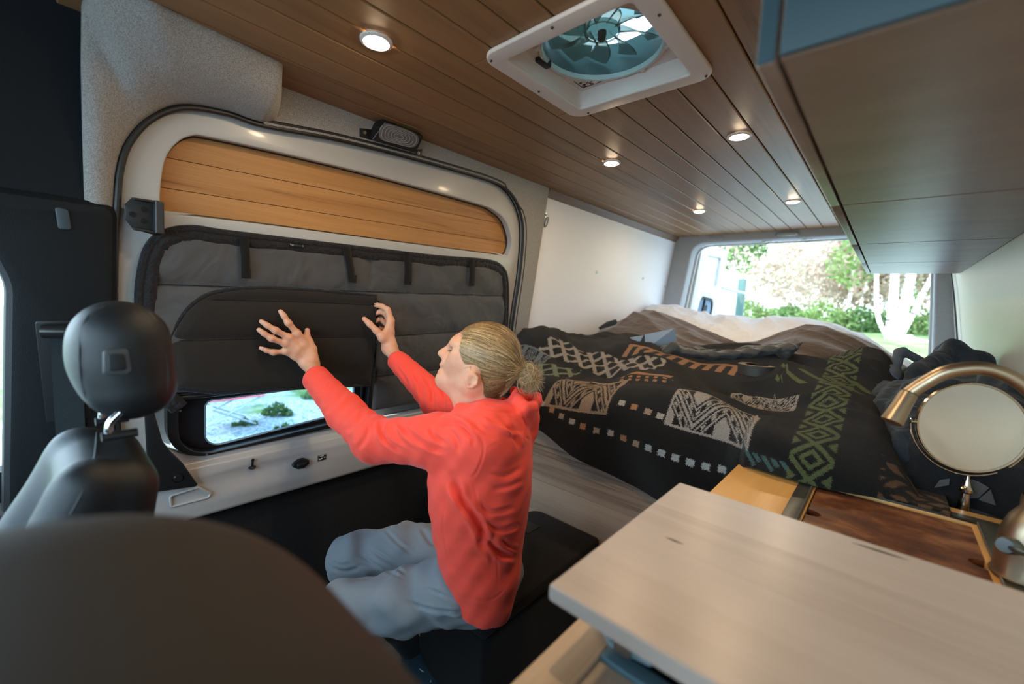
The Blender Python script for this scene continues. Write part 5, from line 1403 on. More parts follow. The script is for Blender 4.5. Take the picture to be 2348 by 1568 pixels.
bagt = thing('black_bag', (.17, 1.62, .86), 'black soft bag with grey printed panels behind the mirror stand', 'bag')
field_obj('bag_body', f, DKG, bagt)
PRT = fabric('grey print', (.10, .10, .095), (.08, .08, .08))
for quad in ([(2143, 1118), (2155, 1101), (2178, 1098), (2176, 1112)], [(2212, 1096), (2245, 1105), (2268, 1119), (2243, 1142), (2206, 1142)], [(2272, 1123), (2284, 1159), (2244, 1146)]):
    q = [o3(u, v, 1.516) for u, v in quad]; c = [(float(p[0]), float(p[2])) for p in q]
    plate('printed_patch', [c], .003, lambda a, b_, h: np.array([a, 1.519-h, b_]), PRT, bagt)
f = Field((.0, 1.47, .85), (.12, 1.72, 1.06), .004)
f.cap(o3(2035, 905, 1.60), o3(2072, 912, 1.62), .007, .012, .01); f.cap(o3(2072, 912, 1.62), o3(2082, 930, 1.6), .014, .018, .02); f.cap(o3(1998, 905, 1.6), o3(2035, 907, 1.6), .003, .006, .005)
field_obj('blue_strap', f, fabric('blue webbing strap', (.03, .07, .11), (.02, .05, .08)), label='short blue strap end sticking out of the clothes above the blanket', cat='strap')
# ================================================================== outside: ground, open rear door, trees
m_, nt_, b_ = _nt('ground'); L_ = nt_.links.new
tc_ = node(nt_, 'ShaderNodeTexCoord'); sp3 = node(nt_, 'ShaderNodeSeparateXYZ'); L_(tc_.outputs['Object'], sp3.inputs[0])
vo = node(nt_, 'ShaderNodeTexVoronoi'); vo.inputs['Scale'].default_value = 38; L_(tc_.outputs['Object'], vo.inputs['Vector'])
cg = node(nt_, 'ShaderNodeValToRGB'); e_ = cg.color_ramp.elements
e_[0].position = .1; e_[0].color = (.16, .20, .26, 1); e_[1].position = .9; e_[1].color = (.52, .52, .50, 1); q_ = e_.new(.5); q_.color = (.46, .48, .47, 1)
sepc = node(nt_, 'ShaderNodeSeparateColor'); L_(vo.outputs['Color'], sepc.inputs[0]); L_(sepc.outputs[0], cg.inputs[0])
ng = node(nt_, 'ShaderNodeTexNoise'); ng.inputs['Scale'].default_value = 3; ng.inputs['Detail'].default_value = 6; L_(tc_.outputs['Object'], ng.inputs['Vector'])
cgr = node(nt_, 'ShaderNodeValToRGB'); e_ = cgr.color_ramp.elements
e_[0].position = .3; e_[0].color = (.07, .14, .03, 1); e_[1].position = .7; e_[1].color = (.20, .28, .09, 1); L_(ng.outputs['Fac'], cgr.inputs[0])
# grass lies behind the van, gravel elsewhere, edges broken by noise
def M_(op, a, b2=None):
    n = node(nt_, 'ShaderNodeMath', operation=op)
    for i, x in enumerate((a, b2)):
        if x is None: continue
        if isinstance(x, (int, float)): n.inputs[i].default_value = x
        else: L_(x, n.inputs[i])
    return n.outputs[0]
ns = node(nt_, 'ShaderNodeTexNoise'); ns.inputs['Scale'].default_value = 1.1; ns.inputs['Detail'].default_value = 4; L_(tc_.outputs['Object'], ns.inputs['Vector'])
yy = M_('ADD', sp3.outputs['Y'], M_('MULTIPLY', M_('SUBTRACT', ns.outputs['Fac'], .5), 3.0))
g1 = node(nt_, 'ShaderNodeMapRange'); g1.inputs[1].default_value = 9.3; g1.inputs[2].default_value = 9.9; L_(yy, g1.inputs[0])
xx = M_('ADD', sp3.outputs['X'], M_('MULTIPLY', M_('SUBTRACT', ns.outputs['Fac'], .5), 5.0))
g2 = node(nt_, 'ShaderNodeMapRange'); g2.inputs[1].default_value = -7.6; g2.inputs[2].default_value = -8.2; L_(xx, g2.inputs[0])
mxg = node(nt_, 'ShaderNodeMix', data_type='RGBA'); L_(M_('MAXIMUM', g1.outputs[0], g2.outputs[0]), mxg.inputs[0]); L_(cg.outputs[0], mxg.inputs[6]); L_(cgr.outputs[0], mxg.inputs[7])
L_(mxg.outputs[2], b_.inputs['Base Color']); setp(b_, Roughness=.95)
GH = lambda x, y: -.6+1.45*float(sm(5.0, 12.0, y))+.02*max(0, y-12)
nx, ny = 60, 80
Vg = [(-45+90*i/(nx-1), -12+72*j/(ny-1), GH(0, -12+72*j/(ny-1))) for i in range(nx) for j in range(ny)]
Fg = [(i*ny+j, (i+1)*ny+j, (i+1)*ny+j+1, i*ny+j+1) for i in range(nx-1) for j in range(ny-1)]
mesh_obj('ground', Vg, Fg, m_, kind='structure', angle=None)
# ---- open left rear door, folded back ninety degrees
DXF = lambda x0: (lambda a, b_, h: np.array([-1.315-(1.83-b_)*.10+x0+h, a, b_]))
rd = thing('door_2', (-1.45, 4.2, .4), kind='structure')
dO = rpoly([(3.83, .42), (4.60, .42), (4.60, 1.80), (4.54, 1.88), (3.83, 1.88)], [.02, .06, .1, .06, .02])
hU = rpoly([(3.94, 1.50), (4.44, 1.515), (4.42, 1.80), (4.02, 1.78)], .035)
hL = rpoly([(3.96, .95), (4.44, .95), (4.46, 1.40), (4.05, 1.42)], [.05, .05, .10, .07])
plate('door_panel', [dO, hU, hL], .05, DXF(0), WHITE_PAINT, rd, bevel=.006)
WSLAT = wood('pale door slats', (.62, .60, .56), (.42, .40, .38), grain='Y', plank=.09, across='Z', rough=.5)
plate('wood_insert', [rect(3.9, 4.5, 1.48, 1.82)], .01, DXF(.012), WSLAT, rd)
plate('outer_skin', [rect(3.83, 4.6, .42, 1.88)], .01, DXF(-.03), WHITE_PAINT, rd)
sc = thing('rear_shade', (-1.38, 4.2, 1.0), 'blue grey quilted cover in the open rear door, with a black strap', 'window cover')
plate('quilted_panel', [rpoly([(3.97, .96), (4.43, .96), (4.45, 1.39), (4.06, 1.41)], [.05, .05, .10, .07])], .022, DXF(.012), fabric('blue grey quilt', (.10, .16, .22), (.07, .12, .17), big=.6, bigscale=12), sc, bevel=.008)
tube('binding', [DXF(.035)(a, b_, 0) for a, b_ in rpoly([(3.97, .96), (4.43, .96), (4.45, 1.39), (4.06, 1.41)], [.05, .05, .10, .07])], .012, SHADE_TRIM, sc, closed=True, n=8)
plate('strap', [rpoly([(4.16, 1.22), (4.24, 1.22), (4.28, 1.25), (4.28, 1.34), (4.21, 1.33), (4.20, 1.40), (4.18, 1.40)], .006)], .012, DXF(.036), WEBBING, sc, bevel=.002)
# second white panel, bar and post beyond the door
pt = thing('roadside_post', (-1.28, 5.0, GH(0, 5)), 'dark green upright post with a grey crossbar beyond the open rear door', 'post')
a = on(1703, 640, 1, 5.0); b_ = on(1701, 712, 1, 5.0)
box('post', (a[0]-.035, 4.97, GH(0, 5)), (a[0]+.035, 5.03, a[2]), mat('dark green paint', (.05, .10, .08), rough=.6), pt, bevel=.004)
tube('crossbar', [on(1655, 660, 1, 4.62), on(1709, 673, 1, 4.95)], .014, mat('grey bar', (.35, .40, .42), rough=.5), pt)
box('white_board', (a[0]-.75, 5.05, GH(0, 5)), (a[0]-.03, 5.08, a[2]+.02), WHITE_PAINT, label='overexposed white board standing behind the dark green post', cat='board', bevel=.003)
bk_ = mat('wood post', (.5, .36, .22), rough=.7)
box('wooden_post', (-2.35, 9.0, GH(0, 9)), (-2.22, 9.12, 1.38), bk_, label='short pale wooden post in the sunlit clearing behind the van', cat='post', bevel=.01)
# ---- trees
def leaf_mat(name, c1, c2):
    m, nt, b = _nt(name); L = nt.links.new
    oi = node(nt, 'ShaderNodeNewGeometry'); cr = node(nt, 'ShaderNodeValToRGB'); el = cr.color_ramp.elements
    el[0].color = c4(c1); el[1].color = c4(c2); L(oi.outputs['Random Per Island'], cr.inputs[0]); L(cr.outputs[0], b.inputs['Base Color'])
    setp(b, Roughness=.7, **{'Transmission Weight': 0}); 
    tl = node(nt, 'ShaderNodeBsdfTranslucent'); mx = node(nt, 'ShaderNodeMixShader'); mx.inputs[0].default_value = .45
    L(cr.outputs[0], tl.inputs[0]); L(b.outputs[0], mx.inputs[1]); L(tl.outputs[0], mx.inputs[2]); L(mx.outputs[0], nt.nodes['Material Output'].inputs[0])
    return m
LGREEN = leaf_mat('green leaves', (.11, .18, .04), (.27, .34, .12)); LPINK = leaf_mat('pinkish beige leaves', (.40, .25, .19), (.52, .44, .33)); LDEEP = leaf_mat('bright green leaves', (.05, .11, .025), (.16, .24, .07))  # LPINK varies per leaf from dull pink to pale beige
BARK = mat('birch bark', (.78, .75, .70), rough=.7)
m2, nt2, b2 = _nt('birch bark marked'); L2 = nt2.links.new
t2 = node(nt2, 'ShaderNodeTexCoord'); mp2 = node(nt2, 'ShaderNodeMapping'); mp2.inputs['Scale'].default_value = (2, 2, 9); L2(t2.outputs['Object'], mp2.inputs[0])
nn = node(nt2, 'ShaderNodeTexNoise'); nn.inputs['Scale'].default_value = 2.2; nn.inputs['Detail'].default_value = 5; L2(mp2.outputs[0], nn.inputs['Vector'])
cc2 = node(nt2, 'ShaderNodeValToRGB'); e_ = cc2.color_ramp.elements; e_[0].position = .36; e_[0].color = (.06, .055, .05, 1); e_[1].position = .44; e_[1].color = (.82, .78, .72, 1)
L2(nn.outputs['Fac'], cc2.inputs[0]); L2(cc2.outputs[0], b2.inputs['Base Color']); setp(b2, Roughness=.8); BARK = m2
def leaves(name, centres, n, size, mat_, parent, seed=0, **kw):
    r = np.random.default_rng(seed); C = np.array([c[:3] for c in centres], float); Rr = np.array([c[3] for c in centres])
    k = r.choice(len(C), n, p=Rr**2/np.sum(Rr**2)); d = r.normal(size=(n, 3)); d /= np.linalg.norm(d, axis=1)[:, None]
    p = C[k]+d*(Rr[k]*r.uniform(.25, 1, n)**.5)[:, None]
    a = r.normal(size=(n, 3)); a /= np.linalg.norm(a, axis=1)[:, None]; b = np.cross(a, r.normal(size=(n, 3))); b /= np.linalg.norm(b, axis=1)[:, None]
    s = size*r.uniform(.6, 1.3, n)[:, None]
    V = np.stack([p-a*s, p-b*s*.5, p+a*s, p+b*s*.5], 1).reshape(-1, 3)
    return fast_mesh(name, V, np.arange(4*n).reshape(n, 4), mat_, parent, relax=0, **kw)
def tree(name, base, trunks, crowns, lm, nleaf, lsize, label, cat='tree', group=None, seed=0, bark=None):
    t = thing(name, base, label, cat, group)
    bm = bmesh.new()
    for pts, r0, r1 in trunks:
        P_ = spline(pts, 4); bm_tube(bm, P_, list(np.linspace(r0, r1, len(P_))), 10)
    obj_bm('trunk', bm, bark or BARK, t)
    leaves('foliage', crowns, nleaf, lsize, lm, t, seed)
    return t
G = lambda y: GH(0, y)
tree('birch_tree', (.03, 12, G(12)), [([(.03, 12, .8), (.0, 12, 1.9), (-.08, 12, 3.4), (-.1, 12.1, 6)], .085, .05), ([(.14, 12.1, .8), (.22, 12.1, 1.9), (.30, 12, 3.6), (.5, 12, 6)], .095, .05),
     ([(-.02, 12.1, .9), (-.22, 12.1, 1.4), (-.35, 12.1, 2.6), (-.5, 12, 4)], .045, .03), ([(.2, 12, .9), (.42, 12, 1.7), (.72, 12, 3.0), (1.0, 12, 5)], .05, .03)],
     [(-.4, 12.4, 3.6, .9), (.6, 12.6, 3.8, 1.1), (-.8, 12.8, 2.5, .55), (.1, 13, 5, 1.6), (1.1, 12.6, 2.7, .5)], LGREEN, 5200, .07, 'white birch clump of four trunks standing nearest the right rear pillar', seed=2)
spots = [(-1.0, 16, 3.6), (-1.9, 19, 4), (-.2, 18, 4), (.9, 15, 3.8), (-3.0, 22, 4.5), (-4.2, 20, 4), (1.6, 19, 4.4), (-5.6, 24, 4.6), (2.8, 22, 4.6), (-7.5, 23, 4.4), (-.9, 24, 5), (.7, 26, 5), (-2.6, 28, 5), (-10, 26, 5), (-13, 28, 5)]
def pu(x, y): q = RC@(V3(x, y, 1.3)-EYE); return 1174+FPX*q[0]/q[2]
ORD = ['leftmost', 'second from left', 'third from left', 'fourth from left', 'fifth from left', 'sixth from left', 'seventh from left', 'eighth from left', 'ninth from left', 'tenth from left']
spots = [s_ for s_ in spots if 1540 < pu(s_[0], s_[1]) < 2180]
spots.sort(key=lambda s_: pu(s_[0], s_[1]))
cnt = {'bright green': 0, 'sun bleached pinkish': 0}
for k, (x, y, h) in enumerate(spots):
    r = np.random.default_rng(50+k); g0 = G(y)
    cr_ = [(x+r.normal()*.7, y+r.normal()*.6, g0+h*.42+r.uniform(-.2, 1)*h*.45, .55+.5*r.random()) for _ in range(9)]
    right = x > -1.2; green = right and k % 2 == 0; kd = 'bright green' if green else 'sun bleached pinkish'
    tree('forest_tree', (x, y, g0), [([(x, y, g0-.1), (x+.08, y, g0+h*.5), (x-.05, y, g0+h)], .06, .03), ([(x+.25, y+.2, g0-.1), (x+.4, y, g0+h*.4), (x+.6, y, g0+h*.8)], .04, .02)], cr_, LGREEN if green else LPINK, 3400 if right else 1900, .085,
         'slender tree with '+kd+' leaves behind the van, '+ORD[cnt[kd]]+' of its colour', group='slender trees in the wood behind the van', seed=90+k)
    cnt[kd] += 1
bushes = sorted([(-1.4, 14, .6), (-.6, 14.5, .5), (.3, 15, .6), (1.2, 14, .7), (-2.3, 15, .5), (2.0, 15.5, .8), (-3.6, 16, .6), (1.0, 13, .35)], key=lambda s_: pu(s_[0], s_[1]))
bushes = [s_ for s_ in bushes if 1600 < pu(s_[0], s_[1]) < 2150]
for k, (x, y, r_) in enumerate(bushes):
    leaves('undergrowth', [(x, y, G(y)+r_*.35, r_), (x+.5, y+.2, G(y)+r_*.2, r_*.7)], 1500, .06, LDEEP if k % 2 else LGREEN, None, 300+k, label='leafy green bush at the edge of the wood, '+ORD[k]+' of the row of bushes', cat='bush', group='bushes at the edge of the wood')
# near leafy sprays hanging at the top left of the opening
a = on(1682, 590, 1, 7.0); b_ = on(1735, 566, 1, 7.0)
br = mat('brown branch', (.16, .11, .07), rough=.8)
for (c0, lab, sd, rr) in ((a, 'hanging spray of green leaves just right of the open rear door', 5, .34), (b_, 'smaller spray of green leaves hanging at the top of the doorway', 6, .2)):
    t = thing('leafy_branch', (c0[0], 7.0, c0[2]), lab, 'branch')
    tube('twig', [(c0[0]-.1, 7.0, c0[2]+1.2), (c0[0]-.05, 7, c0[2]+.3), (c0[0]+.05, 7, c0[2]-.2)], .008, br, t, n=6)
    leaves('leaves', [(c0[0]-rr*.3, 7, c0[2]+rr*.5, rr*.8), (c0[0]+rr*.2, 7, c0[2]-rr*.2, rr*.6), (c0[0], 7, c0[2]+rr*1.4, rr*.9)], 500, .035, LDEEP, t, sd)
f = Field((.0, 11.4, .6), (1.0, 12.1, 1.2), .02)
f.cap((.30, 11.7, .86), (.58, 11.75, .84), .075, .06, .04); f.cap((.22, 11.7, .88), (.33, 11.7, .92), .05, .06, .04)
field_obj('fallen_log', f, mat('pale dead wood', (.72, .68, .62), rough=.8), label='short pale fallen log on the grass beside the birch clump', cat='log')
# ---- seen through the small window: plants and a camp chair on the gravel
for k, (u, v, r_) in enumerate(((636, 952, .15), (655, 982, .05), (720, 915, .14), (560, 975, .07))):
    p = on(u, v, 2, -.6)
    leaves('gravel_plant', [(p[0], p[1], -.6+r_*.4, r_), (p[0]+r_*.8, p[1]+.1, -.6+r_*.2, r_*.6), (p[0]-r_*.8, p[1]-.1, -.6+r_*.2, r_*.6)], 420 if k == 0 else 160, .035, LDEEP, None, 400+k,
           label=['bushy green plant on the gravel, largest seen through the small window', 'tiny weed on the gravel below the bushy plant', 'low green weed behind the bushy plant on the gravel', 'small weed on the gravel beside the camp chair legs'][k], cat='plant')
ch = thing('camp_chair', on(525, 985, 2, -.6), 'folding camp chair with crossed silver legs and red seat, seen through the small window', 'chair')
SIL = mat('silver tube', (.62, .68, .72), rough=.35, metal=.6)
c0 = on(525, 990, 2, -.6); w_ = .55
for (p, q) in (((-.1, -.4), (.15, .35)), ((-.1, .35), (.15, -.4))):
    for dx in (0, -.45): tube('leg', [c0+V3(p[0]+dx, p[1], .02), c0+V3(q[0]+dx, q[1], .46)], .013, SIL, ch, n=8)
REDC = fabric('red canvas', (.55, .03, .05), (.4, .02, .03))
grid('seat', lambda u, v: c0+V3(-.55+.75*u, -.4+.8*v, .47-.07*math.sin(PI*v)*math.sin(PI*u)), 8, 8, REDC, ch)
grid('backrest', lambda u, v: c0+V3(-.55-.1*v, -.4+.8*u, .47+.5*v), 6, 6, REDC, ch)
plate('seat_label', [rect(c0[1]-.33, c0[1]-.22, -.6+.30, -.6+.44)], .003, lambda a, b_, h: np.array([c0[0]+.2+h, a, b_]), mat('white label', (.8, .8, .8)), ch)
# ================================================================== the person
FWD = unit([-.74, -.67, 0]); LAT = unit([-.67, .74, 0]); UPV = V3(0, 0, 1)
person = thing('person', (-.86, .86, 0), 'person in red hoodie and grey trousers, fair hair tied back, seated and pressing the flap', 'person')
SKIN_N = _nt('skin'); m_, nt_, b_ = SKIN_N
setp(b_, **{'Base Color': (.62, .335, .215, 1), 'Roughness': .5, 'Subsurface Weight': .18, 'Subsurface Scale': .008, 'Specular IOR Level': .35})
b_.inputs['Subsurface Radius'].default_value = (1, .35, .2)
tc_ = node(nt_, 'ShaderNodeTexCoord'); n_s = node(nt_, 'ShaderNodeTexNoise'); n_s.inputs['Scale'].default_value = 30; n_s.inputs['Detail'].default_value = 5; nt_.links.new(tc_.outputs['Object'], n_s.inputs['Vector'])
crs = node(nt_, 'ShaderNodeValToRGB'); e_ = crs.color_ramp.elements; e_[0].position = .3; e_[0].color = (.66, .30, .18, 1); e_[1].position = .7; e_[1].color = (.72, .38, .235, 1)
nt_.links.new(n_s.outputs['Fac'], crs.inputs[0]); nt_.links.new(crs.outputs[0], b_.inputs['Base Color'])
n_s2 = node(nt_, 'ShaderNodeTexNoise'); n_s2.inputs['Scale'].default_value = 420; nt_.links.new(tc_.outputs['Object'], n_s2.inputs['Vector'])
bps = node(nt_, 'ShaderNodeBump'); bps.inputs['Strength'].default_value = .25; bps.inputs['Distance'].default_value = .0008; nt_.links.new(n_s2.outputs['Fac'], bps.inputs['Height']); nt_.links.new(bps.outputs[0], b_.inputs['Normal'])
SKIN = m_
def HP(u, v, dd=0.0): return D(u, v, 1.15+dd+(1110-u)*.00119*.16)
def WP(u, v, h): return wp(*W(u, v, h), h)
HX = unit(HP(1150, 812)-HP(1070, 812)); HZ = unit(HP(1110, 780)-HP(1110, 850)); HD = np.cross(HZ, HX); HD = HD if HD@(HP(1110, 812)-EYE) > 0 else -HD
AX = [HX, HZ, HD]
# joints
Ls = D(1108, 1012, 1.04); Le = D(862, 1010, 1.16); Lw = D(716, 842, 1.375); Lc = D(729, 872, 1.355)
Rs = V3(-.925, .935, .925); Re = D(1003, 915, 1.46); Rw = D(894, 798, 1.575); Rc = D(914, 828, 1.56)
NK = D(1100, 945, 1.17)
PL_ = V3(-.835, .845, .53)
Lh = D(1078, 1335, 1.14); Lk = D(783, 1396, 1.17); La = D(850, 1590, 1.38)
Rh = D(1055, 1268, 1.36); Rk = D(812, 1282, 1.37); Ra = on(950, 1496, 2, .13)
f = Field((-1.52, .36, -.02), (-.58, 1.16, 1.28), .0034)
K = .012
# torso and limbs (inside the clothes)
f.cap(NK+V3(0, 0, -.10), PL_+V3(0, 0, .22), .085, .085, .05, flat=(FWD, .75)); f.cap(PL_+V3(0, 0, .22), PL_+V3(0, 0, .02), .085, .095, .05)
f.cap(Ls, Rs, .045, .045, .04); f.chain([Ls, Le, Lc], [.040, .034, .024], .02); f.chain([Rs, Re, Rc], [.040, .032, .022], .02)
f.chain([Lh, Lk, La], [.060, .046, .026], .02); f.chain([Rh, Rk, Ra], [.060, .044, .024], .02)
# neck and head
f.cap(NK, HP(1102, 880), .058, .056, .02)
f.cap(HP(1076, 935, -.0), HP(1078, 890, 0), .034, .036, .03)
f.ell(HP(1120, 812), (.084, .082, .070), AX, .01)
f.ell(HP(1078, 800), (.046, .052, .062), AX, .03)
f.ell(HP(1066, 838), (.042, .048, .056), AX, .025)
f.ell(HP(1048, 790), (.016, .022, .040), AX, .02)
f.ell(HP(1044, 840), (.030, .032, .040), AX, .02)
for sg_ in (-1, 1):
    f.cap(HP(1020, 868, 0), HP(1082, 882, .050*sg_), .015, .018, .022)
    f.cap(HP(1082, 882, .050*sg_), HP(1088, 850, .058*sg_), .018, .016, .03)
    f.ell(HP(1050, 826, .040*sg_), (.022, .020, .020), AX, .022)
    f.ell(HP(1040, 800, .030*sg_), (.012, .0105, .014), AX, .008, mode='cut')
    f.cap(HP(1036, 790, .008*sg_), HP(1048, 787, .050*sg_), .0062, .006, .012)
f.ell(HP(1016, 868), (.014, .013, .020), AX, .014)
f.cap(HP(1037, 791), HP(1013, 808), .0075, .0090, .010); f.ell(HP(1011, 811), (.0088, .0075, .0085), AX, .006)
for sg_ in (-1, 1): f.ell(HP(1019, 817, .0105*sg_), (.0085, .0065, .0060), AX, .006)
f.cap(HP(1020, 812), HP(1026, 832), .010, .012, .012)
f.cap(HP(1015, 833, -.016), HP(1015, 833, .016), .0052, .0052, .008); f.ell(HP(1013, 836), (.0062, .0048, .013), AX, .006)
f.ell(HP(1013, 849), (.0068, .0060, .015), AX, .008)
f.ell(HP(1018, 858), (.010, .010, .018), AX, .01)
f.cap(HP(1001, 842.5, -.020), HP(1001, 842.5, .020), .0018, .0018, .005, mode='cut')
f.cap(HP(1006, 859, -.02), HP(1006, 859, .02), .004, .004, .008, mode='cut')
f.cap(HP(1024, 876), HP(1062, 905), .020, .030, .03)
# ear on the near side and the far side
for sg_ in (-1, 1):
    e0 = .077*sg_
    f.ell(HP(1083, 868, e0*1.05), (.0150, .0185, .0065), [unit(HX*.92+HZ*.38), unit(HZ*.92-HX*.38), HD], .006)
    pts = [HP(1068+a, 876+b_, e0*1.09-.004*sg_*0) for a, b_ in ((2, 6), (0, -4), (6, -14), (18, -18), (27, -10), (25, 4), (15, 12), (5, 12), (2, 6))]
    for k in range(len(pts)-1): f.cap(pts[k], pts[k+1], .0036, .0036, .003)
    f.ell(HP(1082, 872, e0*1.16), (.0085, .0095, .0060), AX, .004, mode='cut')
    f.cap(HP(1074, 872, e0*1.07), HP(1074, 878, e0*1.07), .0035, .003, .003)
# ---- left hand, spread flat on the flap
def finger(P_, R_, k=.006): f.chain(P_, R_, k)
mc = [WP(681, 764, .052), WP(661, 773, .054), WP(653, 787, .052), WP(655, 805, .048)]
wl_ = WP(712, 834, .066)
cm = [WP(714, 815, .066), WP(708, 818, .066), WP(702, 824, .064), WP(698, 830, .060)]
for a, b_ in zip(cm, mc): f.cap(a, b_, .0128, .0108, .010)
for k in range(3): f.cap((mc[k]+cm[k])/2, (mc[k+1]+cm[k+1])/2, .0095, .0095, .010)
f.cap(cm[0], wl_, .0165, .0225, .018); f.cap(cm[3], wl_, .0145, .0225, .018)
f.cap(wl_, Lc, .0235, .0285, .02, flat=(WN, .85)); f.cap(Lc, Lc+(Le-Lc)*.2, .0285, .030, .02)
finger([mc[0], WP(661, 740, .052), WP(651, 724, .046), WP(643.5, 714, .039)], [.0106, .0098, .0088, .0080])
finger([mc[1], WP(632, 757.5, .054), WP(613, 746, .046), WP(599.5, 737, .038)], [.0106, .0098, .0088, .0080])
finger([mc[2], WP(623, 776, .053), WP(606, 765, .046), WP(594, 756, .037)], [.0102, .0095, .0086, .0078])
finger([mc[3], WP(627, 807.5, .046), WP(611, 803, .041), WP(598, 798, .036)], [.0094, .0086, .0078, .0070])
tb_ = WP(716, 800, .060)
f.cap(cm[0], tb_, .0160, .0135, .012); f.cap(mc[0], tb_, .006, .009, .014)
finger([tb_, WP(710, 783, .052), WP(703.5, 770, .046), WP(704.5, 757, .044)], [.0135, .0110, .0100, .0086], .008)
# tendons and knuckles
for a, b_ in zip(cm[:3], mc[:3]):
    n_ = WN*.0125; f.cap(a*.5+b_*.5+n_*.80, b_+n_*.62, .0018, .0030, .005)
for p in mc: f.ell(p+WN*.002, (.0110, .0102, .0102), k=.010)
for (u, v, h) in ((661, 740, .052), (632, 757.5, .054), (623, 776, .053), (627, 807.5, .046)): f.ell(WP(u, v, h+.0006), (.0100, .0098, .0096), k=.008)
# ---- right hand pinching the flap edge
rw_ = WP(893, 797, .120)
rmc = [WP(896, 735, .106), WP(897, 744, .085), WP(895, 755, .066), WP(893, 766, .050)]
rcm = [WP(893, 783, .118), WP(893, 785, .106), WP(892, 788, .094), WP(891, 791, .084)]
for a, b_ in zip(rcm, rmc): f.cap(a, b_, .0155, .0128, .016)
for k in range(3): f.cap((rmc[k]+rcm[k])/2, (rmc[k+1]+rcm[k+1])/2, .011, .011, .014)
f.cap(rcm[0], rw_, .018, .024, .02); f.cap(rcm[3], rw_, .016, .022, .02)
f.cap(rw_, Rc, .0235, .026, .02); f.cap(Rc, Rc+(Re-Rc)*.25, .026, .026, .02)
finger([rmc[0], WP(889, 710, .092), WP(876, 702, .066), WP(861, 698.5, .040), WP(853, 699, .028)], [.0125, .0112, .0102, .0095, .0085])
finger([rmc[1], WP(884, 718, .070), WP(872, 714, .050), WP(858, 720, .036), WP(851, 722, .028)], [.0118, .0105, .0098, .009, .008])
finger([rmc[2], WP(881, 738, .050), WP(871, 731, .040), WP(858, 739, .032), WP(852, 741, .026)], [.0112, .0100, .0092, .0085, .008])
finger([rmc[3], WP(880, 756, .036), WP(868, 752, .028), WP(858, 756, .022)], [.0100, .009, .0082, .0075])
rt_ = WP(877, 774, .118)
f.cap(rcm[0], rt_, .0175, .0155, .014); f.cap(rmc[0], rt_, .006, .010, .02)
finger([rt_, WP(863, 758, .104), WP(847, 742, .086), WP(835.5, 731, .074)], [.0150, .0118, .0108, .0092], .008)
V_, F_ = f.mesh()
body_o = fast_mesh('body', V_, F_, SKIN, person, relax=1)
# nails
NAIL = mat('nail', (.70, .45, .36), rough=.25, coat=.3)
def nail(tip, prev, nrm, par, w=.0062, l=.0085, r_=.0086):
    t = unit(tip-prev); n = unit(nrm-t*(nrm@t)); s_ = np.cross(t, n)
    bm = bmesh.new(); rows = []
    for i in range(5):
        a = (i/4-.5)*2
        rows.append([bm.verts.new(tip+t*(.0005+l*.5*a)+s_*w*b_*(1-.25*a*a)+n*(r_*1.04-.0026*b_*b_-.0008*a*a)) for b_ in np.linspace(-1, 1, 5)])
    for i in range(4):
        for j in range(4): bm.faces.new((rows[i][j], rows[i+1][j], rows[i+1][j+1], rows[i][j+1]))
    return obj_bm('fingernail', bm, NAIL, par)
for a, b_ in (((645.5, 717.5, .041), (651, 724, .046)), ((603, 739, .040), (613, 746, .046)), ((597.5, 758, .039), (606, 765, .046)), ((602, 799, .038), (611, 803, .041))):
    nail(WP(*a), WP(*b_), WN, body_o, .0052, r_=.0080 if a[1] < 790 else .0072)
nail(WP(705, 759, .045), WP(703.5, 770, .046), unit(WP(760, 760, .05)-WP(705, 759, .045)), body_o, .006)
nail(WP(837, 732, .074), WP(847, 742, .086), unit(WN+V3(0, .0, .5)), body_o, .0062)

# ---- drawing folds into cloth: grooves and ridges along lines
def vnormals(V, F):
    n = np.cross(V[F[:, 2]]-V[F[:, 0]], V[F[:, 3]]-V[F[:, 1]]); N = np.zeros_like(V)
    for k in range(4):
        for c in range(3): N[:, c] += np.bincount(F[:, k], weights=n[:, c], minlength=len(V))
    return N/(np.linalg.norm(N, axis=1)[:, None]+1e-12)
def draw_folds(V, F, folds):
    N = vnormals(V, F); q = (V-EYE)@RC.T; px = np.stack([1174+FPX*q[:, 0]/q[:, 2], 784+FPX*q[:, 1]/q[:, 2]], 1)
    face = ((EYE-V)*N).sum(1)/np.linalg.norm(EYE-V, axis=1); facing = np.clip(face*2.5, 0, 1)
    disp = np.zeros(len(V))
    for pts, w, amp in folds:
        P_ = np.array([p[:2] for p in spline([(a, b_, 0) for a, b_ in pts], 5)], float); best = np.full(len(V), 1e9); par = np.zeros(len(V))
        lo = P_.min(0)-4*w; hi = P_.max(0)+4*w
        m = (px[:, 0] > lo[0]) & (px[:, 0] < hi[0]) & (px[:, 1] > lo[1]) & (px[:, 1] < hi[1]) & (face > 0)
        p = px[m]; bb = best[m]; pp = par[m]
        for i in range(len(P_)-1):
            a, d = P_[i], P_[i+1]-P_[i]; t = np.clip(((p-a)@d)/(d@d+1e-9), 0, 1); dd = np.hypot(*(p-a-t[:, None]*d).T)
            u = dd < bb; bb = np.where(u, dd, bb); pp = np.where(u, (i+t)/(len(P_)-1), pp)
        disp[m] += amp*np.exp(-(bb/w)**2)*np.clip(np.minimum(pp, 1-pp)*6, .15, 1)*facing[m]
        disp[m] -= amp*.45*np.exp(-((bb-2.0*w)/(w*.9))**2)*np.clip(np.minimum(pp, 1-pp)*6, .1, 1)*facing[m]
    return V+N*disp[:, None]
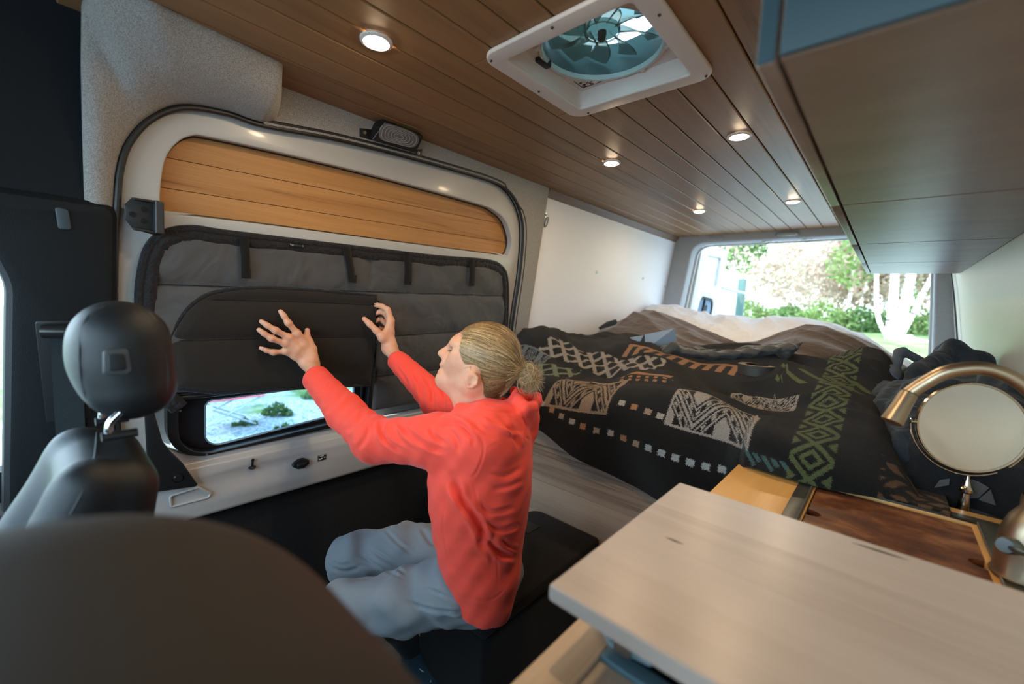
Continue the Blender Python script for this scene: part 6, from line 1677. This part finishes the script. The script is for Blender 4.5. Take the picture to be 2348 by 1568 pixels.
# ---- hoodie
RED = fabric('red hoodie knit', (.97, .085, .052), (.92, .075, .045), scale=1300, mscale=1200, bump=.12, sheen=.12, rough=.75, mott=.05)
f = Field((-1.50, .40, .40), (-.56, 1.16, 1.12), .0042)
rows = [(1000, 1045, 1212, .185, 1.16), (1050, 1010, 1210, .195, 1.15), (1095, 997, 1206, .190, 1.15), (1150, 1000, 1201, .178, 1.15), (1205, 1009, 1190, .170, 1.15), (1260, 1022, 1186, .172, 1.15), (1305, 1040, 1182, .178, 1.15), (1350, 1062, 1166, .180, 1.15), (1400, 1080, 1150, .18, 1.15)]
prev = None
for v, u0, u1, hw, d in rows:
    a, b_ = D(u0, v, d), D(u1, v, d); c = (a+b_)/2; dep = np.linalg.norm(b_-a)/2
    cur = (c, hw, dep)
    if prev is not None:
        f.cap(prev[0]-LAT*(prev[1]-prev[2])*.55, c-LAT*(hw-dep)*.55, prev[2], dep, .03)
        f.cap(prev[0]+LAT*(prev[1]-prev[2])*.55, c+LAT*(hw-dep)*.55, prev[2], dep, .03)
        f.cap(prev[0], c, prev[2], dep, .03)
    prev = cur
# shoulders and sleeves
f.cap(D(1120, 985, 1.10), Ls, .066, .070, .05); f.cap(NK+V3(0, 0, -.035), Ls+V3(0, 0, .02), .055, .045, .05); f.cap(NK+V3(0, 0, -.045), Rs, .05, .06, .05)
f.chain([Ls, D(1000, 1010, 1.09), Le], [.070, .066, .058], .03)
f.chain([Le, D(792, 945, 1.26), Lc+(Lc-Lw)*.0], [.058, .052, .0425], .025)
f.cap(Lc, Lc+(Lw-Lc)*.12, .0425, .0425, .004)
f.chain([Rs, Re+V3(0, 0, -.005), Rc], [.064, .054, .0395], .03)
# open ends
cutL = unit(Lw-Le+.0); f.cap(Lc+cutL*.004, Lc+cutL*.07, .033, .034, .002, mode='cut')
cutR = unit(Rw-Re); f.cap(Rc+cutR*.002, Rc+cutR*.07, .030, .032, .002, mode='cut')
# collar roll and hood lying behind the neck
col_ = [D(1052, 936, 1.09), D(1040, 952, 1.16), D(1062, 940, 1.235), D(1120, 928, 1.27), D(1175, 925, 1.24), D(1200, 935, 1.17), D(1165, 938, 1.09), D(1105, 934, 1.06), D(1052, 936, 1.09)]
f.chain(col_, [.011]*9, .012)
f.cap(D(1110, 955, 1.10), D(1175, 965, 1.10), .030, .034, .025)
f.ell(D(1186, 962, 1.165), (.044, .074, .040), [HX, LAT, HZ], .02)
f.cap(D(1165, 985, 1.115), D(1200, 1028, 1.125), .026, .017, .012); f.cap(D(1212, 955, 1.16), D(1204, 1026, 1.14), .024, .018, .015)
f.cap(D(1174, 893, 1.16), D(1158, 935, 1.12), .006, .014, .012)
f.chain([D(1176, 893, 1.15), D(1190, 918, 1.10), D(1204, 938, 1.085), D(1222, 934, 1.11), D(1231, 920, 1.15), D(1230, 912, 1.20), D(1205, 902, 1.235), D(1180, 896, 1.22)], [.008, .0085, .009, .0085, .008, .008, .008, .008], .018)
rim_ = [(1176, 893, 1.15), (1190, 918, 1.10), (1204, 938, 1.085), (1222, 934, 1.11), (1231, 920, 1.15), (1230, 912, 1.20), (1205, 902, 1.235), (1180, 896, 1.22)]
for i_ in range(8):
    q_ = D(*rim_[i_]); f.cap(q_, q_*.45+D(1194, 975, 1.155)*.55, .009, .018, .022)
f.cap(D(1226, 925, 1.15), D(1220, 990, 1.15), .008, .018, .015)
f.ell(D(1203, 912, 1.165), (.020, .052, .026), [HX, LAT, HZ], .006, mode='cut')
f.cap(D(1088, 915, 1.17), D(1095, 880, 1.17), .060, .07, .006, mode='cut')
f.cap(D(1130, 915, 1.17), D(1130, 880, 1.17), .055, .07, .006, mode='cut')
# trim the hem with a slanting cut
hem_a, hem_b, hem_c = D(1050, 1318, 1.12), D(1100, 1386, 1.06), D(1168, 1345, 1.15)
def below_hem(P):
    q = (P-EYE)@RC.T; u = 1174+FPX*q[..., 0]/q[..., 2]; return u
hz_front = D(1095, 1385, 1.09)[2]; hz_back = D(1168, 1345, 1.15)[2]
pf, pb = D(1070, 1360, 1.10), D(1168, 1352, 1.15)
f.half(D(1108, 1384, 1.10), unit(V3(0, 0, -1)+unit(pf-pb)*.22+LAT*.12))
def hood_warp(P):
    s = .0008*np.sin(P[:, 2]*95+P[:, 0]*60+2*np.sin(P[:, 1]*28))+.0009*np.sin(P[:, 0]*110-P[:, 2]*70+P[:, 1]*50)
    # stronger puckers round both elbows
    for c, am in ((Le, .0016), (Re, .0026)):
        r = np.linalg.norm(P-c, axis=1); t = (P-c)@unit(Ls-Le) if c is Le else (P-c)@unit(Rs-Re)
        s = s+am*np.exp(-(r/.09)**2)*np.sin(t*150+P[:, 2]*60)
    return s
f.warp(hood_warp)
V_, F_ = f.mesh()
folds = [([(876, 968), (873, 984), (890, 1014), (928, 1038)], 5, -.0085), ([(921, 972), (943, 996), (988, 1026), (1020, 1034)], 5, -.0065), ([(986, 978), (994, 997), (1022, 1018)], 4, -.005),
    ([(1006, 962), (1040, 957), (1072, 972), (1090, 996)], 6, .007), ([(1010, 975), (1050, 972), (1080, 1000), (1088, 1025)], 5, -.006),
    ([(1030, 985), (1048, 1010), (1052, 1040)], 5, -.005), ([(905, 968), (925, 1000), (960, 1030)], 4, .004),
    ([(1061, 964), (1092, 992), (1108, 1016), (1106, 1048), (1090, 1087), (1070, 1096)], 2.2, -.0028), ([(1107, 1035), (1141, 1015), (1175, 1002)], 1.8, -.0022),
    ([(1037, 1092), (1058, 1145), (1089, 1186), (1104, 1215), (1112, 1250)], 8, -.016), ([(1083, 1100), (1096, 1152), (1107, 1214), (1137, 1272), (1143, 1356)], 2.0, -.0025),
    ([(1022, 1092), (1022, 1150), (1016, 1210), (1030, 1290)], 2.0, -.002),
    ([(1098, 1152), (1127, 1174), (1182, 1164)], 5, -.006), ([(1110, 1193), (1144, 1214), (1187, 1206)], 5, -.007), ([(1120, 1238), (1144, 1265), (1183, 1277)], 7, -.012),
    ([(1150, 1238), (1168, 1254), (1186, 1262)], 4, -.006), ([(1090, 1234), (1116, 1262), (1134, 1290)], 5, -.005), ([(1130, 1120), (1165, 1116), (1200, 1100)], 5, -.0045), ([(1120, 1085), (1160, 1090), (1200, 1070)], 5, -.003),
    ([(1085, 1372), (1102, 1378), (1135, 1371), (1164, 1343)], 1.8, -.0025),
    ([(1062, 945), (1110, 937), (1160, 945), (1205, 948)], 2, -.003), ([(1100, 955), (1130, 975), (1165, 990), (1196, 1002)], 5, .006), ([(1085, 960), (1110, 990), (1150, 1010)], 4, -.004),
    ([(1195, 945), (1208, 975), (1206, 1000), (1216, 1010)], 2.5, -.005), ([(1140, 950), (1165, 975), (1185, 1010), (1192, 1030)], 5, -.006),
    ([(720, 905), (745, 895), (760, 870)], 1.6, -.0022), ([(740, 945), (760, 935), (790, 900)], 5, -.003), ([(790, 990), (815, 970), (838, 940)], 6, -.004), ([(820, 1030), (838, 1005), (846, 975)], 5, -.004),
    ([(907, 838), (930, 870), (940, 900)], 3, -.004), ([(946, 850), (962, 880), (968, 915)], 4, -.005), ([(975, 865), (990, 895), (992, 930)], 4, -.006), ([(1005, 880), (1018, 905), (1015, 935)], 4, -.006), ([(1030, 890), (1036, 920)], 4, -.005)]
V_ = draw_folds(V_, F_, folds)
hood = fast_mesh('hoodie', V_, F_, RED, person, relax=1)
# ---- trousers
PANT = fabric('grey trousers', (.235, .25, .265), (.20, .212, .225), scale=1300, mscale=1100, bump=.15, sheen=.1, rough=.6)
f = Field((-1.50, .36, -.02), (-.60, 1.12, .70), .0048)
f.cap(PL_+V3(0, 0, .08), PL_+V3(0, 0, -.0), .115, .120, .04, flat=(FWD, .85))
f.ell(PL_+V3(0, 0, -.035), (.125, .125, .082), k=.03)
f.chain([Lh, D(930, 1378, 1.145), Lk], [.093, .074, .066], .04)
f.chain([Lk, D(800, 1480, 1.25), La], [.066, .060, .062], .03)
f.cap(D(1110, 1345, 1.13), D(1050, 1345, 1.11), .075, .075, .05)
f.chain([Rh, D(930, 1268, 1.37), Rk], [.095, .084, .078], .04)
f.chain([Rk, Rk+(Ra-Rk)*.3, Rk+(Ra-Rk)*.55], [.078, .068, .062], .03)
f.half((0, 0, .4075), (0, 0, -1)) if False else None
bench_top = .4080
f.rbox((-.91, 1.08, .20), (.17, .31, .2065), .012, k=.006, mode='cut')
f.cap(Rk+(Ra-Rk)*.62, Rk+(Ra-Rk)*.8, .054, .054, .004, mode='cut')
def pw(P): return .0028*np.sin(P[:, 0]*60+P[:, 2]*70+1.5*np.sin(P[:, 1]*40))+.0022*np.sin(P[:, 1]*90-P[:, 2]*80)
f.warp(pw)
V_, F_ = f.mesh()
V_ = draw_folds(V_, F_, [([(813, 1295), (838, 1298), (862, 1300)], 3, -.004), ([(851, 1261), (902, 1295), (930, 1317)], 3.5, -.006), ([(882, 1213), (909, 1241), (947, 1272)], 3.5, -.005), ([(820, 1268), (870, 1300), (925, 1325)], 3, -.005), ([(965, 1208), (985, 1240), (1000, 1250)], 5, -.006),
    ([(922, 1374), (974, 1394), (1025, 1404), (1060, 1406)], 3.5, -.007), ([(970, 1346), (1025, 1367), (1046, 1378)], 3, -.005), ([(779, 1408), (803, 1425), (842, 1435)], 3.5, -.006), ([(760, 1300), (790, 1310), (830, 1300)], 4, -.005), ([(756, 1285), (780, 1296), (805, 1292)], 3, -.004),
    ([(968, 1385), (1010, 1372), (1065, 1345)], 1.6, -.002), ([(800, 1440), (830, 1470), (845, 1500)], 4, -.006), ([(830, 1437), (850, 1455), (858, 1475)], 3, -.006), ([(1000, 1400), (1060, 1412), (1120, 1395)], 3, .004)])
trs = fast_mesh('trousers', V_, F_, PANT, person, relax=1)
# ---- socks and shoe of the tucked leg, second shoe on the floor
SOCK = fabric('black sock', (.014, .013, .014), (.010, .009, .010))
f = Field((-1.45, .5, -.01), (-.75, 1.1, .42), .0045)
f.chain([Rk+(Ra-Rk)*.42, Rk+(Ra-Rk)*.7, Ra], [.052, .044, .036], .02)
field_obj('sock', f, SOCK, person)
f = Field((-1.35, .55, -.01), (-.75, 1.1, .22), .004)
h0 = Ra; t0 = on(1003, 1592, 2, .05)
zf = lambda p, z: V3(p[0], p[1], z)
toe = V3(*(h0+unit(V3(t0[0]-h0[0], t0[1]-h0[1], 0))*.20)[:2], .05)
f.cap(zf(h0, .055), toe, .042, .036, .02, flat=((0, 0, 1), 1.0)); f.cap(zf(h0, .12), zf(h0, .05), .040, .044, .02); f.cap(zf(h0, .11), zf(toe*.6+h0*.4, .06), .036, .034, .02)
f.half((0, 0, .004), (0, 0, -1))
shoe = field_obj('shoe', f, fabric('navy shoe mesh', (.028, .055, .075), (.02, .04, .055), scale=900), person)
m5 = mat('yellow print', (.55, .50, .05), rough=.6)
dr = unit(toe-zf(h0, .05)); sd_ = unit(np.cross(dr, [0, 0, 1])); sd_ = sd_ if sd_@(EYE-toe) > 0 else -sd_
cc_ = zf(h0*.35+toe*.65, .078)+sd_*.028
text_mesh('shoe_print', 'optimum', .028, lambda a, b_, h: cc_+dr*a*-1*(1 if False else -1)+V3(0, 0, 1)*b_*.8+sd_*(.0135+h-b_*.25), m5, shoe)
tube('shoe_lace', spline([zf(h0, .13)+sd_*.02, zf(h0*.7+toe*.3, .115)+sd_*.02, zf(h0*.6+toe*.4, .108), zf(h0*.5+toe*.5, .10)+sd_*.02], 5), .0022, mat('pale lace', (.5, .5, .45)), shoe, n=6)
f = Field((-1.35, .2, -.01), (-.75, .95, .26), .005)
b0 = zf(La, .06); f.chain([La+V3(0, 0, .02), zf(La, .12), b0], [.038, .038, .042], .02); f.cap(b0, zf(La+FWD*.18, .05), .042, .036, .02); f.half((0, 0, .004), (0, 0, -1))
field_obj('shoe', f, bpy.data.materials['navy shoe mesh'], person)
# ---- eye, brow, lashes
EYEW = mat('eye white', (.75, .72, .70), rough=.15); IRIS = mat('iris', (.06, .09, .10), rough=.1)
ec = HP(1044, 803, -.031)
ec = ec+HX*.0022
lathe('iris', [(0, .0106), (.0028, .0102), (.0046, .0093)], ec, IRIS, person, axis=-HX*.97-HZ*.12, n=20)
lathe('eye', [(0, .0102), (.004, .0094), (.0080, .0061), (.0102, 0), (.0080, -.0061), (0, -.0102)], ec, EYEW, person, axis=-HX*.9-HD*.5, n=24)
LASH = mat('brow hair', (.20, .12, .06), rough=.8)
bm = bmesh.new()
for k in range(26):
    r = np.random.default_rng(k); t = k/25; p = HP(1033+14*t, 786-1.5*t, -.010-.036*t)
    p = p-HX*.004; bm_tube(bm, [p, p+HX*.004-HZ*.001*r.normal()-HD*.003], [.0006, .0002], 5)
obj_bm('eyebrow', bm, LASH, person)
bm = bmesh.new()
for k in range(26):
    t = k/25; p = HP(1033+9*t, 802+2*t, -.024-.016*t)-HX*.003
    bm_tube(bm, [p, p-HX*.006*(1-t*.3)-HZ*.003-HD*.002], [.0008, .0002], 5)
obj_bm('eyelashes', bm, LASH, person)
# ---- hair: cap of combed strands gathered into a loose bun
m_, nt_, b_ = _nt('fair hair'); L_ = nt_.links.new
gi = node(nt_, 'ShaderNodeNewGeometry'); crh = node(nt_, 'ShaderNodeValToRGB'); e_ = crh.color_ramp.elements
e_[0].color = (.13, .075, .032, 1); e_[1].color = (.56, .36, .17, 1); q_ = e_.new(.55); q_.color = (.34, .205, .088, 1)
L_(gi.outputs['Random Per Island'], crh.inputs[0]); L_(crh.outputs[0], b_.inputs['Base Color']); setp(b_, Roughness=.48, **{'Specular IOR Level': .45})
HAIR = m_
HBASE = mat('hair base', (.22, .135, .06), rough=.6, mottle=.35, mscale=90)
f = Field((-1.02, .62, .94), (-.60, 1.05, 1.28), .0034)
f.ell(HP(1121, 812), (.0875, .0860, .0745), AX, .01); f.ell(HP(1095, 800), (.052, .058, .067), AX, .03)
f.ell(HP(1135, 860), (.050, .050, .056), AX, .03); f.ell(HP(1120, 895), (.034, .026, .048), AX, .03); f.cap(HP(1160, 825), HP(1194, 846), .040, .014, .03)
FH_ = Field((-1.02, .62, .94), (-.60, 1.05, 1.28), .0034); FH_.a = f.a.copy()
f.half(HP(1057, 780), unit(-HX*.985+HZ*.16))
f.cap(HP(1042, 868, -.09), HP(1042, 868, .09), .021, .021, .004, mode='cut')
f.cap(HP(1072, 905, -.10), HP(1072, 905, .10), .030, .030, .006, mode='cut')
f.ell(HP(1081, 874, -.080), (.018, .020, .024), AX, .004, mode='cut'); f.ell(HP(1081, 874, .080), (.018, .020, .024), AX, .004, mode='cut')
hair = field_obj('hair', f, HBASE, person)
root = HP(1196, 845)
hc = HP(1119, 815)
def on_shell(p, lift):
    # push a point out to the shell of the hair cap
    best = p
    for c, r in ((HP(1121, 812), (.0885, .0870, .0755)), (HP(1095, 800), (.053, .059, .068)), (HP(1135, 860), (.051, .051, .057)), (HP(1120, 895), (.035, .027, .049))):
        q = best-c; k = math.sqrt((q@HX/r[0])**2+(q@HZ/r[1])**2+(q@HD/r[2])**2)
        if k < 1: best = c+q/max(k, 1e-3)
    d = best-hc; return best+unit(d)*lift
def shell(d):
    t = np.linspace(.03, .14, 80); P = hc+d*t[:, None]; g = np.clip((P-FH_.o)/FH_.h, 0, FH_.n-2.001); i = g.astype(int); w_ = g-i; v = 0
    for a_ in (0, 1):
        for b2_ in (0, 1):
            for c_ in (0, 1):
                v = v+FH_.a[i[:, 0]+a_, i[:, 1]+b2_, i[:, 2]+c_]*(w_[:, 0] if a_ else 1-w_[:, 0])*(w_[:, 1] if b2_ else 1-w_[:, 1])*(w_[:, 2] if c_ else 1-w_[:, 2])
    k = int(np.argmax(v > 0)); return float(t[k]-(v[k]/(v[k]-v[k-1]+1e-9))*(t[1]-t[0])) if k else .08
def pxof(P): q = RC@(P-EYE); return 1174+FPX*q[0]/q[2], 784+FPX*q[1]/q[2]
hl = [(1056, 750), (1057, 762), (1057, 778), (1058, 795), (1059, 812), (1061, 830), (1064, 846), (1072, 857), (1082, 855), (1098, 857), (1105, 872), (1106, 892), (1110, 908), (1130, 914), (1150, 911)]
hls = spline([(a, b_, 0) for a, b_ in hl], 40)
r = np.random.default_rng(77)
strands = []; rd_ = unit(root-hc)
def strand(d0, lift, w, t0=0.0):
    pts = []; om = math.acos(max(-.999, min(.999, d0@rd_))); n = unit(np.cross(d0, rd_)); wig = r.normal()*.045; ph = r.uniform(0, 6.28)
    for q in np.linspace(t0, 1, 14):
        d = (math.sin((1-q)*om)*d0+math.sin(q*om)*rd_)/math.sin(om)
        d = unit(d+n*(wig*math.sin(PI*q)+.012*math.sin(5*q+ph)*(1-q))); pts.append(hc+d*(shell(d)+lift*(1-.6*q)))
    strands.append((pts, w))
for k in range(1300):          # from the hairline on the near side
    h = hls[r.integers(len(hls))]; d0 = unit(HP(h[0]+abs(r.normal())*2.5, h[1]+r.normal()*1.5, -.060 if h[1] > 770 else -.02-.04*r.random())-hc)
    strand(d0, r.uniform(.0006, .0030), r.uniform(.0006, .0011))
for k in range(500):           # from the hairline over the top
    a = r.uniform(-1, 1); strand(unit(HP(1060+8*abs(a)+abs(r.normal())*2, 748+16*a*a, a*.060)-hc), r.uniform(.0006, .0036), r.uniform(.0006, .0011))
k = 0
while k < 2600:
    d = unit(r.normal(size=3)); p = hc+d*shell(d); u_, v_ = pxof(p)
    near = (p-hc)@HD < .0
    if u_ < 1058 or v_ > 915 or (u_ < 1102 and v_ > 852) or (not near and r.random() < .75): continue
    strand(d, r.uniform(.0004, .0034), r.uniform(.0006, .0012)); k += 1
# bun loops and flyaway ends
bc0 = HP(1213, 868)
for k in range(1500):
    ax = unit(r.normal(size=3)+HD*.8); u_, v_, _ = frame_of(ax); R_ = r.uniform(.010, .022); c = bc0+(HX*.005*r.normal()+HZ*.007*r.normal()+HD*.005*r.normal()); p0 = r.uniform(0, 6.28); L_a = r.uniform(1.2, 3.2)
    pts = [c+(u_*math.cos(p0+L_a*t)+v_*math.sin(p0+L_a*t))*R_*(1+.2*t) for t in np.linspace(0, 1, 10)]
    pts = [bc0+(p-bc0)*V3(1, 1, 1)+HZ*((p-bc0)@HZ)*.25 for p in pts]
    strands.append((pts, r.uniform(.0003, .0007)))
for k in range(700):
    d = unit(HX*(.7+.5*r.normal())+HZ*r.normal()*.75+HD*r.normal()*.6); p0 = bc0+d*.018; L0 = r.uniform(.008, .030)
    bend = HZ*r.normal()*.4; pts = [p0+d*L0*t+bend*L0*t*t for t in np.linspace(0, 1, 6)]
    strands.append((pts, .00045))
for k in range(60):
    h = hls[r.integers(len(hls))]; p0 = on_shell(HP(h[0]+40*r.random(), h[1]-10*r.random(), -.07), .004); d = unit(HZ*r.uniform(-.3, 1)+HX*r.normal()*.8-HD*.6)
    strands.append(([p0+d*.022*t+HX*.006*t*t for t in np.linspace(0, 1, 6)], .00022))
V = []; F = []
for pts, w in strands:
    n = len(pts); base = len(V); pts = np.array(pts); T = np.gradient(pts, axis=0); T /= np.linalg.norm(T, axis=1)[:, None]+1e-9
    out = pts-hc if np.linalg.norm(pts.mean(0)-bc0) > .045 else EYE-pts
    out /= np.linalg.norm(out, axis=1)[:, None]; S = np.cross(T, out); S /= np.linalg.norm(S, axis=1)[:, None]+1e-9
    for i in range(n):
        ww = w*(1-.75*i/(n-1)) if w < .0005 else w*(.55+.45*math.sin(PI*min(1, i/(n-1)+.15)))
        V.append(pts[i]-S[i]*ww); V.append(pts[i]+S[i]*ww)
    for i in range(n-1): F.append((base+2*i, base+2*i+1, base+2*i+3, base+2*i+2))
fast_mesh('hair_strands', np.array(V), np.array(F), HAIR, hair, relax=0)
f = Field(bc0-.06, bc0+.06, .003); f.ell(bc0, (.021, .030, .023), AX, .01); f.cap(root, bc0, .012, .012, .01)
field_obj('hair_bun', f, HBASE, hair)
tube('hair_tie', [root+HZ*.0125*math.cos(a)+HD*.0125*math.sin(a)+HX*.003 for a in np.linspace(0, 2*PI, 20)[:-1]], .0022, mat('amber hair tie', (.35, .16, .04), rough=.4), hair, n=8, closed=True)
